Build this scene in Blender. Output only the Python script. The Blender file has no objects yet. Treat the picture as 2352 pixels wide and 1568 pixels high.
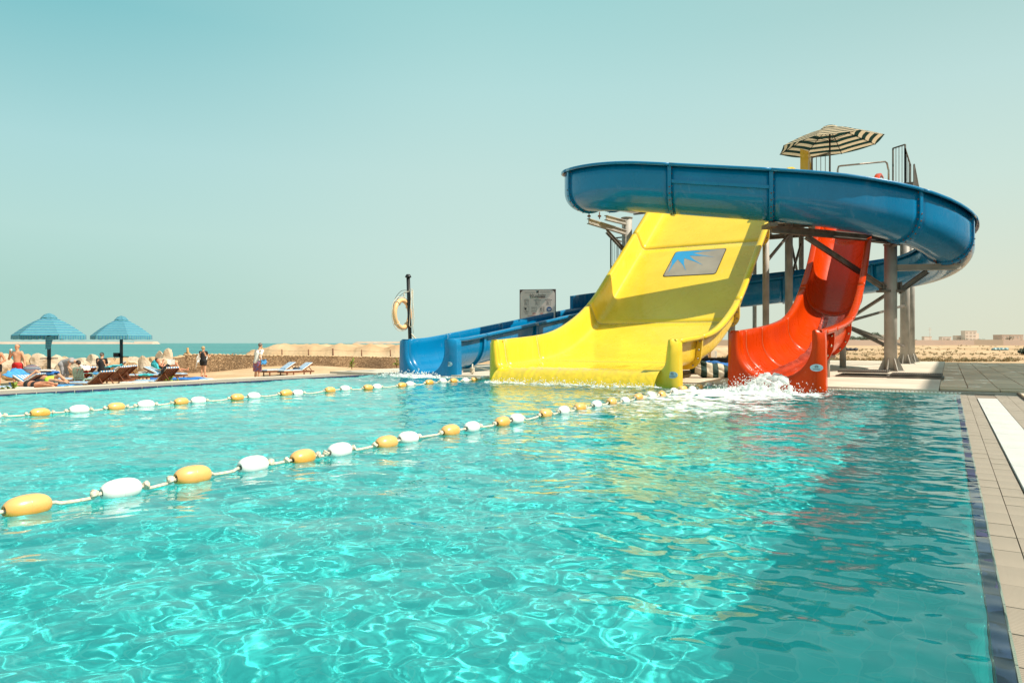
import bpy, math, random
import numpy as np
from mathutils import Vector, Matrix, Euler, noise

C = bpy.context.scene
COL = C.collection
R = math.radians
PI = math.pi
random.seed(7)
RNG = np.random.default_rng(7)

# ------------------------------------------------------------------ camera
CAMZ = 0.85
FOC = 1600.0                      # focal length in units of a 2352 px wide picture
cam_data = bpy.data.cameras.new("camera")
cam = bpy.data.objects.new("camera", cam_data)
COL.objects.link(cam)
cam_data.sensor_width = 36.0
cam_data.lens = 36.0 * FOC / 2352.0
cam_data.shift_y = 4.0 / 2352.0
cam_data.clip_start = 0.05
cam_data.clip_end = 60000
cam.location = (0, 0, CAMZ)
cam.rotation_euler = (PI / 2, 0, 0)
C.camera = cam

# ------------------------------------------------------------------ sun and sky
SUN_EL = R(50)
SUN_DIR = Vector((0.94, -0.34, 0)).normalized()
to_sun = Vector((SUN_DIR.x * math.cos(SUN_EL), SUN_DIR.y * math.cos(SUN_EL), math.sin(SUN_EL)))
sun_data = bpy.data.lights.new("sun", 'SUN')
sun_data.energy = 5.0
sun_data.angle = R(0.6)
sun_data.color = (1.0, 0.93, 0.80)
sun = bpy.data.objects.new("sun", sun_data)
COL.objects.link(sun)
sun.rotation_euler = (-to_sun).to_track_quat('-Z', 'Y').to_euler()
sun.location = (20, -10, 30)
sun_data.cycles.is_caustics_light = True

world = bpy.data.worlds.new("World")
C.world = world
world.use_nodes = True
wn, wl = world.node_tree.nodes, world.node_tree.links
wn.clear()
w_out = wn.new('ShaderNodeOutputWorld')
w_bg = wn.new('ShaderNodeBackground')
w_sky = wn.new('ShaderNodeTexSky')
w_sky.sky_type = 'NISHITA'
w_sky.sun_disc = False
w_sky.sun_elevation = SUN_EL
w_sky.sun_rotation = math.atan2(SUN_DIR.x, SUN_DIR.y)
w_sky.dust_density = 2.0
w_tc = wn.new('ShaderNodeTexCoord')
w_sep = wn.new('ShaderNodeSeparateXYZ')
wl.new(w_tc.outputs['Generated'], w_sep.inputs[0])
# the whole dome: milky sea haze at the horizon, teal overhead, creamier on the sun's side
EXPO = 0.32


def disp(c):
    """display colour (0-255) -> scene linear at this exposure"""
    return tuple(((v / 255.0) / 12.92 if v < 10.3 else (((v / 255.0) + 0.055) / 1.055) ** 2.4) / 2 ** EXPO for v in c)


def sky_ramp(stops):
    r = wn.new('ShaderNodeValToRGB')
    el = r.color_ramp.elements
    for i, (p_, c_) in enumerate(stops):
        q = el[i] if i < 2 else el.new(p_)
        q.position = p_; q.color = (*c_, 1)
    wl.new(w_sep.outputs['Z'], r.inputs[0])
    return r


w_l = sky_ramp([(0.0, disp((178, 216, 205))), (1.0, (0.30, 0.41, 0.43)), (0.06, disp((175, 214, 203))), (0.14, disp((184, 222, 215))), (0.24, disp((174, 219, 219))), (0.39, disp((126, 196, 203)))])
w_c = sky_ramp([(0.0, disp((203, 227, 216))), (1.0, (0.34, 0.43, 0.44)), (0.08, disp((204, 229, 219))), (0.23, disp((196, 227, 221))), (0.34, disp((182, 223, 221))), (0.44, disp((162, 214, 214)))])
w_r = sky_ramp([(0.0, disp((223, 226, 203))), (1.0, (0.37, 0.44, 0.44)), (0.06, disp((221, 227, 207))), (0.20, disp((206, 229, 219))), (0.31, disp((192, 224, 220))), (0.40, disp((174, 213, 210)))])


def az_mix(a_, b_, x0, x1):
    mr_ = wn.new('ShaderNodeMapRange')
    mr_.inputs['From Min'].default_value = x0; mr_.inputs['From Max'].default_value = x1
    mr_.interpolation_type = 'SMOOTHSTEP'
    wl.new(w_sep.outputs['X'], mr_.inputs['Value'])
    m_ = wn.new('ShaderNodeMix'); m_.data_type = 'RGBA'
    wl.new(mr_.outputs[0], m_.inputs['Factor']); wl.new(a_, m_.inputs['A']); wl.new(b_, m_.inputs['B'])
    return m_.outputs['Result']


w_lc = az_mix(w_l.outputs[0], w_c.outputs[0], -0.62, 0.0)
w_res = az_mix(w_lc, w_r.outputs[0], 0.0, 0.60)
w_bg.inputs['Strength'].default_value = 0.10
w_bg2 = wn.new('ShaderNodeBackground')
w_bg2.inputs['Strength'].default_value = 1.0
wl.new(w_sky.outputs[0], w_bg.inputs['Color'])
wl.new(w_res, w_bg2.inputs['Color'])
w_ms = wn.new('ShaderNodeMixShader')
w_ms.inputs[0].default_value = 0.97
wl.new(w_bg.outputs[0], w_ms.inputs[1])
wl.new(w_bg2.outputs[0], w_ms.inputs[2])
wl.new(w_ms.outputs[0], w_out.inputs['Surface'])

C.view_settings.view_transform = 'Standard'
C.view_settings.look = 'None'
C.view_settings.exposure = EXPO
C.view_settings.gamma = 1.0
C.view_settings.use_curve_mapping = False
C.render.engine = 'CYCLES'
C.cycles.use_denoising = True
C.cycles.max_bounces = 10
C.cycles.transparent_max_bounces = 12
C.cycles.sample_clamp_indirect = 6.0

# ------------------------------------------------------------------ coordinates
# pool frame: U runs along the float ropes away from the camera, V along the far edge to the right
UX, UY = math.sin(R(32.1)), math.cos(R(32.1))
VX, VY = UY, -UX
POOL_ROT = math.atan2(VY, VX)


def F(a, b, z=0.0):
    return Vector((a * VX + b * UX, a * VY + b * UY, z))


def ray(x, y):
    return (x - 1176.0) / FOC, (788.0 - y) / FOC


def at_plane(x, y, a):
    """point of the vertical plane a = const seen in direction (x, y)"""
    dx, dz = ray(x, y)
    t = a / (VX * dx + VY)
    return t * (UX * dx + UY), CAMZ + t * dz


def at_z(x, y, z=0.0):
    dx, dz = ray(x, y)
    t = (z - CAMZ) / dz
    return Vector((dx * t, t, z))


def at_Y(x, y, Y):
    dx, dz = ray(x, y)
    return Vector((dx * Y, Y, CAMZ + dz * Y))


def dirF(a, b):
    return Vector((a * VX + b * UX, a * VY + b * UY, 0))


# ------------------------------------------------------------------ materials
def new_mat(name):
    m = bpy.data.materials.new(name)
    m.use_nodes = True
    return m, m.node_tree.nodes, m.node_tree.links, m.node_tree.nodes['Principled BSDF']


def pm(name, col, rough=0.6, var=0.12, vscale=3.0, bump=0.0, bscale=40.0, metal=0.0, coat=0.0, spec=0.5,
       col2=None, v2scale=None, bdist=0.01, coords='Object', coat_rough=0.08):
    """plain material with noise in colour, roughness and relief"""
    m, n, l, p = new_mat(name)
    tc = n.new('ShaderNodeTexCoord')
    no = n.new('ShaderNodeTexNoise')
    no.inputs['Scale'].default_value = vscale
    no.inputs['Detail'].default_value = 6
    l.new(tc.outputs[coords], no.inputs['Vector'])
    ramp = n.new('ShaderNodeValToRGB')
    c2 = col2 if col2 else tuple(c * (1 - var * 1.6) for c in col)
    c1 = tuple(min(1, c * (1 + var)) for c in col)
    ramp.color_ramp.elements[0].position = 0.3
    ramp.color_ramp.elements[1].position = 0.7
    ramp.color_ramp.elements[0].color = (*c2, 1)
    ramp.color_ramp.elements[1].color = (*c1, 1)
    l.new(no.outputs['Fac'], ramp.inputs[0])
    l.new(ramp.outputs[0], p.inputs['Base Color'])
    mr = n.new('ShaderNodeMapRange')
    mr.inputs['To Min'].default_value = max(0.02, rough * 0.8)
    mr.inputs['To Max'].default_value = min(1, rough * 1.2)
    l.new(no.outputs['Fac'], mr.inputs['Value'])
    l.new(mr.outputs[0], p.inputs['Roughness'])
    p.inputs['Metallic'].default_value = metal
    p.inputs['Coat Weight'].default_value = coat
    p.inputs['Coat Roughness'].default_value = coat_rough
    p.inputs['Specular IOR Level'].default_value = spec
    if bump > 0:
        nb = n.new('ShaderNodeTexNoise')
        nb.inputs['Scale'].default_value = bscale
        nb.inputs['Detail'].default_value = 5
        l.new(tc.outputs[coords], nb.inputs['Vector'])
        b = n.new('ShaderNodeBump')
        b.inputs['Strength'].default_value = bump
        b.inputs['Distance'].default_value = bdist
        l.new(nb.outputs['Fac'], b.inputs['Height'])
        l.new(b.outputs[0], p.inputs['Normal'])
    return m


def stripe_mat(name, cols, axis, width, rough=0.8, offset=0.0, angle=False):
    """woven stripes: cols = list of (share, colour); axis 0/1/2 in object space, or by angle about z"""
    m, n, l, p = new_mat(name)
    tc = n.new('ShaderNodeTexCoord')
    sp = n.new('ShaderNodeSeparateXYZ')
    l.new(tc.outputs['Object'], sp.inputs[0])
    ma = n.new('ShaderNodeMath'); ma.operation = 'MULTIPLY_ADD'
    if angle:
        at = n.new('ShaderNodeMath'); at.operation = 'ARCTAN2'
        l.new(sp.outputs[1], at.inputs[0]); l.new(sp.outputs[0], at.inputs[1])
        l.new(at.outputs[0], ma.inputs[0])
    else:
        l.new(sp.outputs[axis], ma.inputs[0])
    ma.inputs[1].default_value = 1.0 / width
    ma.inputs[2].default_value = offset
    fr = n.new('ShaderNodeMath'); fr.operation = 'FRACT'
    l.new(ma.outputs[0], fr.inputs[0])
    ramp = n.new('ShaderNodeValToRGB')
    ramp.color_ramp.interpolation = 'CONSTANT'
    pos = 0.0
    els = ramp.color_ramp.elements
    for i, (sh, c) in enumerate(cols):
        if i < 2:
            els[i].position = pos; els[i].color = (*c, 1)
        else:
            q = els.new(pos); q.color = (*c, 1)
        pos += sh
    l.new(fr.outputs[0], ramp.inputs[0])
    no = n.new('ShaderNodeTexNoise'); no.inputs['Scale'].default_value = 9
    l.new(tc.outputs['Object'], no.inputs['Vector'])
    mx = n.new('ShaderNodeMix'); mx.data_type = 'RGBA'; mx.blend_type = 'MULTIPLY'
    mr = n.new('ShaderNodeMapRange'); mr.inputs['To Min'].default_value = 0.8; mr.inputs['To Max'].default_value = 1.1
    l.new(no.outputs['Fac'], mr.inputs['Value'])
    mx.inputs['Factor'].default_value = 1.0
    l.new(ramp.outputs[0], mx.inputs['A']); l.new(mr.outputs[0], mx.inputs['B'])
    l.new(mx.outputs['Result'], p.inputs['Base Color'])
    p.inputs['Roughness'].default_value = rough
    nb = n.new('ShaderNodeTexNoise'); nb.inputs['Scale'].default_value = 60
    l.new(tc.outputs['Object'], nb.inputs['Vector'])
    b = n.new('ShaderNodeBump'); b.inputs['Strength'].default_value = 0.3; b.inputs['Distance'].default_value = 0.01
    l.new(nb.outputs['Fac'], b.inputs['Height']); l.new(b.outputs[0], p.inputs['Normal'])
    return m


def gel(name, col, dark, spec=0.32, coat=0.22):
    """glossy gelcoat: faint chalking, scuffs and wipe marks"""
    m, n, l, p = new_mat(name)
    tc = n.new('ShaderNodeTexCoord')
    no = n.new('ShaderNodeTexNoise'); no.inputs['Scale'].default_value = 0.9; no.inputs['Detail'].default_value = 7
    no.inputs['Roughness'].default_value = 0.62
    l.new(tc.outputs['Object'], no.inputs['Vector'])
    ramp = n.new('ShaderNodeValToRGB')
    ramp.color_ramp.elements[0].position = 0.35; ramp.color_ramp.elements[1].position = 0.72
    ramp.color_ramp.elements[0].color = (*dark, 1); ramp.color_ramp.elements[1].color = (*col, 1)
    l.new(no.outputs['Fac'], ramp.inputs[0])
    # scuff marks
    mp = n.new('ShaderNodeMapping'); mp.inputs['Scale'].default_value = (1.0, 1.0, 0.35)
    mp.inputs['Rotation'].default_value = (0, 0, 0.5)
    l.new(tc.outputs['Object'], mp.inputs['Vector'])
    sc = n.new('ShaderNodeTexNoise'); sc.inputs['Scale'].default_value = 3.1; sc.inputs['Detail'].default_value = 9
    sc.inputs['Roughness'].default_value = 0.7; sc.inputs['Distortion'].default_value = 1.2
    l.new(mp.outputs[0], sc.inputs['Vector'])
    r2 = n.new('ShaderNodeValToRGB')
    r2.color_ramp.elements[0].position = 0.60; r2.color_ramp.elements[1].position = 0.72
    r2.color_ramp.elements[0].color = (0, 0, 0, 1); r2.color_ramp.elements[1].color = (0.36, 0.36, 0.36, 1)
    l.new(sc.outputs['Fac'], r2.inputs[0])
    mx = n.new('ShaderNodeMix'); mx.data_type = 'RGBA'
    l.new(r2.outputs[0], mx.inputs['Factor'])
    l.new(ramp.outputs[0], mx.inputs['A'])
    mx.inputs['B'].default_value = (*[min(1, c * 0.75 + 0.17) for c in col], 1)
    l.new(mx.outputs['Result'], p.inputs['Base Color'])
    mr = n.new('ShaderNodeMapRange'); mr.inputs['To Min'].default_value = 0.16; mr.inputs['To Max'].default_value = 0.42
    l.new(sc.outputs['Fac'], mr.inputs['Value']); l.new(mr.outputs[0], p.inputs['Roughness'])
    p.inputs['Coat Weight'].default_value = coat
    p.inputs['Coat Roughness'].default_value = 0.03
    p.inputs['Specular IOR Level'].default_value = spec
    nb = n.new('ShaderNodeTexNoise'); nb.inputs['Scale'].default_value = 2.4; nb.inputs['Detail'].default_value = 3
    l.new(tc.outputs['Object'], nb.inputs['Vector'])
    b = n.new('ShaderNodeBump'); b.inputs['Strength'].default_value = 0.10; b.inputs['Distance'].default_value = 0.05
    l.new(nb.outputs['Fac'], b.inputs['Height'])
    l.new(b.outputs[0], p.inputs['Normal']); l.new(b.outputs[0], p.inputs['Coat Normal'])
    return m


M = {}
M['blue'] = gel('blue_gelcoat', (0.0005, 0.200, 0.425), (0.0005, 0.165, 0.36), 0.25, 0.42)
M['yellow'] = gel('yellow_gelcoat', (0.88, 0.61, 0.045), (0.80, 0.52, 0.03))
M['red'] = gel('red_gelcoat', (0.64, 0.050, 0.0005), (0.55, 0.037, 0.0005), 0.15, 0.12)
M['steel'] = pm('galvanised_steel', (0.42, 0.385, 0.34), 0.6, 0.16, 2.5, 0.15, 30, metal=0.1)
M['dark_steel'] = pm('weathered_dark_steel', (0.19, 0.165, 0.14), 0.65, 0.25, 4, 0.2, 30, metal=0.2)
M['rust'] = pm('rusty_bolt', (0.20, 0.075, 0.03), 0.7, 0.3, 20)
M['bolt'] = pm('zinc_bolt', (0.5, 0.43, 0.3), 0.35, 0.2, 20, metal=0.8)
M['chrome'] = pm('polished_rail', (0.55, 0.45, 0.38), 0.25, 0.1, 5, metal=0.9)
M['black'] = pm('black_paint', (0.012, 0.012, 0.013), 0.45, 0.2, 5)
M['white'] = pm('white_plastic', (0.80, 0.77, 0.72), 0.4, 0.05, 5)
M['wood'] = pm('stained_teak', (0.20, 0.062, 0.025), 0.5, 0.3, 6, 0.2, 40)
M['rattan'] = pm('rattan', (0.5, 0.28, 0.10), 0.6, 0.3, 30, 0.4, 60)
M['mint'] = pm('mint_plastic', (0.30, 0.50, 0.44), 0.4, 0.1, 5)
M['skin'] = pm('skin_tanned', (0.62, 0.32, 0.19), 0.5, 0.1, 8)
M['skin2'] = pm('skin_sunburnt', (0.58, 0.24, 0.13), 0.5, 0.12, 8)
M['hair'] = pm('dark_hair', (0.035, 0.02, 0.012), 0.6, 0.4, 40, 0.5, 90)
M['hair_blond'] = pm('blond_hair', (0.50, 0.36, 0.18), 0.6, 0.4, 40, 0.5, 90)
M['hair_grey'] = pm('grey_hair', (0.16, 0.13, 0.11), 0.6, 0.3, 40, 0.5, 90)
M['cloth_red'] = pm('red_cloth', (0.55, 0.012, 0.012), 0.8, 0.25, 9, 0.5, 14, bdist=0.03)
M['cloth_black'] = pm('black_cloth', (0.016, 0.015, 0.017), 0.85, 0.3, 9, 0.5, 14, bdist=0.03)
M['cloth_white'] = pm('white_cloth', (0.80, 0.76, 0.70), 0.85, 0.08, 6, 0.6, 10, bdist=0.04)
M['cloth_grey'] = pm('grey_cloth', (0.33, 0.31, 0.31), 0.85, 0.12, 8, 0.5, 14, bdist=0.03)
M['cloth_lime'] = pm('lime_cloth', (0.55, 0.80, 0.05), 0.7, 0.1, 8, 0.5, 14, bdist=0.03)
M['cloth_blue'] = pm('blue_towel', (0.03, 0.17, 0.50), 0.9, 0.2, 12, 0.8, 30, bdist=0.03)
M['cloth_sky'] = pm('light_blue_towel', (0.06, 0.30, 0.62), 0.9, 0.2, 12, 0.8, 30, bdist=0.03)
M['cloth_teal'] = pm('turquoise_towel', (0.05, 0.50, 0.58), 0.9, 0.2, 12, 0.8, 30, bdist=0.03)
M['plaid'] = stripe_mat('striped_dark_cloth', [(.22, (.05, .07, .12)), (.2, (.35, .34, .35)), (.15, (.2, .03, .03)), (.23, (.06, .11, .18)), (.2, (.3, .32, .35))], 2, 0.16)
M['shorts_print'] = pm('printed_shorts', (0.42, 0.10, 0.04), 0.8, 0.1, 12, 0.4, 14, col2=(0.05, 0.12, 0.36))
BLU, WHT = (0.02, 0.25, 0.55), (0.76, 0.72, 0.64)
M['mattress'] = stripe_mat('striped_mattress', [(.5, BLU), (.5, WHT)], 1, 0.125, offset=0.25)
M['mattress_edge'] = pm('mattress_edge', (0.55, 0.46, 0.36), 0.9, 0.1, 9, 0.5, 20)
TQ, TG, TB, TL = (0.05, 0.36, 0.50), (0.03, 0.27, 0.26), (0.06, 0.19, 0.38), (0.22, 0.50, 0.60)
M['canopy'] = stripe_mat('striped_canvas', [(.22, TQ), (.16, TL), (.16, TG), (.24, TL), (.22, TB)], 2, 0.115)
M['valance'] = stripe_mat('valance_canvas', [(.22, TQ), (.16, TL), (.16, TG), (.24, TL), (.22, TB)], 2, 0.10, angle=True)
M['canopy2'] = stripe_mat('green_cream_canvas', [(.5, (.012, .045, .035)), (.5, (.80, .62, .40))], 2, 0.115, offset=0.4)
for k_ in ('canopy', 'valance', 'canopy2'):
    n_, l_ = M[k_].node_tree.nodes, M[k_].node_tree.links
    tr_ = n_.new('ShaderNodeBsdfTranslucent'); mx_ = n_.new('ShaderNodeMixShader'); mx_.inputs[0].default_value = 0.35
    src = n_['Principled BSDF'].inputs['Base Color'].links[0].from_socket
    l_.new(src, tr_.inputs[0]); l_.new(n_['Principled BSDF'].outputs[0], mx_.inputs[1]); l_.new(tr_.outputs[0], mx_.inputs[2])
    l_.new(mx_.outputs[0], n_['Material Output'].inputs['Surface'])
M['cream_green'] = stripe_mat('green_cream_bundle', [(.5, (.012, .045, .035)), (.5, (.66, .58, .44))], 0, 0.26)
M['navy_tile'] = pm('navy_tile', (0.030, 0.028, 0.085), 0.5, 0.3, 5, 0.1, 40)
M['rope'] = pm('rope', (0.72, 0.62, 0.48), 0.85, 0.2, 60, 0.6, 150, bdist=0.004)
M['leaf'] = pm('yellow_green_leaf', (0.16, 0.20, 0.02), 0.5, 0.5, 9, col2=(0.05, 0.11, 0.015))
M['scrub'] = pm('dry_scrub', (0.28, 0.19, 0.09), 0.9, 0.4, 0.3, col2=(0.10, 0.095, 0.04))
M['tree_leaf'] = pm('tree_leaf', (0.085, 0.10, 0.05), 0.7, 0.4, 0.5, col2=(0.04, 0.055, 0.03))
M['bark'] = pm('bark', (0.12, 0.08, 0.05), 0.9, 0.3, 4, 0.5, 20)
M['far_white'] = pm('far_pale_wall', (0.80, 0.66, 0.58), 0.9, 0.06, 0.05)
M['far_pink'] = pm('far_pink_wall', (0.62, 0.46, 0.38), 0.9, 0.06, 0.05)
M['far_window'] = pm('far_window', (0.55, 0.45, 0.40), 0.3, 0.1, 0.1)
M['navy_bag'] = pm('dark_bag', (0.02, 0.02, 0.03), 0.6, 0.3, 9, 0.4, 20)
M['grey_decal'] = pm('decal_grey', (0.33, 0.28, 0.22), 0.35, 0.1, 2, coat=0.4)
M['blue_print'] = pm('decal_blue', (0.01, 0.30, 0.62), 0.35, 0.05, 2, coat=0.4)
M['plate_pale'] = pm('maker_plate', (0.45, 0.58, 0.66), 0.4, 0.1, 20)
M['ink'] = pm('ink', (0.03, 0.025, 0.03), 0.7, 0.1, 5)
M['ink_brown'] = pm('ink_brown', (0.09, 0.05, 0.05), 0.6, 0.1, 5)
M['ink_red'] = pm('ink_red', (0.5, 0.08, 0.06), 0.7, 0.1, 5)
M['ink_green'] = pm('ink_green', (0.08, 0.25, 0.12), 0.7, 0.1, 5)
M['ink_grey'] = pm('ink_grey', (0.35, 0.29, 0.28), 0.7, 0.1, 5)
M['board'] = pm('sign_board', (0.74, 0.60, 0.55), 0.6, 0.06, 2)
M['sign_blue'] = pm('sign_blue', (0.03, 0.09, 0.26), 0.5, 0.05, 2)
M['glass_blue'] = pm('tinted_table', (0.20, 0.32, 0.34), 0.2, 0.1, 3)
M['weeds'] = M['leaf']


# ------------------------------------------------------------------ meshes and objects
class MB:
    def __init__(self):
        self.v, self.f, self.m, self.s = [], [], [], []

    def add(self, vs, fs, mi=0, smooth=True):
        o = len(self.v)
        self.v.extend([tuple(p) for p in vs])
        self.f.extend([tuple(i + o for i in q) for q in fs])
        self.m.extend([mi] * len(fs)); self.s.extend([smooth] * len(fs))
        return self

    def box(self, c, s, rot=None, mi=0, taper=1.0):
        hx, hy, hz = s[0] / 2, s[1] / 2, s[2] / 2
        vs = []
        for z, k in ((-hz, 1.0), (hz, taper)):
            for x, y in ((-hx, -hy), (hx, -hy), (hx, hy), (-hx, hy)):
                vs.append(Vector((x * k, y * k, z)))
        if rot is not None:
            M3 = rot if isinstance(rot, Matrix) else Euler(rot).to_matrix()
            vs = [M3 @ p for p in vs]
        c = Vector(c)
        vs = [p + c for p in vs]
        self.add(vs, [(3, 2, 1, 0), (4, 5, 6, 7), (0, 1, 5, 4), (1, 2, 6, 5), (2, 3, 7, 6), (3, 0, 4, 7)], mi, False)
        return self

    def beam(self, p0, p1, w, h, mi=0, up=(0, 0, 1)):
        p0, p1 = Vector(p0), Vector(p1)
        d = (p1 - p0); L = d.length
        if L < 1e-6: return self
        d.normalize()
        up = Vector(up)
        if abs(d.dot(up)) > 0.98: up = Vector((1, 0, 0))
        side = d.cross(up).normalized(); u2 = side.cross(d)
        m3 = Matrix((side, d, u2)).transposed()
        return self.box((p0 + p1) / 2, (w, L, h), m3, mi)

    def tube(self, pts, r, seg=10, mi=0, cap=True, closed=False):
        pts = [Vector(p) for p in pts]
        n = len(pts)
        rs = r if isinstance(r, (list, tuple)) else [r] * n
        vs, prev = [], None
        for i, p in enumerate(pts):
            if closed:
                d = (pts[(i + 1) % n] - pts[i - 1]).normalized()
            else:
                d = (pts[min(i + 1, n - 1)] - pts[max(i - 1, 0)]).normalized()
            if prev is None:
                ref = Vector((0, 0, 1)) if abs(d.z) < 0.9 else Vector((1, 0, 0))
                x = d.cross(ref).normalized()
            else:
                x = (prev - d * prev.dot(d)).normalized()
            prev = x
            y = d.cross(x)
            for k in range(seg):
                t = 2 * PI * k / seg
                vs.append(p + (x * math.cos(t) + y * math.sin(t)) * rs[i])
        fs = []
        rng = n if closed else n - 1
        for i in range(rng):
            j = (i + 1) % n
            for k in range(seg):
                k2 = (k + 1) % seg
                fs.append((i * seg + k, i * seg + k2, j * seg + k2, j * seg + k))
        self.add(vs, fs, mi, True)
        if cap and not closed:
            o = len(self.v) - len(vs)
            self.f.append(tuple(o + k for k in range(seg))[::-1]); self.m.append(mi); self.s.append(False)
            self.f.append(tuple(o + (n - 1) * seg + k for k in range(seg))); self.m.append(mi); self.s.append(False)
        return self

    def lathe(self, prof, seg=20, c=(0, 0, 0), mi=0, axis='Z', smooth=True):
        vs, fs = [], []
        n = len(prof)
        for r_, z_ in prof:
            for k in range(seg):
                t = 2 * PI * k / seg
                if axis == 'Z':
                    q = (r_ * math.cos(t), r_ * math.sin(t), z_)
                elif axis == 'X':
                    q = (z_, r_ * math.cos(t), r_ * math.sin(t))
                else:
                    q = (r_ * math.sin(t), z_, r_ * math.cos(t))
                vs.append(Vector(q) + Vector(c))
        for i in range(n - 1):
            for k in range(seg):
                k2 = (k + 1) % seg
                fs.append((i * seg + k, i * seg + k2, (i + 1) * seg + k2, (i + 1) * seg + k))
        self.add(vs, fs, mi, smooth)
        return self

    def quad(self, a, b, c, d, mi=0):
        return self.add([a, b, c, d], [(0, 1, 2, 3)], mi, False)

    def blob(self, c, s, sub=2, amp=0.12, fr=1.4, seed=0, mi=0, smooth=True, rot=None):
        me = ICO[sub]
        c = Vector(c)
        vs = []
        for p in me[0]:
            q = p * (1 + amp * noise.noise(p * fr + Vector((seed * 7.1, seed * 3.3, 0))) * 2)
            q = Vector((q.x * s[0], q.y * s[1], q.z * s[2]))
            if rot is not None: q = Euler(rot).to_matrix() @ q
            vs.append(q + c)
        self.add(vs, me[1], mi, smooth)
        return self

    def mesh(self, name, mats):
        me = bpy.data.meshes.new(name)
        me.from_pydata(self.v, [], self.f)
        for mt in (mats if isinstance(mats, (list, tuple)) else [mats]):
            me.materials.append(M[mt] if isinstance(mt, str) else mt)
        me.polygons.foreach_set('material_index', self.m)
        me.polygons.foreach_set('use_smooth', self.s)
        me.update()
        return me

    def build(self, name, mats, parent=None, loc=None, rotz=None):
        return link(name, self.mesh(name, mats), parent, loc, rotz)


import bmesh
ICO = {}
for s_ in (1, 2, 3, 4):
    b_ = bmesh.new(); bmesh.ops.create_icosphere(b_, subdivisions=s_, radius=1.0)
    b_.verts.ensure_lookup_table()
    ICO[s_] = ([v.co.copy() for v in b_.verts], [tuple(v.index for v in f.verts) for f in b_.faces])
    b_.free()


def link(name, data, parent=None, loc=None, rotz=None):
    o = bpy.data.objects.new(name, data)
    COL.objects.link(o)
    if parent is not None:
        o.parent = parent
    if loc is not None:
        o.location = loc
    if rotz is not None:
        o.rotation_euler = (0, 0, rotz)
    return o


def tag(o, label=None, cat=None, group=None, kind=None):
    if label: o['label'] = label
    if cat: o['category'] = cat
    if group: o['group'] = group
    if kind: o['kind'] = kind
    return o


def thing(name, label, cat, loc=(0, 0, 0), rotz=0, group=None):
    o = bpy.data.objects.new(name, None)
    COL.objects.link(o)
    o.location = loc
    o.rotation_euler = (0, 0, rotz)
    o.empty_display_size = 0.2
    return tag(o, label, cat, group)


def copy_tree(o, parent=None):
    c = o.copy(); COL.objects.link(c); c.parent = parent
    for ch in [q for q in o.children]:
        copy_tree(ch, c)
    return c


def bevel(o, w=0.01, seg=2):
    md = o.modifiers.new('bevel', 'BEVEL'); md.width = w; md.segments = seg; md.limit_method = 'ANGLE'
    md.angle_limit = R(40)
    return o


# implicit bodies: smooth union of tapered capsules, meshed by surface nets
def capsule_field(P, caps, k=0.035):
    D = None
    for a, b, ra, rb in caps:
        a = np.array(a, float); b = np.array(b, float)
        ab = b - a; L2 = max(1e-9, float(ab @ ab))
        pa = P - a
        t = np.clip((pa @ ab) / L2, 0, 1)
        d = np.linalg.norm(pa - t[..., None] * ab, axis=-1) - (ra + (rb - ra) * t)
        if D is None: D = d
        else:
            hh = np.clip(0.5 + 0.5 * (D - d) / k, 0, 1)
            D = D * (1 - hh) + d * hh - k * hh * (1 - hh)
    return D


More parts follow.
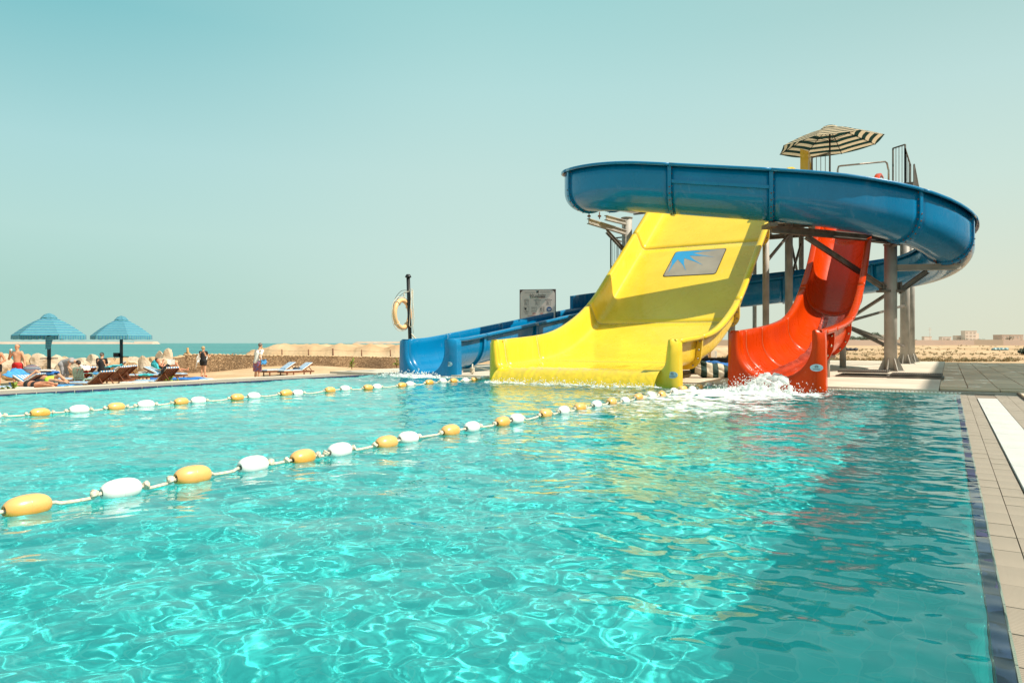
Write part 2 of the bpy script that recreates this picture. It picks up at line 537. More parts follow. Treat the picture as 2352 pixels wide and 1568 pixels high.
def surface_net(caps, h=0.02, k=0.035, clip=None):
    pts = np.array([c[0] for c in caps] + [c[1] for c in caps], float)
    rm = max(max(c[2], c[3]) for c in caps) + 2 * h + k
    lo = pts.min(0) - rm; hi = pts.max(0) + rm
    n = np.ceil((hi - lo) / h).astype(int) + 1
    gx = [lo[i] + np.arange(n[i]) * h for i in range(3)]
    G = np.stack(np.meshgrid(*gx, indexing='ij'), -1)
    D = capsule_field(G, caps, k)
    if clip is not None:
        for nrm, off in clip:                     # keep the side where nrm.p <= off
            D = np.maximum(D, G @ np.array(nrm, float) - off)
    S = D < 0
    c = [S[i:n[0] - 1 + i, j:n[1] - 1 + j, kk:n[2] - 1 + kk] for i in (0, 1) for j in (0, 1) for kk in (0, 1)]
    cnt = sum(x.astype(int) for x in c)
    act = (cnt > 0) & (cnt < 8)
    idx = -np.ones(act.shape, int); ids = np.argwhere(act); idx[act] = np.arange(len(ids))
    acc = np.zeros((len(ids), 3)); num = np.zeros(len(ids))
    corners = [(i, j, kk) for i in (0, 1) for j in (0, 1) for kk in (0, 1)]
    for A in corners:
        for ax in range(3):
            if A[ax] == 0:
                B = list(A); B[ax] = 1
                ia = ids + np.array(A); ib = ids + np.array(B)
                da = D[ia[:, 0], ia[:, 1], ia[:, 2]]; db = D[ib[:, 0], ib[:, 1], ib[:, 2]]
                mk = (da < 0) != (db < 0)
                t = np.where(mk, da / np.where(np.abs(da - db) < 1e-12, 1, da - db), 0)
                p = ia + (ib - ia) * t[:, None]
                acc[mk] += p[mk]; num[mk] += 1
    V = lo + (acc / num[:, None]) * h
    quads = []
    for ax in range(3):
        a1, a2 = (ax + 1) % 3, (ax + 2) % 3
        sl0 = [slice(None)] * 3; sl1 = [slice(None)] * 3
        sl0[ax] = slice(0, n[ax] - 1); sl1[ax] = slice(1, n[ax])
        ch = S[tuple(sl0)] != S[tuple(sl1)]
        e = np.argwhere(ch)
        e = e[(e[:, a1] > 0) & (e[:, a2] > 0) & (e[:, a1] < n[a1] - 1) & (e[:, a2] < n[a2] - 1)]
        d1 = np.zeros(3, int); d1[a1] = 1
        d2 = np.zeros(3, int); d2[a2] = 1
        q = [e - d1 - d2, e - d2, e, e - d1]
        qi = np.stack([idx[x[:, 0], x[:, 1], x[:, 2]] for x in q], -1)
        fl = S[e[:, 0], e[:, 1], e[:, 2]]
        qi[~fl] = qi[~fl][:, ::-1]
        quads.append(qi)
    Q = np.concatenate(quads)
    Q = Q[(Q >= 0).all(1)]
    return V, Q

# ================================================================== SETTING
def ss(x, a, b):
    t = np.clip((x - a) / (b - a), 0, 1)
    return t * t * (3 - 2 * t)


def np_noise(X, Y, sc, seed, octs=4):
    rg = np.random.default_rng(seed)
    Z = np.zeros_like(X)
    amp = 1.0
    for o in range(octs):
        for k in range(5):
            th = rg.uniform(0, 2 * PI); ph = rg.uniform(0, 2 * PI)
            f = sc * (2 ** o) * rg.uniform(0.7, 1.4)
            Z += amp / 5 * np.sin(f * (X * math.cos(th) + Y * math.sin(th)) + ph + 1.3 * np.sin(f * 0.6 * (Y * math.cos(th) - X * math.sin(th)) + ph * 2))
        amp *= 0.5
    return Z


def grid_mesh(name, X, Y, Z, mat, kind='structure', smooth=True, parent=None):
    ny, nx = X.shape
    V = np.stack([X, Y, Z], -1).reshape(-1, 3)
    i = np.arange(nx * ny).reshape(ny, nx)
    Q = np.stack([i[:-1, :-1], i[:-1, 1:], i[1:, 1:], i[1:, :-1]], -1).reshape(-1, 4)
    me = bpy.data.meshes.new(name)
    me.vertices.add(len(V)); me.vertices.foreach_set('co', V.ravel())
    me.loops.add(Q.size); me.loops.foreach_set('vertex_index', Q.ravel())
    me.polygons.add(len(Q)); me.polygons.foreach_set('loop_start', np.arange(0, Q.size, 4))
    me.polygons.foreach_set('use_smooth', np.full(len(Q), smooth))
    me.materials.append(mat)
    me.update(calc_edges=True); me.validate()
    o = link(name, me, parent)
    if kind: o['kind'] = kind
    return o


# ---- ground sheet (beach, desert, sea bed)
def ground_z(X, Y):
    a = X * VX + Y * VY
    b = X * UX + Y * UY
    # coast: land on the right of a line that runs away from the camera
    coast = (X + 9.0) - 0.19 * (Y - 55.0)
    land = np.where(Y < 53, ss(X, -400, -399), ss(coast, -3, 3))
    land = np.maximum(land, 1 - ss(Y, 49, 57))
    beach = -1.02 + 0.06 * np_noise(X, Y, 0.35, 3)
    beach = beach + 0.42 * np.exp(-((X + 15.5) / 6.0) ** 2 - ((Y - 46.0) / 3.2) ** 2)
    desert = -0.06 + 0.05 * np_noise(X, Y, 0.25, 5) * ss(b, 36, 42) + 0.35 * ss(Y, 60, 190) + 0.10 * np_noise(X, Y, 0.05, 8) * ss(b, 45, 90)
    mix = ss(a, -14.2, -12.5) * ss(b, 33.0, 36.0) + ss(a, -13.0, -8) * 0
    mix = np.clip(np.where(Y > 60, np.maximum(mix, ss(a, -16, -8)), mix), 0, 1)
    z = beach * (1 - mix) + desert * mix
    z = -4.0 + (z + 4.0) * land
    # under the terrace and the pool
    inside = ((a > -14.3) & (a < 13) & (b > -12) & (b < 35.4)).astype(float)
    z = np.where(inside > 0, -2.2, z)
    return z


def sinh_axis(c, rmin, rmax, n):
    t = np.linspace(-1, 1, n)
    k = 7.2
    return c + (rmax) * np.sinh(k * t) / math.sinh(k)


gx = np.concatenate([-np.geomspace(6000, 62, 60)[:-1], np.linspace(-62, 60, 330), np.geomspace(61, 9000, 90)])
gy = np.concatenate([-np.geomspace(400, 12, 16), np.linspace(-10, 72, 240), np.geomspace(73, 12000, 120)])
GX, GY = np.meshgrid(gx, gy)
sand, n, l, p = new_mat('sand')
tc = n.new('ShaderNodeTexCoord')
n1 = n.new('ShaderNodeTexNoise'); n1.inputs['Scale'].default_value = 0.35; n1.inputs['Detail'].default_value = 9
l.new(tc.outputs['Object'], n1.inputs['Vector'])
rp = n.new('ShaderNodeValToRGB')
rp.color_ramp.elements[0].position = 0.32; rp.color_ramp.elements[0].color = (0.47, 0.29, 0.16, 1)
rp.color_ramp.elements[1].position = 0.66; rp.color_ramp.elements[1].color = (0.64, 0.45, 0.28, 1)
l.new(n1.outputs['Fac'], rp.inputs[0])
n2 = n.new('ShaderNodeTexNoise'); n2.inputs['Scale'].default_value = 0.05; n2.inputs['Detail'].default_value = 5
l.new(tc.outputs['Object'], n2.inputs['Vector'])
r3 = n.new('ShaderNodeValToRGB'); r3.color_ramp.elements[0].position = 0.45; r3.color_ramp.elements[1].position = 0.6
r3.color_ramp.elements[0].color = (0, 0, 0, 1); r3.color_ramp.elements[1].color = (0.5, 0.5, 0.5, 1)
l.new(n2.outputs['Fac'], r3.inputs[0])
mx = n.new('ShaderNodeMix'); mx.data_type = 'RGBA'
l.new(r3.outputs[0], mx.inputs['Factor']); l.new(rp.outputs[0], mx.inputs['A'])
mx.inputs['B'].default_value = (0.36, 0.22, 0.11, 1)
l.new(mx.outputs['Result'], p.inputs['Base Color'])
p.inputs['Roughness'].default_value = 0.95; p.inputs['Specular IOR Level'].default_value = 0.15
n3 = n.new('ShaderNodeTexNoise'); n3.inputs['Scale'].default_value = 3.0; n3.inputs['Detail'].default_value = 8
l.new(tc.outputs['Object'], n3.inputs['Vector'])
bp = n.new('ShaderNodeBump'); bp.inputs['Strength'].default_value = 0.7; bp.inputs['Distance'].default_value = 0.09
l.new(n3.outputs['Fac'], bp.inputs['Height']); l.new(bp.outputs[0], p.inputs['Normal'])
M['sand'] = sand
ground = grid_mesh('ground', GX, GY, ground_z(GX, GY), sand)

# ---- sea
sea_m, n, l, p = new_mat('sea_water')
p.inputs['Base Color'].default_value = (0.025, 0.215, 0.205, 1)
p.inputs['Roughness'].default_value = 0.28
p.inputs['Specular IOR Level'].default_value = 0.22
tc = n.new('ShaderNodeTexCoord')
mp = n.new('ShaderNodeMapping'); mp.inputs['Scale'].default_value = (0.35, 1.0, 1)
l.new(tc.outputs['Object'], mp.inputs['Vector'])
n1 = n.new('ShaderNodeTexNoise'); n1.inputs['Scale'].default_value = 0.9; n1.inputs['Detail'].default_value = 8
l.new(mp.outputs[0], n1.inputs['Vector'])
bp = n.new('ShaderNodeBump'); bp.inputs['Strength'].default_value = 0.8; bp.inputs['Distance'].default_value = 0.5
l.new(n1.outputs['Fac'], bp.inputs['Height']); l.new(bp.outputs[0], p.inputs['Normal'])
n2 = n.new('ShaderNodeTexNoise'); n2.inputs['Scale'].default_value = 0.02; n2.inputs['Detail'].default_value = 6
mp2 = n.new('ShaderNodeMapping'); mp2.inputs['Scale'].default_value = (0.12, 1.0, 1)
l.new(tc.outputs['Object'], mp2.inputs['Vector']); l.new(mp2.outputs[0], n2.inputs['Vector'])
rp = n.new('ShaderNodeValToRGB'); rp.color_ramp.elements[0].position = 0.35; rp.color_ramp.elements[1].position = 0.65
rp.color_ramp.elements[0].color = (0.012, 0.165, 0.165, 1); rp.color_ramp.elements[1].color = (0.03, 0.235, 0.215, 1)
l.new(n2.outputs['Fac'], rp.inputs[0])
rp2 = n.new('ShaderNodeMix'); rp2.data_type = 'RGBA'; rp2.blend_type = 'MULTIPLY'; rp2.inputs['Factor'].default_value = 1
mr = n.new('ShaderNodeMapRange'); mr.inputs['From Min'].default_value = .35; mr.inputs['From Max'].default_value = .65
mr.inputs['To Min'].default_value = 0.75; mr.inputs['To Max'].default_value = 1.25
l.new(n1.outputs['Fac'], mr.inputs['Value'])
l.new(rp.outputs[0], rp2.inputs['A']); l.new(mr.outputs[0], rp2.inputs['B'])
l.new(rp2.outputs['Result'], p.inputs['Base Color'])
sx = np.concatenate([-np.geomspace(30000, 200, 30), np.linspace(-180, 400, 12), np.geomspace(420, 30000, 30)])
sy = np.concatenate([np.linspace(40, 200, 10), np.geomspace(220, 40000, 40)])
SX, SY = np.meshgrid(sx, sy)
grid_mesh('sea', SX, SY, 0 * SX - 2.2, sea_m)

# ---- terrace (deck) as closed blocks around the pool basin
deck_m = pm('concrete_deck', (0.66, 0.57, 0.46), 0.8, 0.10, 0.9, 0.25, 25, col2=(0.52, 0.43, 0.33))
tile_m = pm('beige_tile', (0.47, 0.37, 0.28), 0.4, 0.08, 1.5, 0.15, 30)
paver_m = pm('paver', (0.82, 0.59, 0.40), 0.8, 0.08, 0.8, 0.3, 30, col2=(0.73, 0.52, 0.35))
white_m = pm('white_grating', (0.90, 0.86, 0.80), 0.5, 0.05, 3)
n_, l_ = paver_m.node_tree.nodes, paver_m.node_tree.links
oi_ = n_.new('ShaderNodeObjectInfo'); mr_ = n_.new('ShaderNodeMapRange'); mr_.inputs['To Min'].default_value = 0.82; mr_.inputs['To Max'].default_value = 1.12
l_.new(oi_.outputs['Random'], mr_.inputs['Value'])
mx_ = n_.new('ShaderNodeMix'); mx_.data_type = 'RGBA'; mx_.blend_type = 'MULTIPLY'; mx_.inputs['Factor'].default_value = 1
l_.new(n_['Principled BSDF'].inputs['Base Color'].links[0].from_socket, mx_.inputs['A']); l_.new(mr_.outputs[0], mx_.inputs['B'])
l_.new(mx_.outputs['Result'], n_['Principled BSDF'].inputs['Base Color'])
ge_ = n_.new('ShaderNodeNewGeometry'); pn_ = n_.new('ShaderNodeTexNoise'); pn_.inputs['Scale'].default_value = 1.5; pn_.inputs['Detail'].default_value = 3
l_.new(ge_.outputs['Position'], pn_.inputs['Vector'])
pr_ = n_.new('ShaderNodeMapRange'); pr_.inputs['From Min'].default_value = 0.60; pr_.inputs['From Max'].default_value = 0.66; pr_.inputs['To Min'].default_value = 0.8; pr_.inputs['To Max'].default_value = 0.12
l_.new(pn_.outputs['Fac'], pr_.inputs['Value']); l_.new(pr_.outputs[0], n_['Principled BSDF'].inputs['Roughness'])
M['deck'] = deck_m; M['tile'] = tile_m; M['paver'] = paver_m; M['white_grating'] = white_m


def wave_bump(m, axis, scale, dist, strength=0.7, frame='pool'):
    n, l = m.node_tree.nodes, m.node_tree.links
    p = n['Principled BSDF']
    tc = n.new('ShaderNodeTexCoord')
    mp = n.new('ShaderNodeMapping')
    l.new(tc.outputs['Object'], mp.inputs['Vector'])
    wv = n.new('ShaderNodeTexWave'); wv.bands_direction = axis; wv.inputs['Scale'].default_value = scale
    wv.wave_profile = 'SIN'
    l.new(mp.outputs[0], wv.inputs['Vector'])
    bp = n.new('ShaderNodeBump'); bp.inputs['Strength'].default_value = strength; bp.inputs['Distance'].default_value = dist
    l.new(wv.outputs['Fac'], bp.inputs['Height'])
    old = p.inputs['Normal'].links
    if old:
        l.new(old[0].from_socket, bp.inputs['Normal'])
    l.new(bp.outputs[0], p.inputs['Normal'])


# objects in pool coordinates: an object rotated so that its local x is V and local y is U
def pool_obj(name, mb, mats, parent=None, kind=None):
    o = mb.build(name, mats, parent)
    if parent is None:
        o.rotation_euler = (0, 0, POOL_ROT)
    if kind: o['kind'] = kind
    return o


M['tile_bed'] = pm('tile_grout', (0.26, 0.20, 0.15), 0.9, 0.1, 4)
PA0, PA1, PB0, PB1, PD = -12.95, 0.10, -4.0, 13.85, -1.25
ribbed = tile_m.copy(); ribbed.name = 'ribbed_tile'; M['ribbed'] = ribbed
wave_bump(ribbed, 'Y', 24, 0.006, 1.0)
wave_bump(white_m, 'Y', 16, 0.012, 1.0)

mb = MB()
# solid terrace blocks, tops at 0 (pool side strips carry tiles)
def blk(mb, a0, a1, b0, b1, z0, z1, mi=0):
    mb.box(((a0 + a1) / 2, (b0 + b1) / 2, (z0 + z1) / 2), (a1 - a0, b1 - b0, z1 - z0), None, mi)
blk(mb, -14.75, -0.15, PB1 + 0.02, 35.2, -2.4, 0.06)          # behind the pool: concrete plinth
mb2 = MB()
blk(mb2, -0.147, 12, PB1 + 0.55, 35.2, -2.4, 0.022)           # right of the plinth: bed under the pavers
blk(mb2, 0.95, 12, -8, PB1 + 0.55, -2.4, 0.022)
pool_obj('deck_plinth', mb, 'deck', kind='structure')
pool_obj('paver_bed', mb2, pm('mortar', (0.22, 0.16, 0.11), 0.9, 0.1, 4), kind='structure')

# coping on the right: navy tiles, ribbed beige gutter, white grating, beige strip
cop = pool_obj('pool_coping', (lambda m_: (blk(m_, PA1, 0.147, -6, PB1 + 0.02, -2.4, -0.032), blk(m_, 0.147, 0.36, -6, PB1 + 0.30, -2.4, -0.026),
      blk(m_, 0.36, 0.63, -6, 12.9, -2.4, -0.03), blk(m_, 0.36, 0.63, 12.9, PB1 + .30, -2.4, -0.006),
      blk(m_, 0.63, 0.95, -6, PB1 + 0.30, -2.4, -0.022), m_)[-1])(MB()), 'tile_bed', kind='structure')
cop.cycles.is_caustics_receiver = True
mbt = MB(); mbt.box((0, 0, 0), (0.042, 0.262, 0.03)); me_t = mbt.mesh('navy_tile', 'navy_tile')
for k in range(48):
    o = link('navy_tile', me_t, cop); o.cycles.is_caustics_receiver = True; o.location = (0.124, 0.2 + k * 0.28, -0.018 + 0.002 * math.sin(k * 2.1))
mbt = MB()
mbt.box((0, 0, 0), (0.25, 0.995, 0.024))
me_t = mbt.mesh('gutter_grate', 'white_grating')
for k in range(14):
    o = link('gutter_grate', me_t, cop); o.location = (0.495, -0.6 + k * 1.0, -0.006)
for wd, cols_, zt_ in ((0.1035, (0.200, 0.3065), -0.006), (0.1555, (0.7095, 0.868), 0.0)):
    mbt = MB(); mbt.box((0, 0, 0), (wd - 0.001, 0.245, 0.02)); me_t = mbt.mesh('gutter_tile', 'ribbed')
    for c0 in cols_:
        for k in range(56):
            o = link('gutter_tile', me_t, cop); o.cycles.is_caustics_receiver = True
            o.location = (c0, 0.15 + k * 0.25, zt_ - 0.01 + 0.0012 * math.sin(k * 5.1 + c0 * 40))
# far edge: rounded white lip and low step
fe = MB()
blk(fe, -13.0, PA1 + 0.047, PB1 - 0.10, PB1 + 0.018, -0.35, 0.012)
feo = pool_obj('far_coping', fe, 'deck', kind='structure')
mbg = MB()
for k in range(230):
    mbg.box((-12.9 + k * 0.057, PB1 - 0.03, 0.018), (0.034, 0.07, 0.02))
g = mbg.build('edge_grating', 'white_grating', feo); g['kind'] = 'stuff'
st = MB()
blk(st, -0.147, 0.95, PB1 + 0.30, PB1 + 0.55, -2.4, 0.012)
pool_obj('paved_step', st, 'tile', kind='structure')

# coping on the left
lc = MB()
blk(lc, -13.12, PA0, -6, PB1 + 0.02, -2.4, 0.012, 1)
blk(lc, -14.45, -13.12, -6, PB1 + 0.02, -2.4, -0.006, 0)
blk(lc, -14.75, -14.45, -6, PB1 + 0.02, -2.4, 0.004, 1)
left_cop = pool_obj('pool_terrace_edge', lc, ['ribbed', 'deck'], kind='structure')
mbt = MB(); mbt.box((0, 0, 0), (0.02, 0.28, 0.05)); me_t = mbt.mesh('navy_tile', 'navy_tile')
for k in range(60):
    o = link('navy_tile', me_t, left_cop); o.location = (PA0 + 0.012, 13.6 - k * 0.3, 0.0)

# pool basin
floor_m, n, l, p = new_mat('pool_floor_mosaic')
tc = n.new('ShaderNodeTexCoord')
br = n.new('ShaderNodeTexBrick'); br.offset = 0.0
br.inputs['Scale'].default_value = 1.0
br.inputs['Brick Width'].default_value = 0.125; br.inputs['Row Height'].default_value = 0.125
br.inputs['Mortar Size'].default_value = 0.005; br.inputs['Bias'].default_value = 0.0
br.inputs['Color1'].default_value = (0.14, 0.75, 0.73, 1)
br.inputs['Color2'].default_value = (0.09, 0.67, 0.66, 1)
br.inputs['Mortar'].default_value = (0.24, 0.75, 0.73, 1)
l.new(tc.outputs['Object'], br.inputs['Vector'])
l.new(br.outputs['Color'], p.inputs['Base Color'])
p.inputs['Roughness'].default_value = 0.7
M['pool_floor'] = floor_m
ba = MB()
ba.quad((PA0 - .3, PB0, PD), (PA1 + .02, PB0, PD), (PA1 + .02, PB1, PD), (PA0 - .3, PB1, PD))
pf = pool_obj('pool_floor', ba, floor_m, kind='structure')
pf.cycles.is_caustics_receiver = True
bw = MB()
blk(bw, PA1 - 0.010, PA1 - 0.002, PB0, PB1 - 0.1, PD - 0.1, -0.045)
blk(bw, PA0 + 0.002, PA0 + 0.03, PB0, PB1 - 0.1, PD - 0.1, -0.03)
blk(bw, PA0 + 0.03, PA1 - 0.03, PB1 - 0.13, PB1 - 0.102, PD - 0.1, -0.03)
blk(bw, PA0 + 0.03, PA1 - 0.03, PB0 - 0.2, PB0, PD - 0.1, 0.0)
pw = pool_obj('pool_wall', bw, floor_m, kind='structure')
pw.cycles.is_caustics_receiver = True

# water surface
def wave_height(A, B):
    rg = np.random.default_rng(21)
    Z = np.zeros_like(A)
    N = 84
    for i in range(N):
        t = i / (N - 1)
        lam = 0.07 * (2.4 / 0.07) ** t
        k = 2 * PI / lam
        th = rg.normal(PI / 2, 0.9) if i % 3 else rg.uniform(0, 2 * PI)
        amp = 0.00063 * (lam / 0.3) ** 0.87 * rg.uniform(0.6, 1.3)
        if lam > 0.9: amp *= 0.62
        ph = rg.uniform(0, 2 * PI)
        # gentle phase wander breaks up the regularity of single sines
        w = 0.9 * np.sin(0.7 * A + ph * 3) + 0.9 * np.sin(0.8 * B + ph)
        Z += amp * np.sin(k * (A * math.cos(th) + B * math.sin(th)) + ph + w)
    # choppier towards the slide mouths
    d1 = np.hypot(A + 2.7, B - 12.6); d2 = np.hypot((A + 6.6) * 0.6, B - 12.9); d3 = np.hypot(A + 11.3, B - 13.6)
    ch = 1 + 1.3 * np.exp(-(d1 / 2.2) ** 2) + 1.0 * np.exp(-(d2 / 1.3) ** 2) + 0.9 * np.exp(-(d3 / 1.3) ** 2)
    ring = np.zeros_like(A)
    for dd, s0 in ((d1, 0.012), (d3, 0.006)):
        ring += s0 * np.sin(dd * 9.0) * np.exp(-dd / 2.4)
    # calmer along the right edge gutter
    calm = 1.0
    return (Z * ch + ring) * calm


wa = np.concatenate([np.arange(PA0, -8, 0.024), np.arange(-8, PA1 + 0.06, 0.0175)])
wb = np.concatenate([np.arange(-3.95, 0.4, 0.05), np.arange(0.4, 6, 0.0155), np.arange(6, PB1 - 0.09, 0.022)])
WA, WB = np.meshgrid(wa, wb)
WZ = wave_height(WA, WB)
# foam mask stored per vertex (foam is real white froth on the surface)
fn = np_noise(WA, WB, 3.2, 11, 4)
d1 = np.hypot((WA + 3.0) / 1.25, (WB - 12.3) / 1.0)
foam = np.exp(-(d1 / 1.15) ** 2) * 1.5
foam = np.maximum(foam, np.exp(-(((WA + 3.2) / 2.0) ** 2 + ((WB - 11.0) / 1.9) ** 2)) * 0.92)
foam = np.maximum(foam, np.exp(-(((WA + 2.9) / 1.9) ** 2 + ((WB - 9.4) / 1.8) ** 2)) * 0.78)
foam = np.maximum(foam, np.exp(-(((WA + 3.2) / 1.6) ** 2 + ((WB - 8.0) / 1.5) ** 2)) * 0.60)
foam = np.maximum(foam, np.exp(-((WB - 12.6) / 0.28) ** 2) * (ss(WA, -9.0, -8.5) * (1 - ss(WA, -4.7, -4.3))) * 0.85)
foam = np.maximum(foam, np.exp(-((WB - 12.2) / 0.9) ** 2) * (ss(WA, -9.2, -8.2) * (1 - ss(WA, -5, -3.8))) * 0.52)
foam = np.maximum(foam, np.exp(-(((WA + 11.2) / 1.3) ** 2 + ((WB - 13.5) / 0.6) ** 2)) * 1.1)
foam = np.maximum(foam, np.exp(-(((WA + 11.5) / 1.8) ** 2 + ((WB - 12.0) / 1.6) ** 2)) * 0.5)
WZ = WZ + foam.clip(0, 1) * 0.022 * (0.5 + fn)
water_m, n, l, p = new_mat('pool_water')
p.inputs['Base Color'].default_value = (0.48, 1.0, 0.97, 1)
p.inputs['Transmission Weight'].default_value = 1.0
p.inputs['Roughness'].default_value = 0.0
p.inputs['IOR'].default_value = 1.29
at = n.new('ShaderNodeAttribute'); at.attribute_name = 'foam'
tc = n.new('ShaderNodeTexCoord')
nf = n.new('ShaderNodeTexNoise'); nf.inputs['Scale'].default_value = 5.5; nf.inputs['Detail'].default_value = 9
nf.inputs['Roughness'].default_value = 0.68; nf.inputs['Distortion'].default_value = 0.9
mpw = n.new('ShaderNodeMapping'); mpw.inputs['Scale'].default_value = (0.8, 1.2, 1)
l.new(tc.outputs['Object'], mpw.inputs['Vector']); l.new(mpw.outputs[0], nf.inputs['Vector'])
ad = n.new('ShaderNodeMath'); ad.operation = 'ADD'
sc_ = n.new('ShaderNodeMath'); sc_.operation = 'MULTIPLY_ADD'; sc_.inputs[1].default_value = 2.6; sc_.inputs[2].default_value = -1.3
l.new(nf.outputs['Fac'], sc_.inputs[0])
l.new(at.outputs['Fac'], ad.inputs[0]); l.new(sc_.outputs[0], ad.inputs[1])
rp = n.new('ShaderNodeValToRGB')
rp.color_ramp.elements[0].position = 0.58; rp.color_ramp.elements[1].position = 0.92
rp.color_ramp.elements[0].color = (0, 0, 0, 1); rp.color_ramp.elements[1].color = (0.92, 0.92, 0.92, 1)
l.new(ad.outputs[0], rp.inputs[0])
fo = n.new('ShaderNodeBsdfPrincipled'); fo.inputs['Base Color'].default_value = (0.82, 0.86, 0.84, 1); fo.inputs['Roughness'].default_value = 0.6
mxs = n.new('ShaderNodeMixShader')
l.new(rp.outputs[0], mxs.inputs[0]); l.new(p.outputs[0], mxs.inputs[1]); l.new(fo.outputs[0], mxs.inputs[2])
l.new(mxs.outputs[0], n['Material Output'].inputs['Surface'])
water = grid_mesh('pool_water', WA, WB, WZ, water_m)
water.rotation_euler = (0, 0, POOL_ROT)
attr = water.data.attributes.new('foam', 'FLOAT', 'POINT')
attr.data.foreach_set('value', foam.ravel().astype(np.float32))
water.cycles.is_caustics_caster = True


def water_z(a, b):
    return float(wave_height(np.array([[a]]), np.array([[b]]))[0, 0])


# ---- paving slabs on the right
pav = thing('paved_terrace', None, None); pav['kind'] = 'structure'
pav.rotation_euler = (0, 0, POOL_ROT)
mbp = MB(); mbp.box((0, 0, 0), (0.425, 0.865, 0.05)); mp1 = mbp.mesh('paving_slab', 'paver')
mbp = MB(); mbp.box((0, 0, 0), (0.865, 0.37, 0.05)); mp2 = mbp.mesh('border_stone', 'paver')
rr = random.Random(3)
for i in range(8):
    for j in range(22):
        o = link('paving_slab', mp1, pav)
        o.location = (0.07 + i * 0.44, PB1 + 1.0 + 0.44 + j * 0.88 + (0.0 if i % 2 else 0.30), 0.026 + rr.uniform(-.003, .003))
        o.rotation_euler = (rr.uniform(-.003, .003), rr.uniform(-.003, .003), 0)
    if i < 4:
        o = link('border_stone', mp2, pav)
        o.location = (0.30 + i * 0.88, PB1 + 0.78, 0.026)
for j in range(16):
    for i in range(5):
        o = link('paving_slab', mp1, pav)
        o.location = (1.18 + i * 0.44, 13.7 - j * 0.88, 0.024 + rr.uniform(-.003, .003))

# ---- building whose shade lies over the right side of the terrace (out of frame)
hb = thing('hotel_building', 'pale rendered hotel block standing to the right of the pool terrace', 'building', F(9.25, 27.6, 0))
hb.rotation_euler = (0, 0, POOL_ROT)
mbh = MB(); mbh.box((0, 0, 0), (3.0, 23, 12.0)); w_ = mbh.build('wall', 'far_white', hb); w_.location = (2.0, 0, 5.9)
mbh = MB(); mbh.box((0, 0, 0), (3.4, 23.4, 0.3)); w_ = mbh.build('roof', 'far_pink', hb); w_.location = (2.0, 0, 12.05)
mbh = MB(); mbh.box((0, 0, 0), (0.05, 1.5, 1.4)); me_w = mbh.mesh('window', 'far_window')
for fl in range(3):
    for k in range(7):
        o = link('window', me_w, hb); o.location = (0.48, -9.9 + k * 3.3, 2.2 + fl * 3.6)

# ================================================================== SLIDES
def offset_profile(P, t):
    """2-D polyline offset to its outer side"""
    out = []
    n = len(P)
    for i in range(n):
        a = Vector(P[max(i - 1, 0)]); b = Vector(P[min(i + 1, n - 1)])
        d = (b - a).normalized()
        out.append((P[i][0] + d.y * t, P[i][1] - d.x * t))
    return out


def chan_profile(Rr, h_r, h_l, lip=0.13, nseg=12, bottom=None):
    """channel section, from the right rail lip, down, round the bottom, to the left rail lip.
    (lateral to the right, up from the bottom)"""
    P = [(Rr + lip, h_r - 0.09), (Rr + lip, h_r - 0.015), (Rr + lip - 0.02, h_r), (Rr + 0.015, h_r), (Rr, h_r - 0.02)]
    rb = Rr if bottom is None else bottom
    if h_r > rb + 0.1: P.append((Rr, (h_r + rb) / 2))
    for i in range(nseg + 1):
        t = (PI / 2) * i / nseg
        P.append((Rr - rb + rb * math.cos(t), rb - rb * math.sin(t)))
    if Rr - rb > 0.05:
        P += [((Rr - rb) * q, 0.0) for q in (0.66, 0.33, 0.0, -0.33, -0.66)]
    for i in range(nseg + 1):
        t = (PI / 2) * (1 - i / nseg)
        P.append((-(Rr - rb) - rb * math.cos(t), rb - rb * math.sin(t)))
    if h_l > rb + 0.1: P.append((-Rr, (h_l + rb) / 2))
    P += [(-Rr, h_l - 0.02), (-Rr - 0.015, h_l), (-Rr - lip + 0.02, h_l), (-Rr - lip, h_l - 0.015), (-Rr - lip, h_l - 0.09)]
    # drop repeated points
    Q = [P[0]]
    for q in P[1:]:
        if (Vector(q) - Vector(Q[-1])).length > 1e-4: Q.append(q)
    return Q


def sweep(mb, frames, profs, th=0.022, mi=0, smooth=True):
    """frames: list of (origin, right, up); profs: profile per frame"""
    n = len(profs[0])
    base = len(mb.v)
    loops = []
    for (o, r, u), P in zip(frames, profs):
        Q = offset_profile(P, -th)
        loop = list(P) + list(reversed(Q))
        for x, y in loop:
            mb.v.append(tuple(o + r * x + u * y))
        loops.append(len(loop))
    m_ = loops[0]
    for i in range(len(frames) - 1):
        for k in range(m_):
            k2 = (k + 1) % m_
            mb.f.append((base + i * m_ + k, base + (i + 1) * m_ + k, base + (i + 1) * m_ + k2, base + i * m_ + k2))
            mb.m.append(mi); mb.s.append(smooth)
    for i in (0, len(frames) - 1):
        for k in range(n - 1):
            q = (base + i * m_ + k, base + i * m_ + k + 1, base + i * m_ + m_ - 2 - k, base + i * m_ + m_ - 1 - k)
            mb.f.append(q if i == 0 else q[::-1]); mb.m.append(mi); mb.s.append(False)


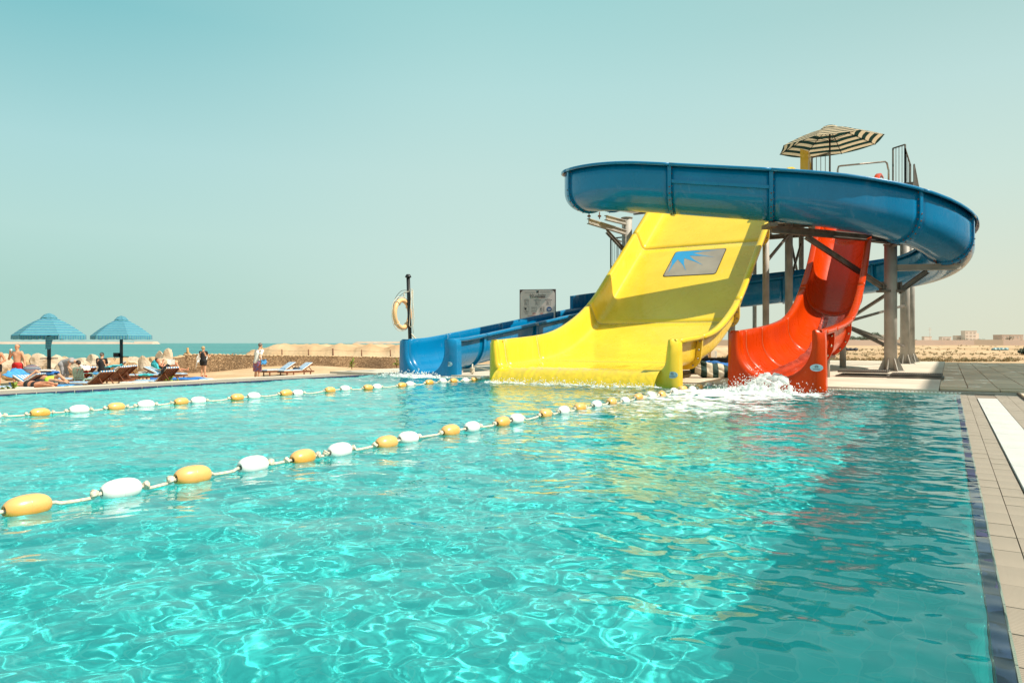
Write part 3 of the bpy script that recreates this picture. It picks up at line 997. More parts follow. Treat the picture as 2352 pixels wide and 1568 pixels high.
class Path:
    def __init__(self, pts):                  # pts: list of Vector (bottom centre line)
        self.p = pts
        self.s = [0.0]
        for i in range(1, len(pts)): self.s.append(self.s[-1] + (pts[i] - pts[i - 1]).length)
        self.L = self.s[-1]

    def at(self, s):
        s = max(0, min(self.L, s))
        for i in range(1, len(self.s)):
            if self.s[i] >= s:
                t = (s - self.s[i - 1]) / max(1e-9, self.s[i] - self.s[i - 1])
                return self.p[i - 1].lerp(self.p[i], t)
        return self.p[-1]

    def frame(self, s, vertical=True):
        e = 0.12
        d = (self.at(s + e) - self.at(s - e)).normalized()
        r = Vector((d.y, -d.x, 0)).normalized()
        u = Vector((0, 0, 1)) if vertical else r.cross(d).normalized()
        return self.at(s), r, u

    def s_near(self, q):
        best, bs = 1e9, 0
        for i, p in enumerate(self.p):
            d = math.hypot(p.x - q[0], p.y - q[1])
            if d < best: best, bs = d, self.s[i]
        return bs


def catmull(pts, per=10):
    out = []
    n = len(pts)
    for i in range(n - 1):
        p0 = pts[max(i - 1, 0)]; p1 = pts[i]; p2 = pts[i + 1]; p3 = pts[min(i + 2, n - 1)]
        for k in range(per):
            t = k / per
            out.append(0.5 * ((2 * p1) + (p2 - p0) * t + (2 * p0 - 5 * p1 + 4 * p2 - p3) * t * t + (3 * p1 - p0 - 3 * p2 + p3) * t ** 3))
    out.append(pts[-1])
    return out


BOLT = {}
for key in ('rust', 'bolt'):
    b_ = MB(); b_.lathe([(0.0, 0.022), (0.014, 0.018), (0.021, 0.008), (0.023, 0.0), (0.023, -0.008)], 8)
    BOLT[key] = b_.mesh('bolt', key)


def put_bolt(parent, pos, nrm, key='bolt', scale=1.0):
    o = link('bolt', BOLT[key], parent)
    o.location = pos
    o.rotation_euler = Vector(nrm).to_track_quat('Z', 'Y').to_euler()
    o.scale = (scale,) * 3
    return o


def ring_flange(mb, path, s, prof, depth=0.10, wid=0.09, vertical=True, lo=3, hi=None):
    """raised joint flange that stands out of the channel's underside"""
    P = prof[lo:len(prof) - lo] if hi is None else prof[lo:hi]
    Q = offset_profile(P, -depth)
    fr = [path.frame(s - wid / 2, vertical), path.frame(s + wid / 2, vertical)]
    base = len(mb.v); n = len(P)
    for (o, r, u) in fr:
        for x, y in list(offset_profile(P, -0.015)) + list(reversed(Q)):
            mb.v.append(tuple(o + r * x + u * y))
    m_ = 2 * n
    for k in range(m_):
        k2 = (k + 1) % m_
        mb.f.append((base + k, base + m_ + k, base + m_ + k2, base + k2)); mb.m.append(0); mb.s.append(False)
    for i in (0, 1):
        for k in range(n - 1):
            q = (base + i * m_ + k, base + i * m_ + k + 1, base + i * m_ + m_ - 2 - k, base + i * m_ + m_ - 1 - k)
            mb.f.append(q if i == 0 else q[::-1]); mb.m.append(0); mb.s.append(False)


def flange_bolts(parent, path, s, prof, depth, side, i0, i1, step, key='rust', vertical=True, scale=1.0, wid=0.09):
    """bolts on the face of a flange; side = +1 / -1: the face ahead of or behind the joint"""
    Q = offset_profile(prof, -depth * 0.6)
    # resample by length
    pts = [Vector((*q, 0)) for q in Q[i0:i1]]
    acc, last = 0.0, None
    o, r, u = path.frame(s, vertical)
    d = (path.at(s + .1) - path.at(s - .1)).normalized()
    nxt = step / 2
    for i in range(1, len(pts)):
        seg = (pts[i] - pts[i - 1]).length
        while acc + seg >= nxt:
            t = (nxt - acc) / seg
            q = pts[i - 1].lerp(pts[i], t)
            put_bolt(parent, o + r * q.x + u * q.y + d * side * (wid / 2 + 0.006), d * side, key, scale)
            nxt += step
        acc += seg


def end_cap(mb, o, r, u, d, prof, half, top, low, depth=0.20, fil=0.09, notch=None):
    """front plate of a slide mouth: the channel section flares into a rounded rectangular outline.
    d points out of the mouth (towards the pool)"""
    P = prof[4:-4]
    n = len(P)
    mid = n // 2
    out = []
    rc = 0.09
    W = half
    # outline: from the right rail corner down to the water, across and up on the left
    def outline(q, i):
        x, y = q
        side = 1 if i <= mid else -1
        k = i / mid if i <= mid else (n - 1 - i) / mid
        hy = top + (low - top) * min(1.0, k * 1.5)
        if k < 0.10:
            a_ = (k / 0.10) * PI / 2
            return (side * (W - rc + rc * math.sin(a_)), top - rc + rc * math.cos(a_))
        kk = (k - 0.10) / 0.60
        if kk < 1:
            return (side * (W + 0.02 * kk), (top - rc) + (low - (top - rc)) * kk)
        return (side * (W + .02) * max(0.0, 1 - (kk - 1) / 0.5), low)
    rows = []
    rows.append([(q, 0.0) for q in P])
    rows.append([((q[0] * 0.99 + outline(q, i)[0] * .01, q[1] * .99 + outline(q, i)[1] * .01), fil * 0.6) for i, q in enumerate(P)])
    rows.append([(tuple(Vector(q).lerp(Vector(outline(q, i)), min(0.35, 0.10 / max(.05, (Vector(q) - Vector(outline(q, i))).length)))), fil) for i, q in enumerate(P)])
    rows.append([(tuple(Vector(q).lerp(Vector(outline(q, i)), 0.55)), fil * 0.8) for i, q in enumerate(P)])
    rows.append([(tuple(Vector(q).lerp(Vector(outline(q, i)), max(0.6, 1 - 0.05 / max(.05, (Vector(q) - Vector(outline(q, i))).length)))), fil * 0.35) for i, q in enumerate(P)])
    rows.append([(outline(q, i), -0.02) for i, q in enumerate(P)])
    rows.append([(outline(q, i), -depth) for i, q in enumerate(P)])
    def strip(rws):
        base = len(mb.v)
        for row in rws:
            for (x, y), f in row:
                mb.v.append(tuple(o + r * x + u * y + d * f))
        for i in range(len(rws) - 1):
            for k in range(n - 1):
                mb.f.append((base + i * n + k, base + i * n + k + 1, base + (i + 1) * n + k + 1, base + (i + 1) * n + k))
                mb.m.append(0); mb.s.append(True)
    strip(rows[:6])
    strip(rows[5:])
    # back face of the side return
    strip([rows[6], [(q[0], q[1] - 0.0) if False else ((q[0][0] * 0.93, q[0][1] - 0.04), -depth) for q in rows[6]]])


def seam_line(parent, path, s, prof, mat='seam', vertical=False, wid=0.010):
    """pale caulked joint inside the channel"""
    P = prof[2:-2]
    P2 = offset_profile(P, 0.004)
    mb = MB()
    fr = [path.frame(s - wid / 2, vertical), path.frame(s + wid / 2, vertical)]
    for (o, r, u) in fr:
        for x, y in P2: mb.v.append(tuple(o + r * x + u * y))
    n = len(P2)
    for k in range(n - 1):
        mb.f.append((k, k + 1, n + k + 1, n + k)); mb.m.append(0); mb.s.append(True)
    return mb.build('joint_seal', mat, parent)


M['seam_y'] = pm('pale_seal_yellow', (0.85, 0.80, 0.45), 0.5, 0.1, 9)
M['seam_r'] = pm('pale_seal_red', (0.80, 0.35, 0.16), 0.5, 0.1, 9)
M['seam_b'] = pm('pale_seal_blue', (0.35, 0.62, 0.72), 0.5, 0.1, 9)


def poly_path(ctrl, a, depth):
    """ctrl: (b, z of rail) -> smooth path of the bed bottom, heading towards the pool (decreasing b)"""
    pts = [Vector((0, b, z)) for b, z in ctrl]
    sm = catmull(pts, 8)
    out = []
    for i, q in enumerate(sm):
        t = (sm[min(i + 1, len(sm) - 1)] - sm[max(i - 1, 0)]).normalized()
        nrm = Vector((0, -t.z, t.y)) if t.y > 0 else Vector((0, t.z, -t.y))
        q2 = q - nrm * depth
        out.append(F(a, q2.y, q2.z))
    return Path(list(reversed(out)))


def slide_sections(root, name, mat, path, cuts, prof_at, vertical, step=0.25, label=None):
    for i in range(len(cuts) - 1):
        s0, s1 = cuts[i] + 0.001, cuts[i + 1] - 0.001
        k = max(2, int((s1 - s0) / step))
        ss_ = [s0 + (s1 - s0) * j / k for j in range(k + 1)]
        mb = MB()
        sweep(mb, [path.frame(s, vertical) for s in ss_], [prof_at(s) for s in ss_])
        mb.build(name, mat, root)


# ---------------------------------------------------------------- yellow slide
yel = thing('water_slide', 'wide yellow multi-lane water slide with a blue starburst panel on its bed', 'water slide')
YA = -6.6
YHW = 2.0
ydep = 0.62
yctrl = [(13.05, 0.93), (13.6, 0.95), (15.6, 1.12), (17.0, 1.52), (18.2, 2.12), (19.5, 3.07), (21.5, 4.55), (22.5, 5.30), (23.6, 6.12), (24.3, 6.60), (25.0, 6.80), (25.6, 6.85)]
yp = poly_path(yctrl, YA, ydep)
def yellow_profile():
    h, lip = ydep, 0.15
    half = [(YHW + lip, h - 0.10), (YHW + lip, h - 0.02), (YHW + lip - 0.02, h), (YHW + 0.02, h), (YHW, h - 0.02), (YHW - 0.03, h * 0.62), (YHW - 0.055, h * 0.28)]
    for i in range(1, 6):
        t = i / 6
        # quadratic fillet between the leaning wall and the flat bed
        x = (1 - t) ** 2 * (YHW - 0.055) + 2 * t * (1 - t) * (YHW - 0.075) + t * t * (YHW - 0.25)
        y = (1 - t) ** 2 * (h * 0.28) + 2 * t * (1 - t) * 0.0 + 0
        half.append((x, y))
    half += [(YHW - 0.25, 0.0), (YHW * 0.5, 0.0), (YHW * .25, 0)]
    return half + [(0, 0)] + [(-x, y) for x, y in reversed(half)]


yprof = yellow_profile()
yp_at = lambda s: yprof
ycuts_b = [25.6, 21.55, 18.15, 14.75, 13.4]
ycuts = [yp.s_near(F(YA, b)[:2]) for b in ycuts_b] + [yp.L]
ycuts[0] = 0
slide_sections(yel, 'slide_section', 'yellow', yp, ycuts, yp_at, False)
for s in ycuts[1:-1]:
    seam_line(yel, yp, s, yprof, 'seam_y')
    mb = MB(); ring_flange(mb, yp, s, yprof, 0.14, 0.07, False, lo=4)
    mb.build('joint_flange', 'yellow', yel)
    flange_bolts(yel, yp, s, yprof, 0.14, 1, -12, -4, 0.19, 'bolt', False, 1.15, 0.07)
mb = MB()
o_, r_, u_ = yp.frame(yp.L, False)
d_ = dirF(0, -1)
end_cap(mb, o_, r_, Vector((0, 0, 1)), d_, yprof, YHW + 0.19, ydep + 0.005, -0.6, 0.22)
mb.build('mouth_plate', 'yellow', yel)
# flowing water film over the lip
M['film'] = pm('water_film_yellow', (0.84, 0.56, 0.012), 0.12, 0.05, 7, 0.6, 9, coat=1.0, bdist=0.03, coords='Object')
mb = MB()
NX = 90
rows_f = [(0.9, None), (0.45, None), (0.15, None), (0.0, 0.022), (-0.10, 0.005), (-0.20, -0.04), (-0.30, -0.11), (-0.38, -0.20), (-0.44, -0.30), (-0.47, -0.45)]
for j, (db, z) in enumerate(rows_f):
    for i in range(NX + 1):
        a_ = YA - (YHW - 0.14) + 2 * (YHW - 0.14) * i / NX
        wob = 0.010 * noise.noise(Vector((a_ * 5, j * 0.35, 0))) + 0.012 * noise.noise(Vector((a_ * 14, j * 0.3, 3)))
        if z is None:
            q = yp.at(yp.L - db)
            zz = q.z + 0.022 + wob
            bb = q.x * UX + q.y * UY
        else:
            bb = 13.05 + db * (1 + 1.5 * wob); zz = o_.z + z + wob
        mb.v.append(tuple(F(a_, bb, zz)))
for j in range(len(rows_f) - 1):
    for i in range(NX):
        q = j * (NX + 1) + i
        mb.f.append((q, q + 1, q + NX + 2, q + NX + 1)); mb.m.append(0); mb.s.append(True)
mb.build('water_film', 'film', yel)


def bed_z(a, b):
    """height of the yellow bed at (a, b)"""
    best = None
    for i in range(1, len(yp.p)):
        p, q = yp.p[i - 1], yp.p[i]
        bp_, bq = p.x * UX + p.y * UY, q.x * UX + q.y * UY
        if min(bp_, bq) <= b <= max(bp_, bq):
            t = (b - bp_) / (bq - bp_ + 1e-9)
            return p.z + (q.z - p.z) * t
    return -5.0


def on_bed(x, y):
    """(a, b) where the view ray meets the bed"""
    dx, dz = ray(x, y)
    t = 10.0
    while t < 40:
        P = Vector((dx * t, t, CAMZ + dz * t))
        a = P.x * VX + P.y * VY; b = P.x * UX + P.y * UY
        if P.z <= bed_z(a, b): return a, b
        t += 0.01
    return YA, 20


corn = [on_bed(1553, 577), on_bed(1667, 573), on_bed(1645, 632), on_bed(1522, 635)]
da0 = (corn[0][0] + corn[3][0]) / 2; da1 = (corn[1][0] + corn[2][0]) / 2
db1 = (corn[0][1] + corn[1][1]) / 2; db0 = (corn[2][1] + corn[3][1]) / 2


def decal_pt(u, v, off):
    """u right, v up in 0..1 on the printed panel"""
    a = da0 + (da1 - da0) * u; b = db0 + (db1 - db0) * v
    return F(a, b, bed_z(a, b) + off)


def rounded(w, h, r, n=5):
    P = []
    for cx, cy, a0 in ((w - r, h - r, 0), (r, h - r, 90), (r, r, 180), (w - r, r, 270)):
        for i in range(n + 1):
            t = R(a0 + 90 * i / n)
            P.append((cx + r * math.cos(t), cy + r * math.sin(t)))
    return P


def fan(mb, pts, mi=0):
    mb.add(pts, [tuple(range(len(pts)))], mi, False)


def decal_poly(P2, off, name, mat, clamp=True):
    """polygon in panel coordinates, cut into strips so that it follows the curved bed"""
    me_b = bmesh.new()
    vs = [me_b.verts.new((x, y, 0)) for x, y in P2]
    me_b.faces.new(vs)
    for k in range(1, 8):
        bmesh.ops.bisect_plane(me_b, geom=me_b.verts[:] + me_b.edges[:] + me_b.faces[:], plane_co=(0, k / 8, 0), plane_no=(0, 1, 0))
    for v in me_b.verts: v.co = decal_pt(v.co.x, v.co.y, off)
    me = bpy.data.meshes.new(name); me_b.to_mesh(me); me_b.free()
    me.materials.append(M[mat])
    return link(name, me, yel)


decal_poly(rounded(1, 1, 0.06), 0.010, 'panel_outline', 'ink')
decal_poly([(0.015 + x * 0.97, 0.02 + y * 0.96) for x, y in rounded(1, 1, 0.055)], 0.014, 'printed_panel', 'grey_decal')
burst = [(740, 575), (1000, 577), (1120, 600), (1390, 610), (1180, 622), (985, 655), (1120, 730), (1370, 840), (1170, 775), (958, 740), (1060, 880),
         (1245, 1075), (1080, 935), (890, 808), (930, 990), (1020, 1225), (930, 1040), (795, 832), (765, 1000), (750, 1250), (735, 980), (705, 830), (705, 605)]
burst2 = [((x - 690) / 800.0, 1 - (y - 560) / 800.0) for x, y in burst]
decal_poly(burst2, 0.018, 'printed_starburst', 'blue_print')


def maker_plate(root, o, r, u, d, s=1.0):
    mb = MB()
    P = [(0.105 * s * math.cos(t * PI / 10), 0.062 * s * math.sin(t * PI / 10)) for t in range(20)]
    fan(mb, [o + r * x + u * y + d * 0.010 for x, y in P])
    mb.add([o + r * x + u * y + d * f for f in (0.0, 0.010) for x, y in P], [(k, (k + 1) % 20, 20 + (k + 1) % 20, 20 + k) for k in range(20)])
    pl = mb.build('maker_plate', 'plate_pale', root)
    mb = MB()
    for rr_, t0, t1 in ((0.027, -55, 235), (0.015, 0, 360)):
        N = 14
        A = [R(t0 + (t1 - t0) * i / N) for i in range(N + 1)]
        c2 = (0, 0.018 * s)
        vs = []
        for q in (rr_ * s, (rr_ - 0.006) * s):
            vs += [o + r * (q * math.cos(t)) + u * (c2[1] + q * math.sin(t)) + d * 0.0125 for t in A]
        mb.add(vs, [(i, i + 1, N + 2 + i, N + 1 + i) for i in range(N)], 0, False)
    mb.add([o + r * x + u * y + d * 0.0125 for x, y in ((-.06 * s, -.022 * s), (.06 * s, -.022 * s), (.06 * s, -.032 * s), (-.06 * s, -.032 * s))], [(0, 1, 2, 3)], 0, False)
    mb.build('emblem', 'ink_brown', pl)


# ---------------------------------------------------------------- red slide
red = thing('water_slide', 'narrow red water slide gushing white water into the pool', 'water slide')
RA = -2.62
RW = 0.62
rdep = 0.86
rctrl = [(12.95, 1.08), (13.6, 1.10), (15.2, 1.20), (16.6, 1.32), (17.8, 1.50), (19.0, 1.88), (20.2, 2.50), (21.1, 3.12), (22.1, 4.02), (23.2, 4.95), (24.2, 5.80), (25.0, 6.25), (25.7, 6.36), (26.2, 6.38)]
rp_ = poly_path(rctrl, RA, rdep)
rprof = chan_profile(RW, rdep, rdep, lip=0.16, nseg=12)
rcuts_b = [26.2, 23.4, 20.4, 17.6, 14.9, 13.5]
rcuts = [rp_.s_near(F(RA, b)[:2]) for b in rcuts_b] + [rp_.L]
rcuts[0] = 0
slide_sections(red, 'slide_section', 'red', rp_, rcuts, lambda s: rprof, False)
for s in rcuts[1:-1]:
    seam_line(red, rp_, s, rprof, 'seam_r')
    mb = MB(); ring_flange(mb, rp_, s, rprof, 0.12, 0.07, False, lo=4)
    mb.build('joint_flange', 'red', red)
    flange_bolts(red, rp_, s, rprof, 0.12, 1, -14, -4, 0.20, 'bolt', False, 1.1, 0.07)
    flange_bolts(red, rp_, s, rprof, 0.12, -1, -10, -4, 0.20, 'bolt', False, 1.1, 0.07)
mb = MB()
o_, r_, u_ = rp_.frame(rp_.L, False)
end_cap(mb, o_, r_, Vector((0, 0, 1)), d_, rprof, RW + 0.20, rdep + 0.005, -0.55, 0.20)
mb.build('mouth_plate', 'red', red)

# ---------------------------------------------------------------- blue slide
blu = thing('water_slide', 'blue water slide that loops around the tower and runs out at the far left', 'water slide')
BR = 0.60
pts2 = []
def arc(cx, cy, rr_, a0, a1, n):
    return [Vector((cx + rr_ * math.cos(R(a0 + (a1 - a0) * i / n)), cy + rr_ * math.sin(R(a0 + (a1 - a0) * i / n)), 0)) for i in range(n + 1)]
pts2 += [Vector((2.57 + UX * k, 22.83 + UY * k, 0)) for k in (3.8, 2.8, 1.8, 0.9)]
pts2 += arc(4.25, 21.78, 1.98, 148, 250, 16)
pts2 += [Vector((3.57 + 0.95 * k, 19.92 - 0.3425 * k, 0)) for k in (1, 2, 3)]
pts2 += arc(8.95, 22.85, 4.58, 250, 450, 30)
pts2 += [Vector((8.0, 27.45, 0)), Vector((6.8, 27.46, 0))]
pts2 += arc(5.54, 24.48, 3.0, 90, 148, 10)
endp = pts2[-1]
RB0 = endp.x * UX + endp.y * UY
BB = 13.92
for k in range(1, 13):
    b = RB0 + (BB - RB0) * k / 12
    pts2.append(F(-11.3, b))
# heights by nearest control
ctrlz = [((4.6, 26.0), 5.75), ((3.6, 24.4), 5.50), ((2.57, 22.83), 5.20), ((2.30, 21.5), 4.90), ((3.57, 19.92), 4.64), ((5.4, 19.2), 4.36), ((7.38, 18.55), 4.08), ((10.2, 18.4), 3.62), ((12.2, 19.6), 3.12),
         ((13.5, 22.8), 2.82), ((11.5, 26.6), 2.55), ((8.5, 27.45), 2.28), ((5.5, 27.45), 1.86)]
flat = Path(pts2)
cs = [(flat.s_near(q), z) for q, z in ctrlz]
for b, z in ((24.2, 1.40), (21.5, 1.00), (19.1, 0.66), (15.3, 0.22), (14.4, 0.12), (13.92, 0.07)):
    cs.append((flat.s_near(F(-11.3, b)[:2]), z))
cs.sort()
xs = np.array([c[0] for c in cs]); zs = np.array([c[1] for c in cs])
sg = np.linspace(0, flat.L, 420)
zz = np.interp(sg, xs, zs)
kern = np.ones(21) / 21
zz2 = np.convolve(np.pad(zz, 10, mode='edge'), kern, 'valid')
zz2 = np.where(sg > flat.L - 1.5, zz, zz2)
bpts = []
for s, z in zip(sg, zz2):
    q = flat.at(s); bpts.append(Vector((q.x, q.y, z)))
bp_path = Path(bpts)
S_turn_end = bp_path.s_near((4.5, 27.3))


def bheights(s):
    """rail heights right (outer) and left along the blue slide"""
    t = min(1, max(0, (s - (S_turn_end - 3.0)) / 3.5))
    ho = 1.25 * (1 - t) + 0.88 * t
    hi = 0.95 * (1 - t) + 0.88 * t
    return ho, hi


def bprof(s):
    ho, hi = bheights(s)
    return chan_profile(BR, ho, hi, lip=0.13, nseg=12)


seams_xy = [(3.6, 24.5), (2.33, 21.3), (4.55, 19.55), (6.95, 18.68), (10.3, 18.5), (12.3, 19.8), (13.2, 24.6), (10.6, 27.15), (7.0, 27.45), (3.6, 26.4)]
bcuts = [0] + [bp_path.s_near(q) for q in seams_xy] + [bp_path.s_near(F(-11.3, b)[:2]) for b in (22.0, 18.4, 15.6)] + [bp_path.L]
slide_sections(blu, 'slide_section', 'blue', bp_path, bcuts, bprof, True, 0.22)
for i, s in enumerate(bcuts[1:-1]):
    mb = MB(); ring_flange(mb, bp_path, s, bprof(s), 0.075, 0.10, True, lo=4)
    mb.build('joint_flange', 'blue', blu)
    if i < 7:
        flange_bolts(blu, bp_path, s, bprof(s), 0.03, 1 if i < 4 else -1, 4, 18, 0.17, 'rust', True, 0.9, 0.10)
        # bolts on the outward face
        P = offset_profile(bprof(s), -0.078)
        o_, r_, u_ = bp_path.frame(s, True)
        acc = 0
        for k in range(5, 16):
            q0, q1 = Vector(P[k]), Vector(P[k + 1])
            acc += (q1 - q0).length
            if acc > 0.15:
                acc = 0
                dn = (q1 - q0).normalized()
                nn = r_ * (-dn.y) * -1 + u_ * (dn.x) * -1
                nn = r_ * (P[k][0]) + u_ * (min(0, P[k][1] - BR))
                put_bolt(blu, o_ + r_ * q1.x + u_ * q1.y, nn.normalized(), 'rust', 0.9)
    if i >= 9:
        seam_line(blu, bp_path, s, bprof(s), 'seam_b', True)
# straight panel between two joints carries a horizontal joint ledge on its outside
sA, sB = bp_path.s_near(seams_xy[2]), bp_path.s_near(seams_xy[3])
mb = MB()
for k in range(9):
    s = sA + 0.06 + (sB - sA - 0.12) * k / 8
    o_, r_, u_ = bp_path.frame(s, True)
    for x, y in ((BR + 0.02, 0.80), (BR + 0.085, 0.80), (BR + 0.085, 0.71), (BR + 0.02, 0.71)):
        mb.v.append(tuple(o_ + r_ * x + u_ * y))
for k in range(8):
    for j in range(4):
        j2 = (j + 1) % 4
        mb.f.append((k * 4 + j, k * 4 + j2, k * 4 + 4 + j2, k * 4 + 4 + j)); mb.m.append(0); mb.s.append(False)
mb.build('joint_ledge', 'blue', blu)
mb = MB()
o_, r_, u_ = bp_path.frame(bp_path.L, True)
end_cap(mb, o_, r_, Vector((0, 0, 1)), d_, bprof(bp_path.L), BR + 0.33, 0.885, -0.5, 0.22)
mb.build('mouth_plate', 'blue', blu)
# splash guard box where the run-out leaves the turn
sg_ = MB()
for s0, s1 in ((bp_path.s_near(F(-11.3, 25.2)[:2]), bp_path.s_near(F(-11.3, 23.3)[:2])),):
    fr = []
    for k in range(5):
        s = s0 + (s1 - s0) * k / 4
        o_, r_, u_ = bp_path.frame(s, True)
        for x, y in ((BR, .88), (BR + .12, .88), (BR + .12, 1.35), (BR, 1.35)):
            sg_.v.append(tuple(o_ + r_ * x + u_ * y))
    for k in range(4):
        for j in range(4):
            j2 = (j + 1) % 4
            sg_.f.append((k * 4 + j, k * 4 + j2, k * 4 + 4 + j2, k * 4 + 4 + j)); sg_.m.append(0); sg_.s.append(False)
    sg_.f.append((0, 3, 2, 1)); sg_.f.append((16, 17, 18, 19)); sg_.m += [0, 0]; sg_.s += [False, False]
sg_.build('splash_guard', 'blue', blu)

zv = Vector((0, 0, 1))
maker_plate(red, F(RA + 0.70, 12.95 - 0.075, 0.43), dirF(1, 0), zv, dirF(0, -1))
maker_plate(yel, F(YA + 2.09, 13.05 - 0.055, 0.24), dirF(1, 0), zv, dirF(0, -1), 1.05)
maker_plate(blu, F(-11.3 + 0.76, BB - 0.065, 0.33), dirF(1, 0), zv, dirF(0, -1), 0.95)

# stub legs under the run-outs
for root, a, bs in ((blu, -11.3, (14.9, 18.4, 22.0)), (red, RA, (14.6, 17.6)), (yel, YA + 1.2, (14.9,)), (yel, YA - 1.2, (14.9,))):
    for b in bs:
        pth = {id(blu): bp_path, id(red): rp_, id(yel): yp}[id(root)]
        s = pth.s_near(F(a if root is not yel else YA, b)[:2])
        zt = pth.at(s).z - 0.05
        mb = MB()
        for da in (-0.25, 0.25):
            mb.tube([F(a + da, b, 0.05), F(a + da, b, max(0.1, zt + 0.04))], 0.035, 8)
        mb.beam(F(a - .4, b, max(.1, zt)), F(a + .4, b, max(.1, zt)), 0.08, 0.06)
        mb.build('support_leg', 'steel', root)

# ---------------------------------------------------------------- tower: columns, beams, platform, rails
tow = thing('slide_tower', 'grey steel slide tower with round columns, braces and a railed top platform', 'tower')


def column(a, b, r, top, base=True):
    mb = MB()
    mb.tube([F(a, b, 0.05), F(a, b, top)], r, 24)
    o = mb.build('column', 'steel', tow)
    if base:
        m2 = MB()
        for k in range(7):
            t = 2 * PI * k / 7 + 0.3
            d = Vector((math.cos(t), math.sin(t), 0))
            c = F(a, b, 0)
            s_ = Vector((-d.y, d.x, 0)) * 0.012
            pts = [c + d * r + zv * 0.07, c + d * (r + 0.17) + zv * 0.07, c + d * (r + 0.13) + zv * 0.17, c + d * (r + 0.02) + zv * 0.42, c + d * r + zv * 0.42]
            n_ = len(pts)
            m2.add([q - s_ for q in pts] + [q + s_ for q in pts], [tuple(range(n_))[::-1], tuple(range(n_, 2 * n_))] + [(i, (i + 1) % n_, n_ + (i + 1) % n_, n_ + i) for i in range(n_)], 0, False)
        m2.lathe([(0.01, 0.085), (r + 0.2, 0.085), (r + 0.2, 0.052), (0.01, 0.052)], 8, F(a, b, 0), smooth=False)
        m2.build('base_gusset', 'steel', o)
    # cap plate and a welded collar line
    m3 = MB(); m3.lathe([(0.0, 0.03), (r + .03, 0.03), (r + .03, 0.0), (r - .01, 0.0)], 20, F(a, b, top), smooth=False)
    m3.build('cap_plate', 'steel', o)
    return o


def beam(p0, p1, w=0.09, h=0.14, name='beam', mat='dark_steel'):
    mb = MB()
    p0, p1 = Vector(p0), Vector(p1)
    d = (p1 - p0).normalized()
    side = d.cross(zv).normalized(); u2 = side.cross(d)
    # H section
    mb.beam(p0, p1, w * 0.2, h * 0.98)
    mb.beam(p0 + u2 * h * 0.42, p1 + u2 * h * 0.42, w, h * 0.14)
    mb.beam(p0 - u2 * h * 0.42, p1 - u2 * h * 0.42, w, h * 0.14)
    return mb.build(name, mat, tow)


def brace(p0, p1, r=0.045):
    mb = MB(); mb.beam(p0, p1, r * 1.7, r * 1.7)
    o = mb.build('brace', 'dark_steel', tow)
    return o


CM = (-1.40, 22.4)
column(*CM, 0.165, 3.62)                       # carries the loop
column(-1.43, 30.6, 0.165, 5.62); column(-1.34, 33.4, 0.14, 5.62)
column(-4.9, 22.9, 0.10, 5.2, False)
column(-5.06, 27.5, 0.14, 5.6); column(-5.2, 30.9, 0.10, 5.6)
column(-7.1, 31.0, 0.085, 5.6, False); column(-6.93, 26.6, 0.13, 5.6)
column(-2.9, 24.7, 0.095, 4.6, False); column(-4.3, 29.2, 0.09, 5.6, False)
c_ = at_Y(1440, 700, 24.2); ca = c_.x * VX + c_.y * VY; cb = c_.x * UX + c_.y * UY
column(ca, cb, 0.175, 5.18)
pC = F(ca, cb, 5.12)
# arms that carry the loop on the left
jL = bp_path.at(bp_path.s_near((2.33, 21.3)))
pL = at_Y(1352, 508, 21.8)
beam(pC + Vector((0, 0, -0.10)), at_Y(1392, 500, 22.3), 0.12, 0.16, 'bracket_arm', 'steel')
beam(pC + Vector((-0.05, -0.1, -0.45)), pL, 0.12, 0.17, 'bracket_arm', 'steel')
beam(pC + Vector((0, 0, -1.15)), pL.lerp(pC, 0.45) + Vector((0, 0, -0.35)), 0.09, 0.13, 'knee_brace')
for x in (1353, 1377):
    mb = MB(); q = at_Y(x, 503, 21.85)
    mb.tube([q, q + Vector((0, 0, 0.22))], 0.018, 6); mb.box(q + Vector((0, 0, 0.09)), (0.10, 0.05, 0.05))
    mb.build('clamp', 'rust', tow)
# beam from the main column to the front joint, arm to the right
pM = F(*CM, 0)
tipL = at_Y(1772, 526, 18.85)
beam(Vector((pM.x, pM.y, 3.78)), tipL, 0.12, 0.20, 'bracket_arm')
tipR = at_Y(2207, 612, 19.9)
beam(Vector((pM.x + .15, pM.y, 2.98)), tipR, 0.12, 0.18, 'bracket_arm', 'steel')
m_ = Vector((pM.x, pM.y, 0))
beam(m_ + Vector((-0.2, -0.05, 2.40)), tipL.lerp(Vector((pM.x, pM.y, 3.78)), 0.28) + Vector((0, 0, -0.12)), 0.10, 0.14, 'knee_brace')
beam(m_ + Vector((0.2, -0.05, 2.30)), tipR.lerp(Vector((pM.x, pM.y, 2.98)), 0.48) + Vector((0, 0, -0.12)), 0.10, 0.14, 'knee_brace')
mb = MB(); mb.box(m_ + Vector((0, 0, 2.32)), (0.66, 0.30, 0.06)); mb.box(m_ + Vector((-0.25, 0, 2.45)), (0.05, 0.2, 0.26)); mb.box(m_ + Vector((0.25, 0, 2.45)), (0.05, 0.2, 0.26))
mb.build('collar', 'dark_steel', tow)
mb = MB(); s_ = bp_path.s_near((6.95, 18.68)); q = bp_path.at(s_)
mb.beam(tipL, Vector((tipL.x, tipL.y, q.z + .1)), 0.16, 0.12); mb.box(q + Vector((0, 0.1, -0.13)), (0.22, 0.6, 0.10))
mb.build('clamp', 'dark_steel', tow)
for x, dz in ((2150, 0), (2200, 0.05)):
    q = at_Y(x, 605, 19.8); mb = MB()
    mb.tube([q, q + Vector((0, 0, 0.16 + dz))], 0.018, 6); mb.box(q + Vector((0, 0, 0.08)), (0.12, 0.05, 0.05)); mb.build('clamp', 'rust', tow)
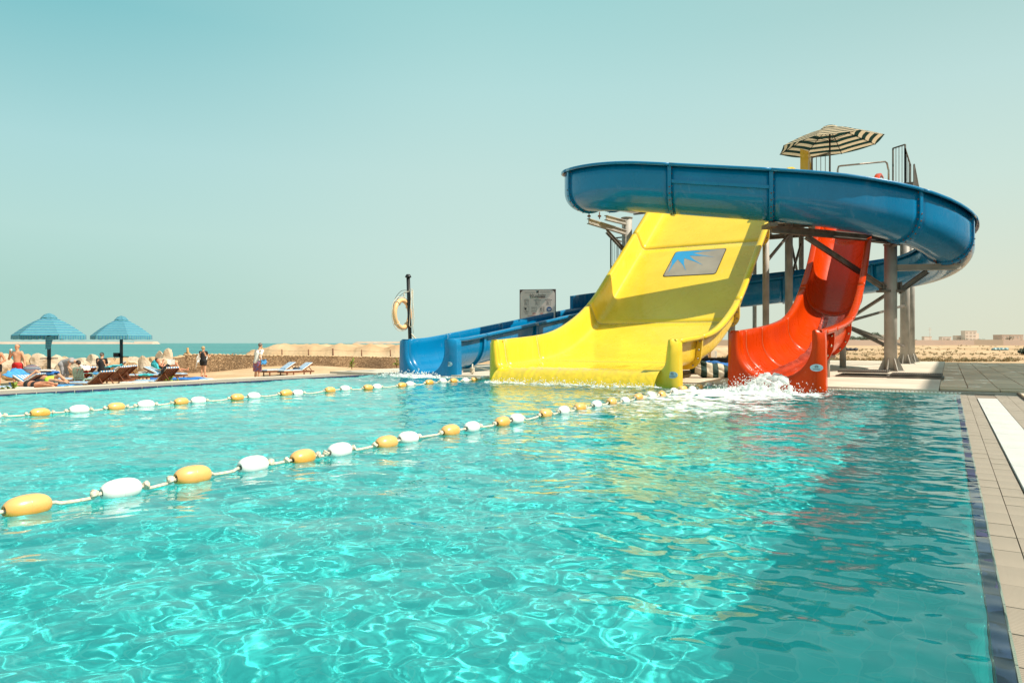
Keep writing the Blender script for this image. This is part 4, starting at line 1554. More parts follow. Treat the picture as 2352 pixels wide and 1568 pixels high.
# seat of the loop on the main column
q = bp_path.at(bp_path.s_near((10.3, 18.5)))
beam(Vector((pM.x, pM.y, 3.60)), Vector((q.x, q.y, 3.56)), 0.12, 0.12, 'bracket_arm')
# K braces on the right side
nd = F(-2.9, 24.6, 1.50)
for dz, cc in ((0, (-1.40, 22.4)), (0.0, (-1.43, 30.6))):
    pm_ = F(cc[0], cc[1], 0)
    brace(nd, pm_ + zv * 2.3); brace(nd + zv * -0.05, pm_ + zv * 0.72)
brace(F(-5.06, 27.5, 4.9), F(-4.9, 22.9, 3.4)); brace(F(-5.06, 27.5, 5.0), F(-5.2, 30.9, 3.0)); brace(F(-5.06, 27.5, 3.0), F(-5.2, 30.9, 5.0))
brace(F(-1.43, 30.6, 4.6), F(-5.2, 30.9, 5.4)); brace(F(-2.9, 24.7, 4.5), F(-4.9, 22.9, 5.1))

# platform
PZ = 6.15
mb = MB()
def fbox(mb, a0, a1, b0, b1, z0, z1, mi=0):
    P = [F(a, b, z) for z in (z0, z1) for a, b in ((a0, b0), (a1, b0), (a1, b1), (a0, b1))]
    mb.add(P, [(3, 2, 1, 0), (4, 5, 6, 7), (0, 1, 5, 4), (1, 2, 6, 5), (2, 3, 7, 6), (3, 0, 4, 7)], mi, False)
fbox(mb, -8.9, -3.9, 25.0, 33.6, PZ - 0.08, PZ)
fbox(mb, -3.9, -1.0, 26.4, 33.6, PZ - 0.08, PZ)
fbox(mb, -10.4, -8.9, 25.4, 28.4, PZ - 0.08, PZ)
mb.build('platform_deck', 'dark_steel', tow)
for a in (-8.9, -6.95, -5.1, -3.0, -1.05):
    beam(F(a, 24.9 if a < -4 else 26.5, PZ - 0.2), F(a, 33.6, PZ - 0.2), 0.12, 0.22)
for b in (25.05, 27.5, 30.7, 33.5):
    beam(F(-9.0, b, PZ - 0.42), F(-1.0 if b > 26 else -4.0, b, PZ - 0.42), 0.12, 0.22)
beam(F(-10.4, 25.5, PZ - 0.2), F(-8.9, 25.5, PZ - 0.2), 0.12, 0.22); beam(F(-10.4, 28.3, PZ - 0.2), F(-8.9, 28.3, PZ - 0.2), 0.12, 0.22)


def railing(p0, p1, h=1.05, n=None, name='railing', r=0.016, low=0.12):
    """frame with upright bars"""
    p0, p1 = Vector(p0), Vector(p1)
    L = (Vector((p1.x, p1.y, 0)) - Vector((p0.x, p0.y, 0))).length
    n = n or max(3, int(L / 0.14))
    mb = MB()
    mb.beam(p0, p0 + zv * h, 0.045, 0.045); mb.beam(p1, p1 + zv * h, 0.045, 0.045)
    mb.beam(p0 + zv * h, p1 + zv * h, 0.045, 0.045); mb.beam(p0 + zv * low, p1 + zv * low, 0.035, 0.035)
    o = mb.build(name, 'dark_steel', tow)
    b2 = MB()
    for k in range(1, n):
        q = p0.lerp(p1, k / n)
        b2.beam(q + zv * low, q + zv * h, r, r)
    g = b2.build('railing_bars', 'dark_steel', o); g['kind'] = 'stuff'
    return o


# railings seen above the loop: placed from their pictured extents at the platform edge
def rail_px(x0, x1, ytop, Y0, Y1, h, n):
    z = at_Y(x0, ytop, Y0).z
    p0 = at_Y(x0, 400, Y0); p1 = at_Y(x1, 400, Y1)
    p0.z = p1.z = z - h
    return railing(p0, p1, h, n)
rail_px(1865, 1906, 362, 24.8, 24.2, 1.25, 4)
rail_px(2051, 2079, 341, 25.6, 25.1, 1.6, 4)
rail_px(2079, 2091, 341, 25.1, 27.4, 1.6, 4)
railing(F(-1.05, 28.6, PZ), F(-1.05, 33.5, PZ), 1.05)
railing(F(-8.8, 33.5, PZ), F(-1.05, 33.5, PZ), 1.05)
railing(F(-8.85, 28.6, PZ), F(-8.85, 33.5, PZ), 1.05)
railing(F(-10.35, 25.5, PZ), F(-10.35, 28.3, PZ), 1.05)
# stair landing seen between the loop and the yellow slide, flight hidden behind the slide
lp = at_Y(1402, 600, 26.0); LZ = 3.55
pA, pB = at_Y(1403, 500, 25.6), at_Y(1434, 500, 26.6)
pA.z = pB.z = LZ
pD = pB + dirF(2.4, 0); pE = pA + dirF(2.4, 0)
mb = MB(); mb.add([pA, pB, pD, pE, *[q + zv * -0.08 for q in (pA, pB, pD, pE)]], [(0, 1, 2, 3), (7, 6, 5, 4), (0, 4, 5, 1), (1, 5, 6, 2), (2, 6, 7, 3), (3, 7, 4, 0)], 0, False)
mb.build('stair_landing', 'dark_steel', tow)
railing(pA, pB, 1.15, 7); railing(pA, pE, 1.15, 9)
st0, st1 = pE.lerp(pD, .1), pE + dirF(3.6, 0)
mb = MB()
for k in range(12):
    q = (pD + pE) / 2 + dirF(-0.9, 0.6 + 0.3 * k) + zv * (-0.25 * k)
    mb.box(q, (1.0, 0.28, 0.04), (0, 0, POOL_ROT))
mb.build('stair_treads', 'dark_steel', tow)
for da_ in (-1.4, -0.4):
    q0 = (pD + pE) / 2 + dirF(da_, 0.5)
    beam(q0, q0 + dirF(0, 4.2) + zv * -3.45, 0.08, 0.18, 'stringer')
for q in (pA, pB):
    mb = MB(); mb.tube([q + dirF(1.6, 0), Vector((*(q + dirF(1.6, 0))[:2], 0.05))], 0.07, 10); mb.build('column', 'steel', tow)
# yellow arch block at the top of the yellow slide and grab rail above the red slide
q = at_Y(1848, 385, 24.6)
mb = MB()
ztop = at_Y(1848, 349, 24.6).z
P = [at_Y(1838, 400, 24.2), at_Y(1856, 400, 24.5)]
fr_ = dirF(0, 1)
x0, x1 = P
for pa, pb in ((x0, x1),):
    W_ = pb - pa
    hh_ = ztop - 6.1
    sh = [(0, 0), (0, hh_), (0.45, hh_), (1.25, hh_ - 0.55), (1.25, 0), (1.05, 0), (1.05, hh_ - 0.62), (0.42, hh_ - 0.22), (0.28, hh_ - .22), (0.28, 0)]
    vs = []
    for w in (0, 1):
        for s_, z_ in sh:
            v_ = pa + W_ * w + fr_ * s_; vs.append(Vector((v_.x, v_.y, 6.1 + z_)))
    n_ = len(sh)
    mb.add(vs, [(i, (i + 1) % n_, n_ + (i + 1) % n_, n_ + i) for i in range(n_)] + [(0, 1, 2, 7, 8, 9), (2, 3, 4, 5, 6, 7), (19, 18, 17, 12, 11, 10), (17, 16, 15, 14, 13, 12)], 0, False)
mb.build('entry_arch', 'yellow', yel)
g0 = at_Y(1924, 384, 24.4); g1 = at_Y(2036, 371, 25.2); g2 = at_Y(2041, 392, 25.2)
mb = MB(); mb.tube([g0 + zv * -1.0, g0 + zv * -.1, g0 + zv * .02 + (g1 - g0) * 0.02, g0.lerp(g1, .06) + zv * 0.03, g0.lerp(g1, .97), g1 + (g1 - g0) * .012 - zv * .06, g2, g2 + zv * -1.0], 0.032, 8)
mb.build('grab_rail', 'chrome', tow)

# ================================================================== FLOAT LINES
float_y = pm('float_yellow', (0.84, 0.35, 0.04), 0.32, 0.12, 5, coat=0.35, col2=(0.78, 0.31, 0.04))
float_w = pm('float_white', (0.84, 0.80, 0.76), 0.35, 0.06, 6, coat=0.35)
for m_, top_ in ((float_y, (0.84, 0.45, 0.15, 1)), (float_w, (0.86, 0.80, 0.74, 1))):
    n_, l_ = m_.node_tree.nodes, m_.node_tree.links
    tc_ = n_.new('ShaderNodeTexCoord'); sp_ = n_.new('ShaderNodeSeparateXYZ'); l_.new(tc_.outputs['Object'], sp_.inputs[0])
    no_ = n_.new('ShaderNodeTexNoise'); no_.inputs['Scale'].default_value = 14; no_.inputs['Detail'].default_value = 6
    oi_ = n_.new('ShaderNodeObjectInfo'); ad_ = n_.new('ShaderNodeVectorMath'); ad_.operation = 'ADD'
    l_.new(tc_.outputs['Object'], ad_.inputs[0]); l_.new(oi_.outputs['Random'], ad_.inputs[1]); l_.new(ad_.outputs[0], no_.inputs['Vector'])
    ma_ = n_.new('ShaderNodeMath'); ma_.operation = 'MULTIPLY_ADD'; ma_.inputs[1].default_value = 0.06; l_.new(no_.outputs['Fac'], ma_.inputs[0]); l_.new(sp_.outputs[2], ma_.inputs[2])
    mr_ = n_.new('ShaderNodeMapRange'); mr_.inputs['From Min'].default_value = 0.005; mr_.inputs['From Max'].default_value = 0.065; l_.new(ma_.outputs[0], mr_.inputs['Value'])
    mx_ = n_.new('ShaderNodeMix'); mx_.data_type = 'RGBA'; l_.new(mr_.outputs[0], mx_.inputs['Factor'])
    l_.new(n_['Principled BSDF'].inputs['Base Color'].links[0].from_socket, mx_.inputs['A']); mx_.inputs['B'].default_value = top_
    # brownish grime just above the waterline
    m2_ = n_.new('ShaderNodeMapRange'); m2_.inputs['From Min'].default_value = -0.02; m2_.inputs['From Max'].default_value = 0.004; m2_.inputs['To Min'].default_value = 0.35; m2_.inputs['To Max'].default_value = 0
    l_.new(ma_.outputs[0], m2_.inputs['Value'])
    m3_ = n_.new('ShaderNodeMix'); m3_.data_type = 'RGBA'; m3_.inputs['B'].default_value = (0.35, 0.24, 0.10, 1)
    l_.new(m2_.outputs[0], m3_.inputs['Factor']); l_.new(mx_.outputs['Result'], m3_.inputs['A']); l_.new(m3_.outputs['Result'], n_['Principled BSDF'].inputs['Base Color'])
M['float_y'] = float_y; M['float_w'] = float_w
M['hole'] = pm('float_hole', (0.03, 0.015, 0.01), 0.8, 0.2, 5)


def float_mesh(mat):
    mb = MB()
    Rf, Lf = 0.0645, 0.107
    prof = [(0.012, -Lf * 0.90), (0.017, -Lf * 0.97), (0.024, -Lf * 0.985)]
    for i in range(17):
        t = 0.94 * math.sin((-1 + 2 * i / 16) * PI / 2)
        prof.append((Rf * (1 - abs(t) ** 2.7) ** 0.48, t / 0.94 * Lf))
    prof += [(0.024, Lf * 0.985), (0.017, Lf * 0.97), (0.012, Lf * 0.90)]
    mb.lathe(prof, 24, axis='Y')
    # mould seam round the middle
    mb.lathe([(Rf + 0.0002, -0.003), (Rf + 0.0012, 0), (Rf + 0.0002, 0.003)], 24, axis='Y')
    for s in (-1, 1):
        mb.lathe([(0.001, s * Lf * 0.93), (0.0165, s * Lf * 0.93)], 12, axis='Y', mi=1)
        mb.lathe([(0.0165, s * Lf * 0.93), (0.021, s * Lf * 0.9875)], 12, axis='Y', mi=1)
    return mb.mesh('lane_float', [mat, 'hole'])


FM = {'y': float_mesh('float_y'), 'w': float_mesh('float_w')}
kb = MB()
kb.lathe([(0.002, -0.022), (0.014, -0.018), (0.021, -0.008), (0.022, 0.004), (0.016, 0.016), (0.003, 0.022)], 9, axis='Y')
kb.tube([Vector((0.018 * math.cos(t), 0.012 * math.sin(t * 2), 0.018 * math.sin(t))) for t in [2 * PI * i / 12 for i in range(12)]], 0.008, 6, closed=True)
KM = kb.mesh('rope_knot', 'rope')


def float_line(a, items, b_end, label):
    t = thing('float_line', label, 'float line', group='float lines across the pool')
    bs = []
    for x, y, c in items:
        dx, _ = ray(x, y)
        q = a / (VX * dx + VY)
        bs.append((q * (UX * dx + UY), c))
    cc = 0
    while bs[0][0] > -3.2:                       # the line runs on beside and behind the camera
        bs.insert(0, (bs[0][0] - (0.62 if cc % 2 else 0.50), 'w' if bs[0][1] == 'y' else 'y')); cc += 1
    rg = random.Random(int(a * 10))
    pts = []
    b0 = -4.0
    cur = [(b0, water_z(a, b0) + 0.012)]
    pos = []
    for i, (b, c) in enumerate(bs):
        z = 0.028 + 0.6 * water_z(a, b) + rg.uniform(-.004, .004)
        da = rg.uniform(-.012, .012)
        tilt = rg.uniform(-0.05, 0.05)
        pos.append((b, z, da, tilt, c))
    knots = []
    path = [Vector((0, b0, 0.012))]
    for i, (b, z, da, tilt, c) in enumerate(pos):
        # mid point of the gap, dipping to the water
        pb = pos[i - 1][0] if i else b0
        gap = b - pb
        if gap > 0.36:
            for k in (0.35, 0.65):
                bb = pb + gap * k
                path.append(Vector((da * k, bb, 0.014 + 0.8 * water_z(a, bb))))
            if rg.random() < 0.85: knots.append((b - 0.145, da, z))
            if i and rg.random() < 0.85: knots.append((pb + 0.145, pos[i - 1][2], pos[i - 1][1]))
        path.append(Vector((da, b - 0.11, z - 0.002))); path.append(Vector((da, b + 0.11, z)))
    path.append(Vector((0, b_end, 0.10)))
    sm = catmull(path, 4)
    mb = MB(); mb.tube([F(a + q.x, q.y, q.z) for q in sm], 0.0105, 7)
    mb.build('rope', 'rope', t)
    for b, z, da, tilt, c in pos:
        o = link('lane_float', FM[c], t)
        o.location = F(a + da, b, z)
        o.rotation_euler = Euler((tilt, rg.uniform(-.35, .35), POOL_ROT + rg.uniform(-.09, .09)), 'YXZ')
        q = rg.uniform(0.96, 1.04); o.scale = (q, q, q)
    for b, da, z in knots:
        o = link('rope_knot', KM, t)
        o.location = F(a + da, b, z + 0.002); o.rotation_euler = (rg.uniform(-.4, .4), rg.uniform(-3, 3), POOL_ROT + rg.uniform(-.4, .4))
    return t


near = [(62, 0, 'y'), (277, 0, 'w'), (440, 0, 'y'), (583, 0, 'w'), (693, 0, 'y'), (779, 0, 'w'), (886, 0, 'y'), (935, 0, 'w'), (1033, 0, 'y'), (1083, 0, 'w'), (1155, 0, 'y'),
        (1186, 0, 'w'), (1252, 0, 'y'), (1295, 0, 'w'), (1333, 0, 'y'), (1370, 0, 'w'), (1405, 0, 'y'), (1435, 0, 'w'), (1467, 0, 'y'), (1495, 0, 'w'), (1521, 0, 'y'), (1547, 0, 'w'),
        (1568, 0, 'y'), (1590, 0, 'w'), (1608, 0, 'y'), (1627, 0, 'w')]
near = [(x, 788, c) for x, y, c in near]
far = [(92, 'y'), (180, 'w'), (266, 'y'), (334, 'w'), (415, 'y'), (454, 'w'), (544, 'y'), (582, 'w'), (656, 'y'), (683, 'w'), (758, 'y'), (791, 'w'), (845, 'y'), (866, 'w'), (922, 'y'), (941, 'w'),
       (986, 'y'), (1016, 'w'), (1042, 'y'), (1068, 'w'), (1090, 'y'), (1112, 'w')]
far = [(x, 788, c) for x, c in far]
float_line(-3.96, near, 13.85, 'long rope of yellow and white floats ending between the yellow and red slides')
float_line(-9.10, far, 13.85, 'rope of yellow and white floats ending between the blue and yellow slides')

# ================================================================== SPLASH
# white water that falls out of the red slide, with droplets
froth = pm('white_froth', (0.92, 0.93, 0.91), 0.5, 0.03, 14, 0.8, 45, bdist=0.012)
_n, _l = froth.node_tree.nodes, froth.node_tree.links
_t = _n.new('ShaderNodeBsdfTranslucent'); _t.inputs[0].default_value = (0.95, 0.96, 0.94, 1)
_m = _n.new('ShaderNodeMixShader'); _m.inputs[0].default_value = 0.5
_l.new(_n['Principled BSDF'].outputs[0], _m.inputs[1]); _l.new(_t.outputs[0], _m.inputs[2]); _l.new(_m.outputs[0], _n['Material Output'].inputs['Surface'])
M['froth'] = froth
rg = random.Random(5)


def froth_mound(pts, label, h=0.020, k=0.02, disp_=0.016):
    caps = [(p, p, r, r) for p, r in pts]
    V, Q = surface_net(caps, h, k)
    mb = MB()
    vs = []
    for v in V:
        q = Vector(v)
        n1 = noise.noise(q * 14) + 0.6 * noise.noise(q * 31)
        d = Vector((noise.noise(q * 17 + Vector((9, 0, 0))), noise.noise(q * 17 + Vector((0, 9, 0))), n1))
        vs.append(q + d * disp_)
    mb.add(vs, Q.tolist(), 0, True)
    o = mb.build('splash', 'froth'); tag(o, label, 'splash', kind='stuff')
    return o


pts_ = []
# tongue of white water falling out of the channel, spreading as it drops
for k in range(150):
    t = rg.random(); s = rg.uniform(-1, 1)
    aa = RA - 0.02 + s * (0.20 + 0.22 * t); bb = 12.95 - 0.50 * t ** 0.8
    pts_.append((F(aa, bb, 0.25 - 0.26 * t ** 1.4 + 0.04 * (1 - s * s) + rg.gauss(0, .015)), rg.uniform(0.022, 0.045)))
for k in range(420):
    r_ = abs(rg.gauss(0, 0.5)); th = rg.uniform(0, 2 * PI)
    aa = RA - 0.28 + r_ * math.cos(th) * 1.1; bb = 12.30 + r_ * math.sin(th) * 0.5
    hgt = 0.15 * math.exp(-(((aa - RA + .2) / 0.5) ** 2 + ((bb - 12.4) / 0.32) ** 2))
    pts_.append((F(aa, bb, hgt * rg.uniform(0.1, 1.0) - 0.005), rg.uniform(0.012, 0.034)))
froth_mound(pts_, 'white water gushing from the red slide into the pool')


def droplets(name, n, f, label, smin=0.004, smax=0.013):
    mb = MB()
    for k in range(n):
        p, sc = f()
        mb.blob(p, (sc, sc, sc * rg.uniform(1, 1.8)), 1, 0.1, 1, k)
    o = mb.build(name, 'froth'); tag(o, label, 'spray', kind='stuff')


def dr1():
    th = rg.uniform(0, 2 * PI); r_ = abs(rg.gauss(0, .42))
    aa = RA - 0.2 + r_ * math.cos(th) * 1.2; bb = 12.5 + r_ * math.sin(th) * .5
    return F(aa, bb, abs(rg.gauss(0, 0.16)) * math.exp(-r_)), rg.uniform(0.003, 0.009)
droplets('spray', 1600, dr1, 'droplets thrown up around the white gush below the red slide')


def dr2():
    a_ = YA + rg.uniform(-1.9, 1.9); return F(a_, 12.62 - abs(rg.gauss(0, .10)), abs(rg.gauss(0, 0.045))), rg.uniform(0.004, 0.010)
droplets('spray', 700, dr2, 'line of droplets along the lip of the yellow slide')


def dr3():
    a_ = -11.3 + rg.uniform(-1.0, .6); return F(a_, 13.68 - abs(rg.gauss(0, .3)), abs(rg.gauss(0, 0.07))), rg.uniform(0.005, 0.013)
droplets('spray', 500, dr3, 'droplets splashing up below the blue slide')
pts_ = []
for k in range(200):
    aa = -11.3 + rg.gauss(-0.1, 0.5); bb = 13.72 - abs(rg.gauss(0, 0.28))
    pts_.append((F(aa, bb, rg.uniform(-.01, 0.05)), rg.uniform(0.015, 0.035)))
froth_mound(pts_, 'froth where the blue slide meets the pool', 0.02)
pts_ = []
for k in range(420):
    aa = YA + rg.uniform(-2.0, 2.0); bb = 12.62 - rg.gauss(0, 0.05)
    pts_.append((F(aa, bb, rg.uniform(-0.012, 0.012)), rg.uniform(0.012, 0.028)))
froth_mound(pts_, 'thin line of froth along the foot of the yellow slide', 0.02)
# thin sheet of water on the red bed
M['film_red'] = pm('water_film_red', (0.50, 0.10, 0.06), 0.10, 0.5, 9, 0.9, 14, coat=1.0, bdist=0.04, col2=(0.22, 0.012, 0.004))
mb = MB()
n_ = 0
for j in range(40):
    s = rp_.L - 7.5 * j / 39
    o_, r_, u_ = rp_.frame(s, False)
    for i in range(13):
        t = (i / 12 - 0.5) * 2 * (0.42 + 0.05 * noise.noise(Vector((j * .4, i * .0, 2))))
        x = RW * math.sin(t * 1.1) * 0.98 - 0.03; y = RW - RW * math.cos(t * 1.1) + 0.014 + 0.008 * noise.noise(Vector((i * .8, j * .5, 0)))
        mb.v.append(tuple(o_ + r_ * x + u_ * y))
for j in range(39):
    for i in range(12):
        q = j * 13 + i; mb.f.append((q, q + 1, q + 14, q + 13)); mb.m.append(0); mb.s.append(True)
mb.build('water_film', 'film_red', red)

# ================================================================== DECK THINGS
# open grating hatches
def hatch(a0, a1, b0, b1, z, label, lifted):
    t = thing('floor_hatch', label, 'hatch', F((a0 + a1) / 2, (b0 + b1) / 2, 0.06), POOL_ROT, 'open hatches by the main tower column')
    w, d = a1 - a0, b1 - b0
    mb = MB(); mb.box((0, 0, 0.004), (w, d, 0.006)); mb.build('pit_shade_sheet', 'black', t)  # black sheet painted in for the shade below the grate, no pit modelled
    mb = MB()
    for s in (-1, 1):
        mb.box((0, s * d / 2, 0.02), (w + .06, 0.05, 0.04)); mb.box((s * w / 2, 0, 0.02), (0.05, d, 0.04))
    mb.build('frame', 'dark_steel', t)
    mb = MB()
    n = 22
    for k in range(n):
        mb.box((-w / 2 + w * (k + .5) / n, 0.08 * d, z + 0.02), (0.018, d * 0.86, 0.035))
    for s in (-.4, 0.02, .5):
        mb.box((0, s * d, z + 0.02), (w, 0.03, 0.045))
    g = mb.build('grate', 'dark_steel', t)
hatch(-2.25, -1.20, 18.1, 19.4, 0.10, 'lifted dark grating hatch in front of the red slide leg', True)
hatch(-1.14, -0.12, 17.9, 18.8, 0.055, 'flatter grating hatch lying nearer the shaded paving', False)

# bundle of folded parasols between yellow and red slides
bx = at_z(1600, 866, 0.06)
t = thing('folded_parasol', 'folded green and cream striped parasol lying on the deck between two slides', 'parasol', at_z(1640, 868, 0.06) + Vector((0, .2, 0)), R(-8))
mb = MB()
for k, (x, y, z, sx, sy, sz, rt) in enumerate(((0.05, 0, .15, .50, .22, .17, .15), (-0.15, -.05, .13, .40, .18, .13, -.1), (.28, .05, .14, .32, .2, .15, .3))):
    mb.blob((x, y, z), (sx, sy, sz), 3, 0.16, 1.9, k + 3, rot=(0, 0.35, rt))
mb.build('canopy', 'cream_green', t)
mb = MB(); mb.tube([(-.35, 0, .12), (-1.1, -.06, .09)], 0.028, 8); mb.build('pole', 'steel', t)
mb = MB()
for k in range(4): mb.tube([(-.3, -.1 + .06 * k, .10 + .03 * k), (-.75, -.15 + .07 * k, .05 + .02 * k)], 0.012, 5)
mb.build('rib', 'dark_steel', t)
mb = MB()
for k, (x, y, z, s) in enumerate(((0, 0, .16, .26), (.2, .05, .13, .22), (-.2, .1, .2, .2))): mb.blob((x, y, z), (s, s * .8, s * .7), 3, 0.2, 2.2, k + 9)
o = mb.build('blue_cloth_heap', 'cloth_blue', None, at_z(1665, 863, 0.06) + Vector((0, 0.7, 0.0)))
tag(o, 'crumpled blue cloth heaped behind the folded striped parasol', 'cloth')
mb = MB(); mb.beam((-1.6, 0, .15), (1.5, 0, .15), .3, .3)
o = mb.build('black_kerb_beam', 'navy_bag', None, at_z(1620, 842, 0.06), R(-2)); tag(o, 'long black beam lying across the deck behind the cloth heap', 'beam')
# rope tied on a peg below the blue slide
mb = MB()
pk = at_z(1085, 859, 0.06)
mb.tube([pk + Vector((0, 0, 0)), pk + Vector((0, 0, .26))], 0.02, 7)
for k in range(4):
    mb.tube([pk + Vector((.05 * math.cos(q), .05 * math.sin(q), .05 + .035 * k + .01 * math.sin(q * 2))) for q in [2 * PI * i / 12 for i in range(12)]], 0.014, 6, closed=True)
mb.tube([pk + Vector((.04, 0, .2)), pk + Vector((.6, -.1, .06)), pk + Vector((1.0, -.5, .02))], 0.012, 6)
o = mb.build('tied_rope', 'rope'); tag(o, 'cream rope tied round a peg under the blue slide', 'rope')

# ---------------------------------------------------------------- rescue ring post
Yp = 19.75
pb_ = at_Y(944, 788, Yp); pb_.z = 0.05
t = thing('rescue_post', 'black post with pale orange life ring behind the blue slide mouth', 'life ring post', pb_)
mb = MB(); top = at_Y(937, 636, Yp).z
x_t = at_Y(937.5, 700, Yp).x - pb_.x
ptsr = [(0, 0, 0), (x_t, 0, top - .05)]
mb.tube(ptsr, 0.052, 12); mb.build('post', 'black', t)
mb = MB(); mb.lathe([(0.0, 0.09), (.05, .085), (0.085, 0.03), (0.09, 0.0), (0.05, -0.015)], 14, (x_t, 0, top - .06)); mb.build('post_cap', 'black', t)
rc = at_Y(924, 721, Yp - 0.15); rc = rc - pb_
M['ring'] = pm('faded_orange_ring', (0.82, 0.42, 0.17), 0.5, 0.15, 5, 0.1, 20, col2=(0.82, 0.52, 0.29))
mb = MB()
ang = R(66)
RRg = 0.385
ring = [Vector((RRg * math.cos(q) * math.cos(ang), RRg * math.cos(q) * math.sin(ang), 1.0 * RRg * math.sin(q))) + rc for q in [2 * PI * i / 40 for i in range(40)]]
mb.tube(ring, 0.064, 12, closed=True); rgo = mb.build('life_ring', 'ring', t)
mb = MB()
ring2 = [Vector(((RRg + .085 + .03 * abs(math.sin(2 * q))) * math.cos(q) * math.cos(ang) - .02, (RRg + .085) * math.cos(q) * math.sin(ang) - .05, (RRg + .085 + .03 * abs(math.sin(2 * q))) * math.sin(q))) + rc for q in [2 * PI * i / 40 for i in range(40)]]
mb.tube(ring2, 0.009, 5, closed=True)
for q in (0.6, 2.3, 3.9, 5.4):
    c_ = Vector((RRg * math.cos(q) * math.cos(ang), RRg * math.cos(q) * math.sin(ang), RRg * math.sin(q))) + rc
    rd = Vector((math.cos(q) * math.cos(ang), math.cos(q) * math.sin(ang), math.sin(q))); ax = Vector((-math.sin(ang), math.cos(ang), 0))
    mb.tube([c_ + (rd * math.cos(w) + ax * math.sin(w)) * 0.078 for w in [2 * PI * i / 12 for i in range(12)]], 0.010, 5, closed=True)
mb.build('grab_line', 'rope', rgo)
mb = MB()
def ppx(x, y, dy=-0.07): return at_Y(x, y, Yp) - pb_ + Vector((0, dy, 0))
mb.tube([ppx(940, 668), ppx(946, 664), ppx(949, 666), ppx(949, 700), ppx(948, 745), ppx(945, 752), ppx(941, 748), ppx(944, 700), ppx(946, 668)], 0.011, 5)
mb.tube([ppx(947, 667), ppx(951, 720), ppx(952, 735), ppx(949, 750), ppx(950, 765)], 0.010, 5)
mb.tube([ppx(940, 670), ppx(930, 671), ppx(926, 684), ppx(920, 700)], 0.010, 5)
mb.tube([ppx(929, 671), ppx(931, 684), ppx(933, 695)], 0.010, 5)
mb.build('coiled_line', 'rope', t)
mb = MB()
mb.tube(catmull([ppx(936, 667), ppx(922, 669), ppx(909, 685), ppx(904, 705), ppx(906, 722), ppx(913, 738)], 5), 0.008, 5)
mb.tube(catmull([ppx(936, 673), ppx(925, 675), ppx(912, 690), ppx(906, 708), ppx(907, 725)], 5), 0.008, 5)
mb.build('wire_hoop', 'dark_steel', t)
mb = MB(); mb.tube([ppx(943, 765, 0), ppx(955, 778, 0), ppx(962, 786, 0)], 0.02, 6); mb.build('stay', 'rope', t)

# ---------------------------------------------------------------- information board
def px_board():
    Yb = 25.0
    p00 = at_Y(1193.5, 790, Yb); p10 = at_Y(1276.5, 790, Yb - .25)
    zt = at_Y(1193, 665, Yb).z
    org = Vector((p00.x, p00.y, 0)); ex = (p10 - p00); ex.z = 0; W = ex.length; ex.normalize()
    return org, ex, W, zt
org, ex, W, zt = px_board()
H = W * 1.36
t = thing('information_board', 'brown framed information board in Arabic and English behind the blue slide', 'sign', (org.x, org.y, 0.05), math.atan2(ex.y, ex.x))
zb = zt - 0.05 - H
mb = MB(); mb.box((W / 2, 0.02, zb + H / 2), (W, 0.05, H)); mb.build('frame', 'ink_brown', t)
mb = MB()
P = [(0.02 * W + x, -0.008, zb + 0.015 * W + z) for x, z in rounded(W * 0.96, H - 0.03 * W, 0.13 * W, 6)]
mb.add(P, [tuple(range(len(P)))], 0, False); bd = mb.build('board', 'board', t)
for s in (0.12, 0.88):
    mb = MB(); mb.tube([(W * s, 0.07, 0), (W * s, 0.07, zb + H * .9)], 0.035, 8); mb.build('post', 'dark_steel', t)


def bx_(u, v): return (u * W, zt - 0.05 - v * W)       # u right, v down, in board widths


def brect(mb, u0, v0, u1, v1, off=-0.013):
    (x0, z0), (x1, z1) = bx_(u0, v0), bx_(u1, v1)
    mb.add([(x0, off, z1), (x1, off, z1), (x1, off, z0), (x0, off, z0)], [(0, 1, 2, 3)], 0, False)


def bline(mb, pts, w, off=-0.013):
    for (u0, v0), (u1, v1) in zip(pts[:-1], pts[1:]):
        d = Vector((u1 - u0, v1 - v0)); d.normalize(); n_ = Vector((-d.y, d.x)) * w / 2
        q = [bx_(u0 + n_.x, v0 + n_.y), bx_(u1 + n_.x, v1 + n_.y), bx_(u1 - n_.x, v1 - n_.y), bx_(u0 - n_.x, v0 - n_.y)]
        mb.add([(x, off, z) for x, z in q], [(0, 1, 2, 3)], 0, False)


def btext(s, u, v, size, mat, name='lettering', bold=0.0, parent=None):
    cu = bpy.data.curves.new('tmp', 'FONT'); cu.body = s; cu.size = size * W; cu.align_x = 'CENTER'; cu.align_y = 'CENTER'; cu.offset = bold * W
    ob = bpy.data.objects.new('tmp', cu); COL.objects.link(ob)
    dg = bpy.context.evaluated_depsgraph_get()
    me = bpy.data.meshes.new_from_object(ob.evaluated_get(dg))
    me.materials.clear(); me.materials.append(M[mat])
    bpy.data.objects.remove(ob, do_unlink=True)
    o = link(name, me, parent or bd)
    x, z = bx_(u, v)
    o.location = (x, -0.014, z); o.rotation_euler = (PI / 2, 0, 0)
    return o


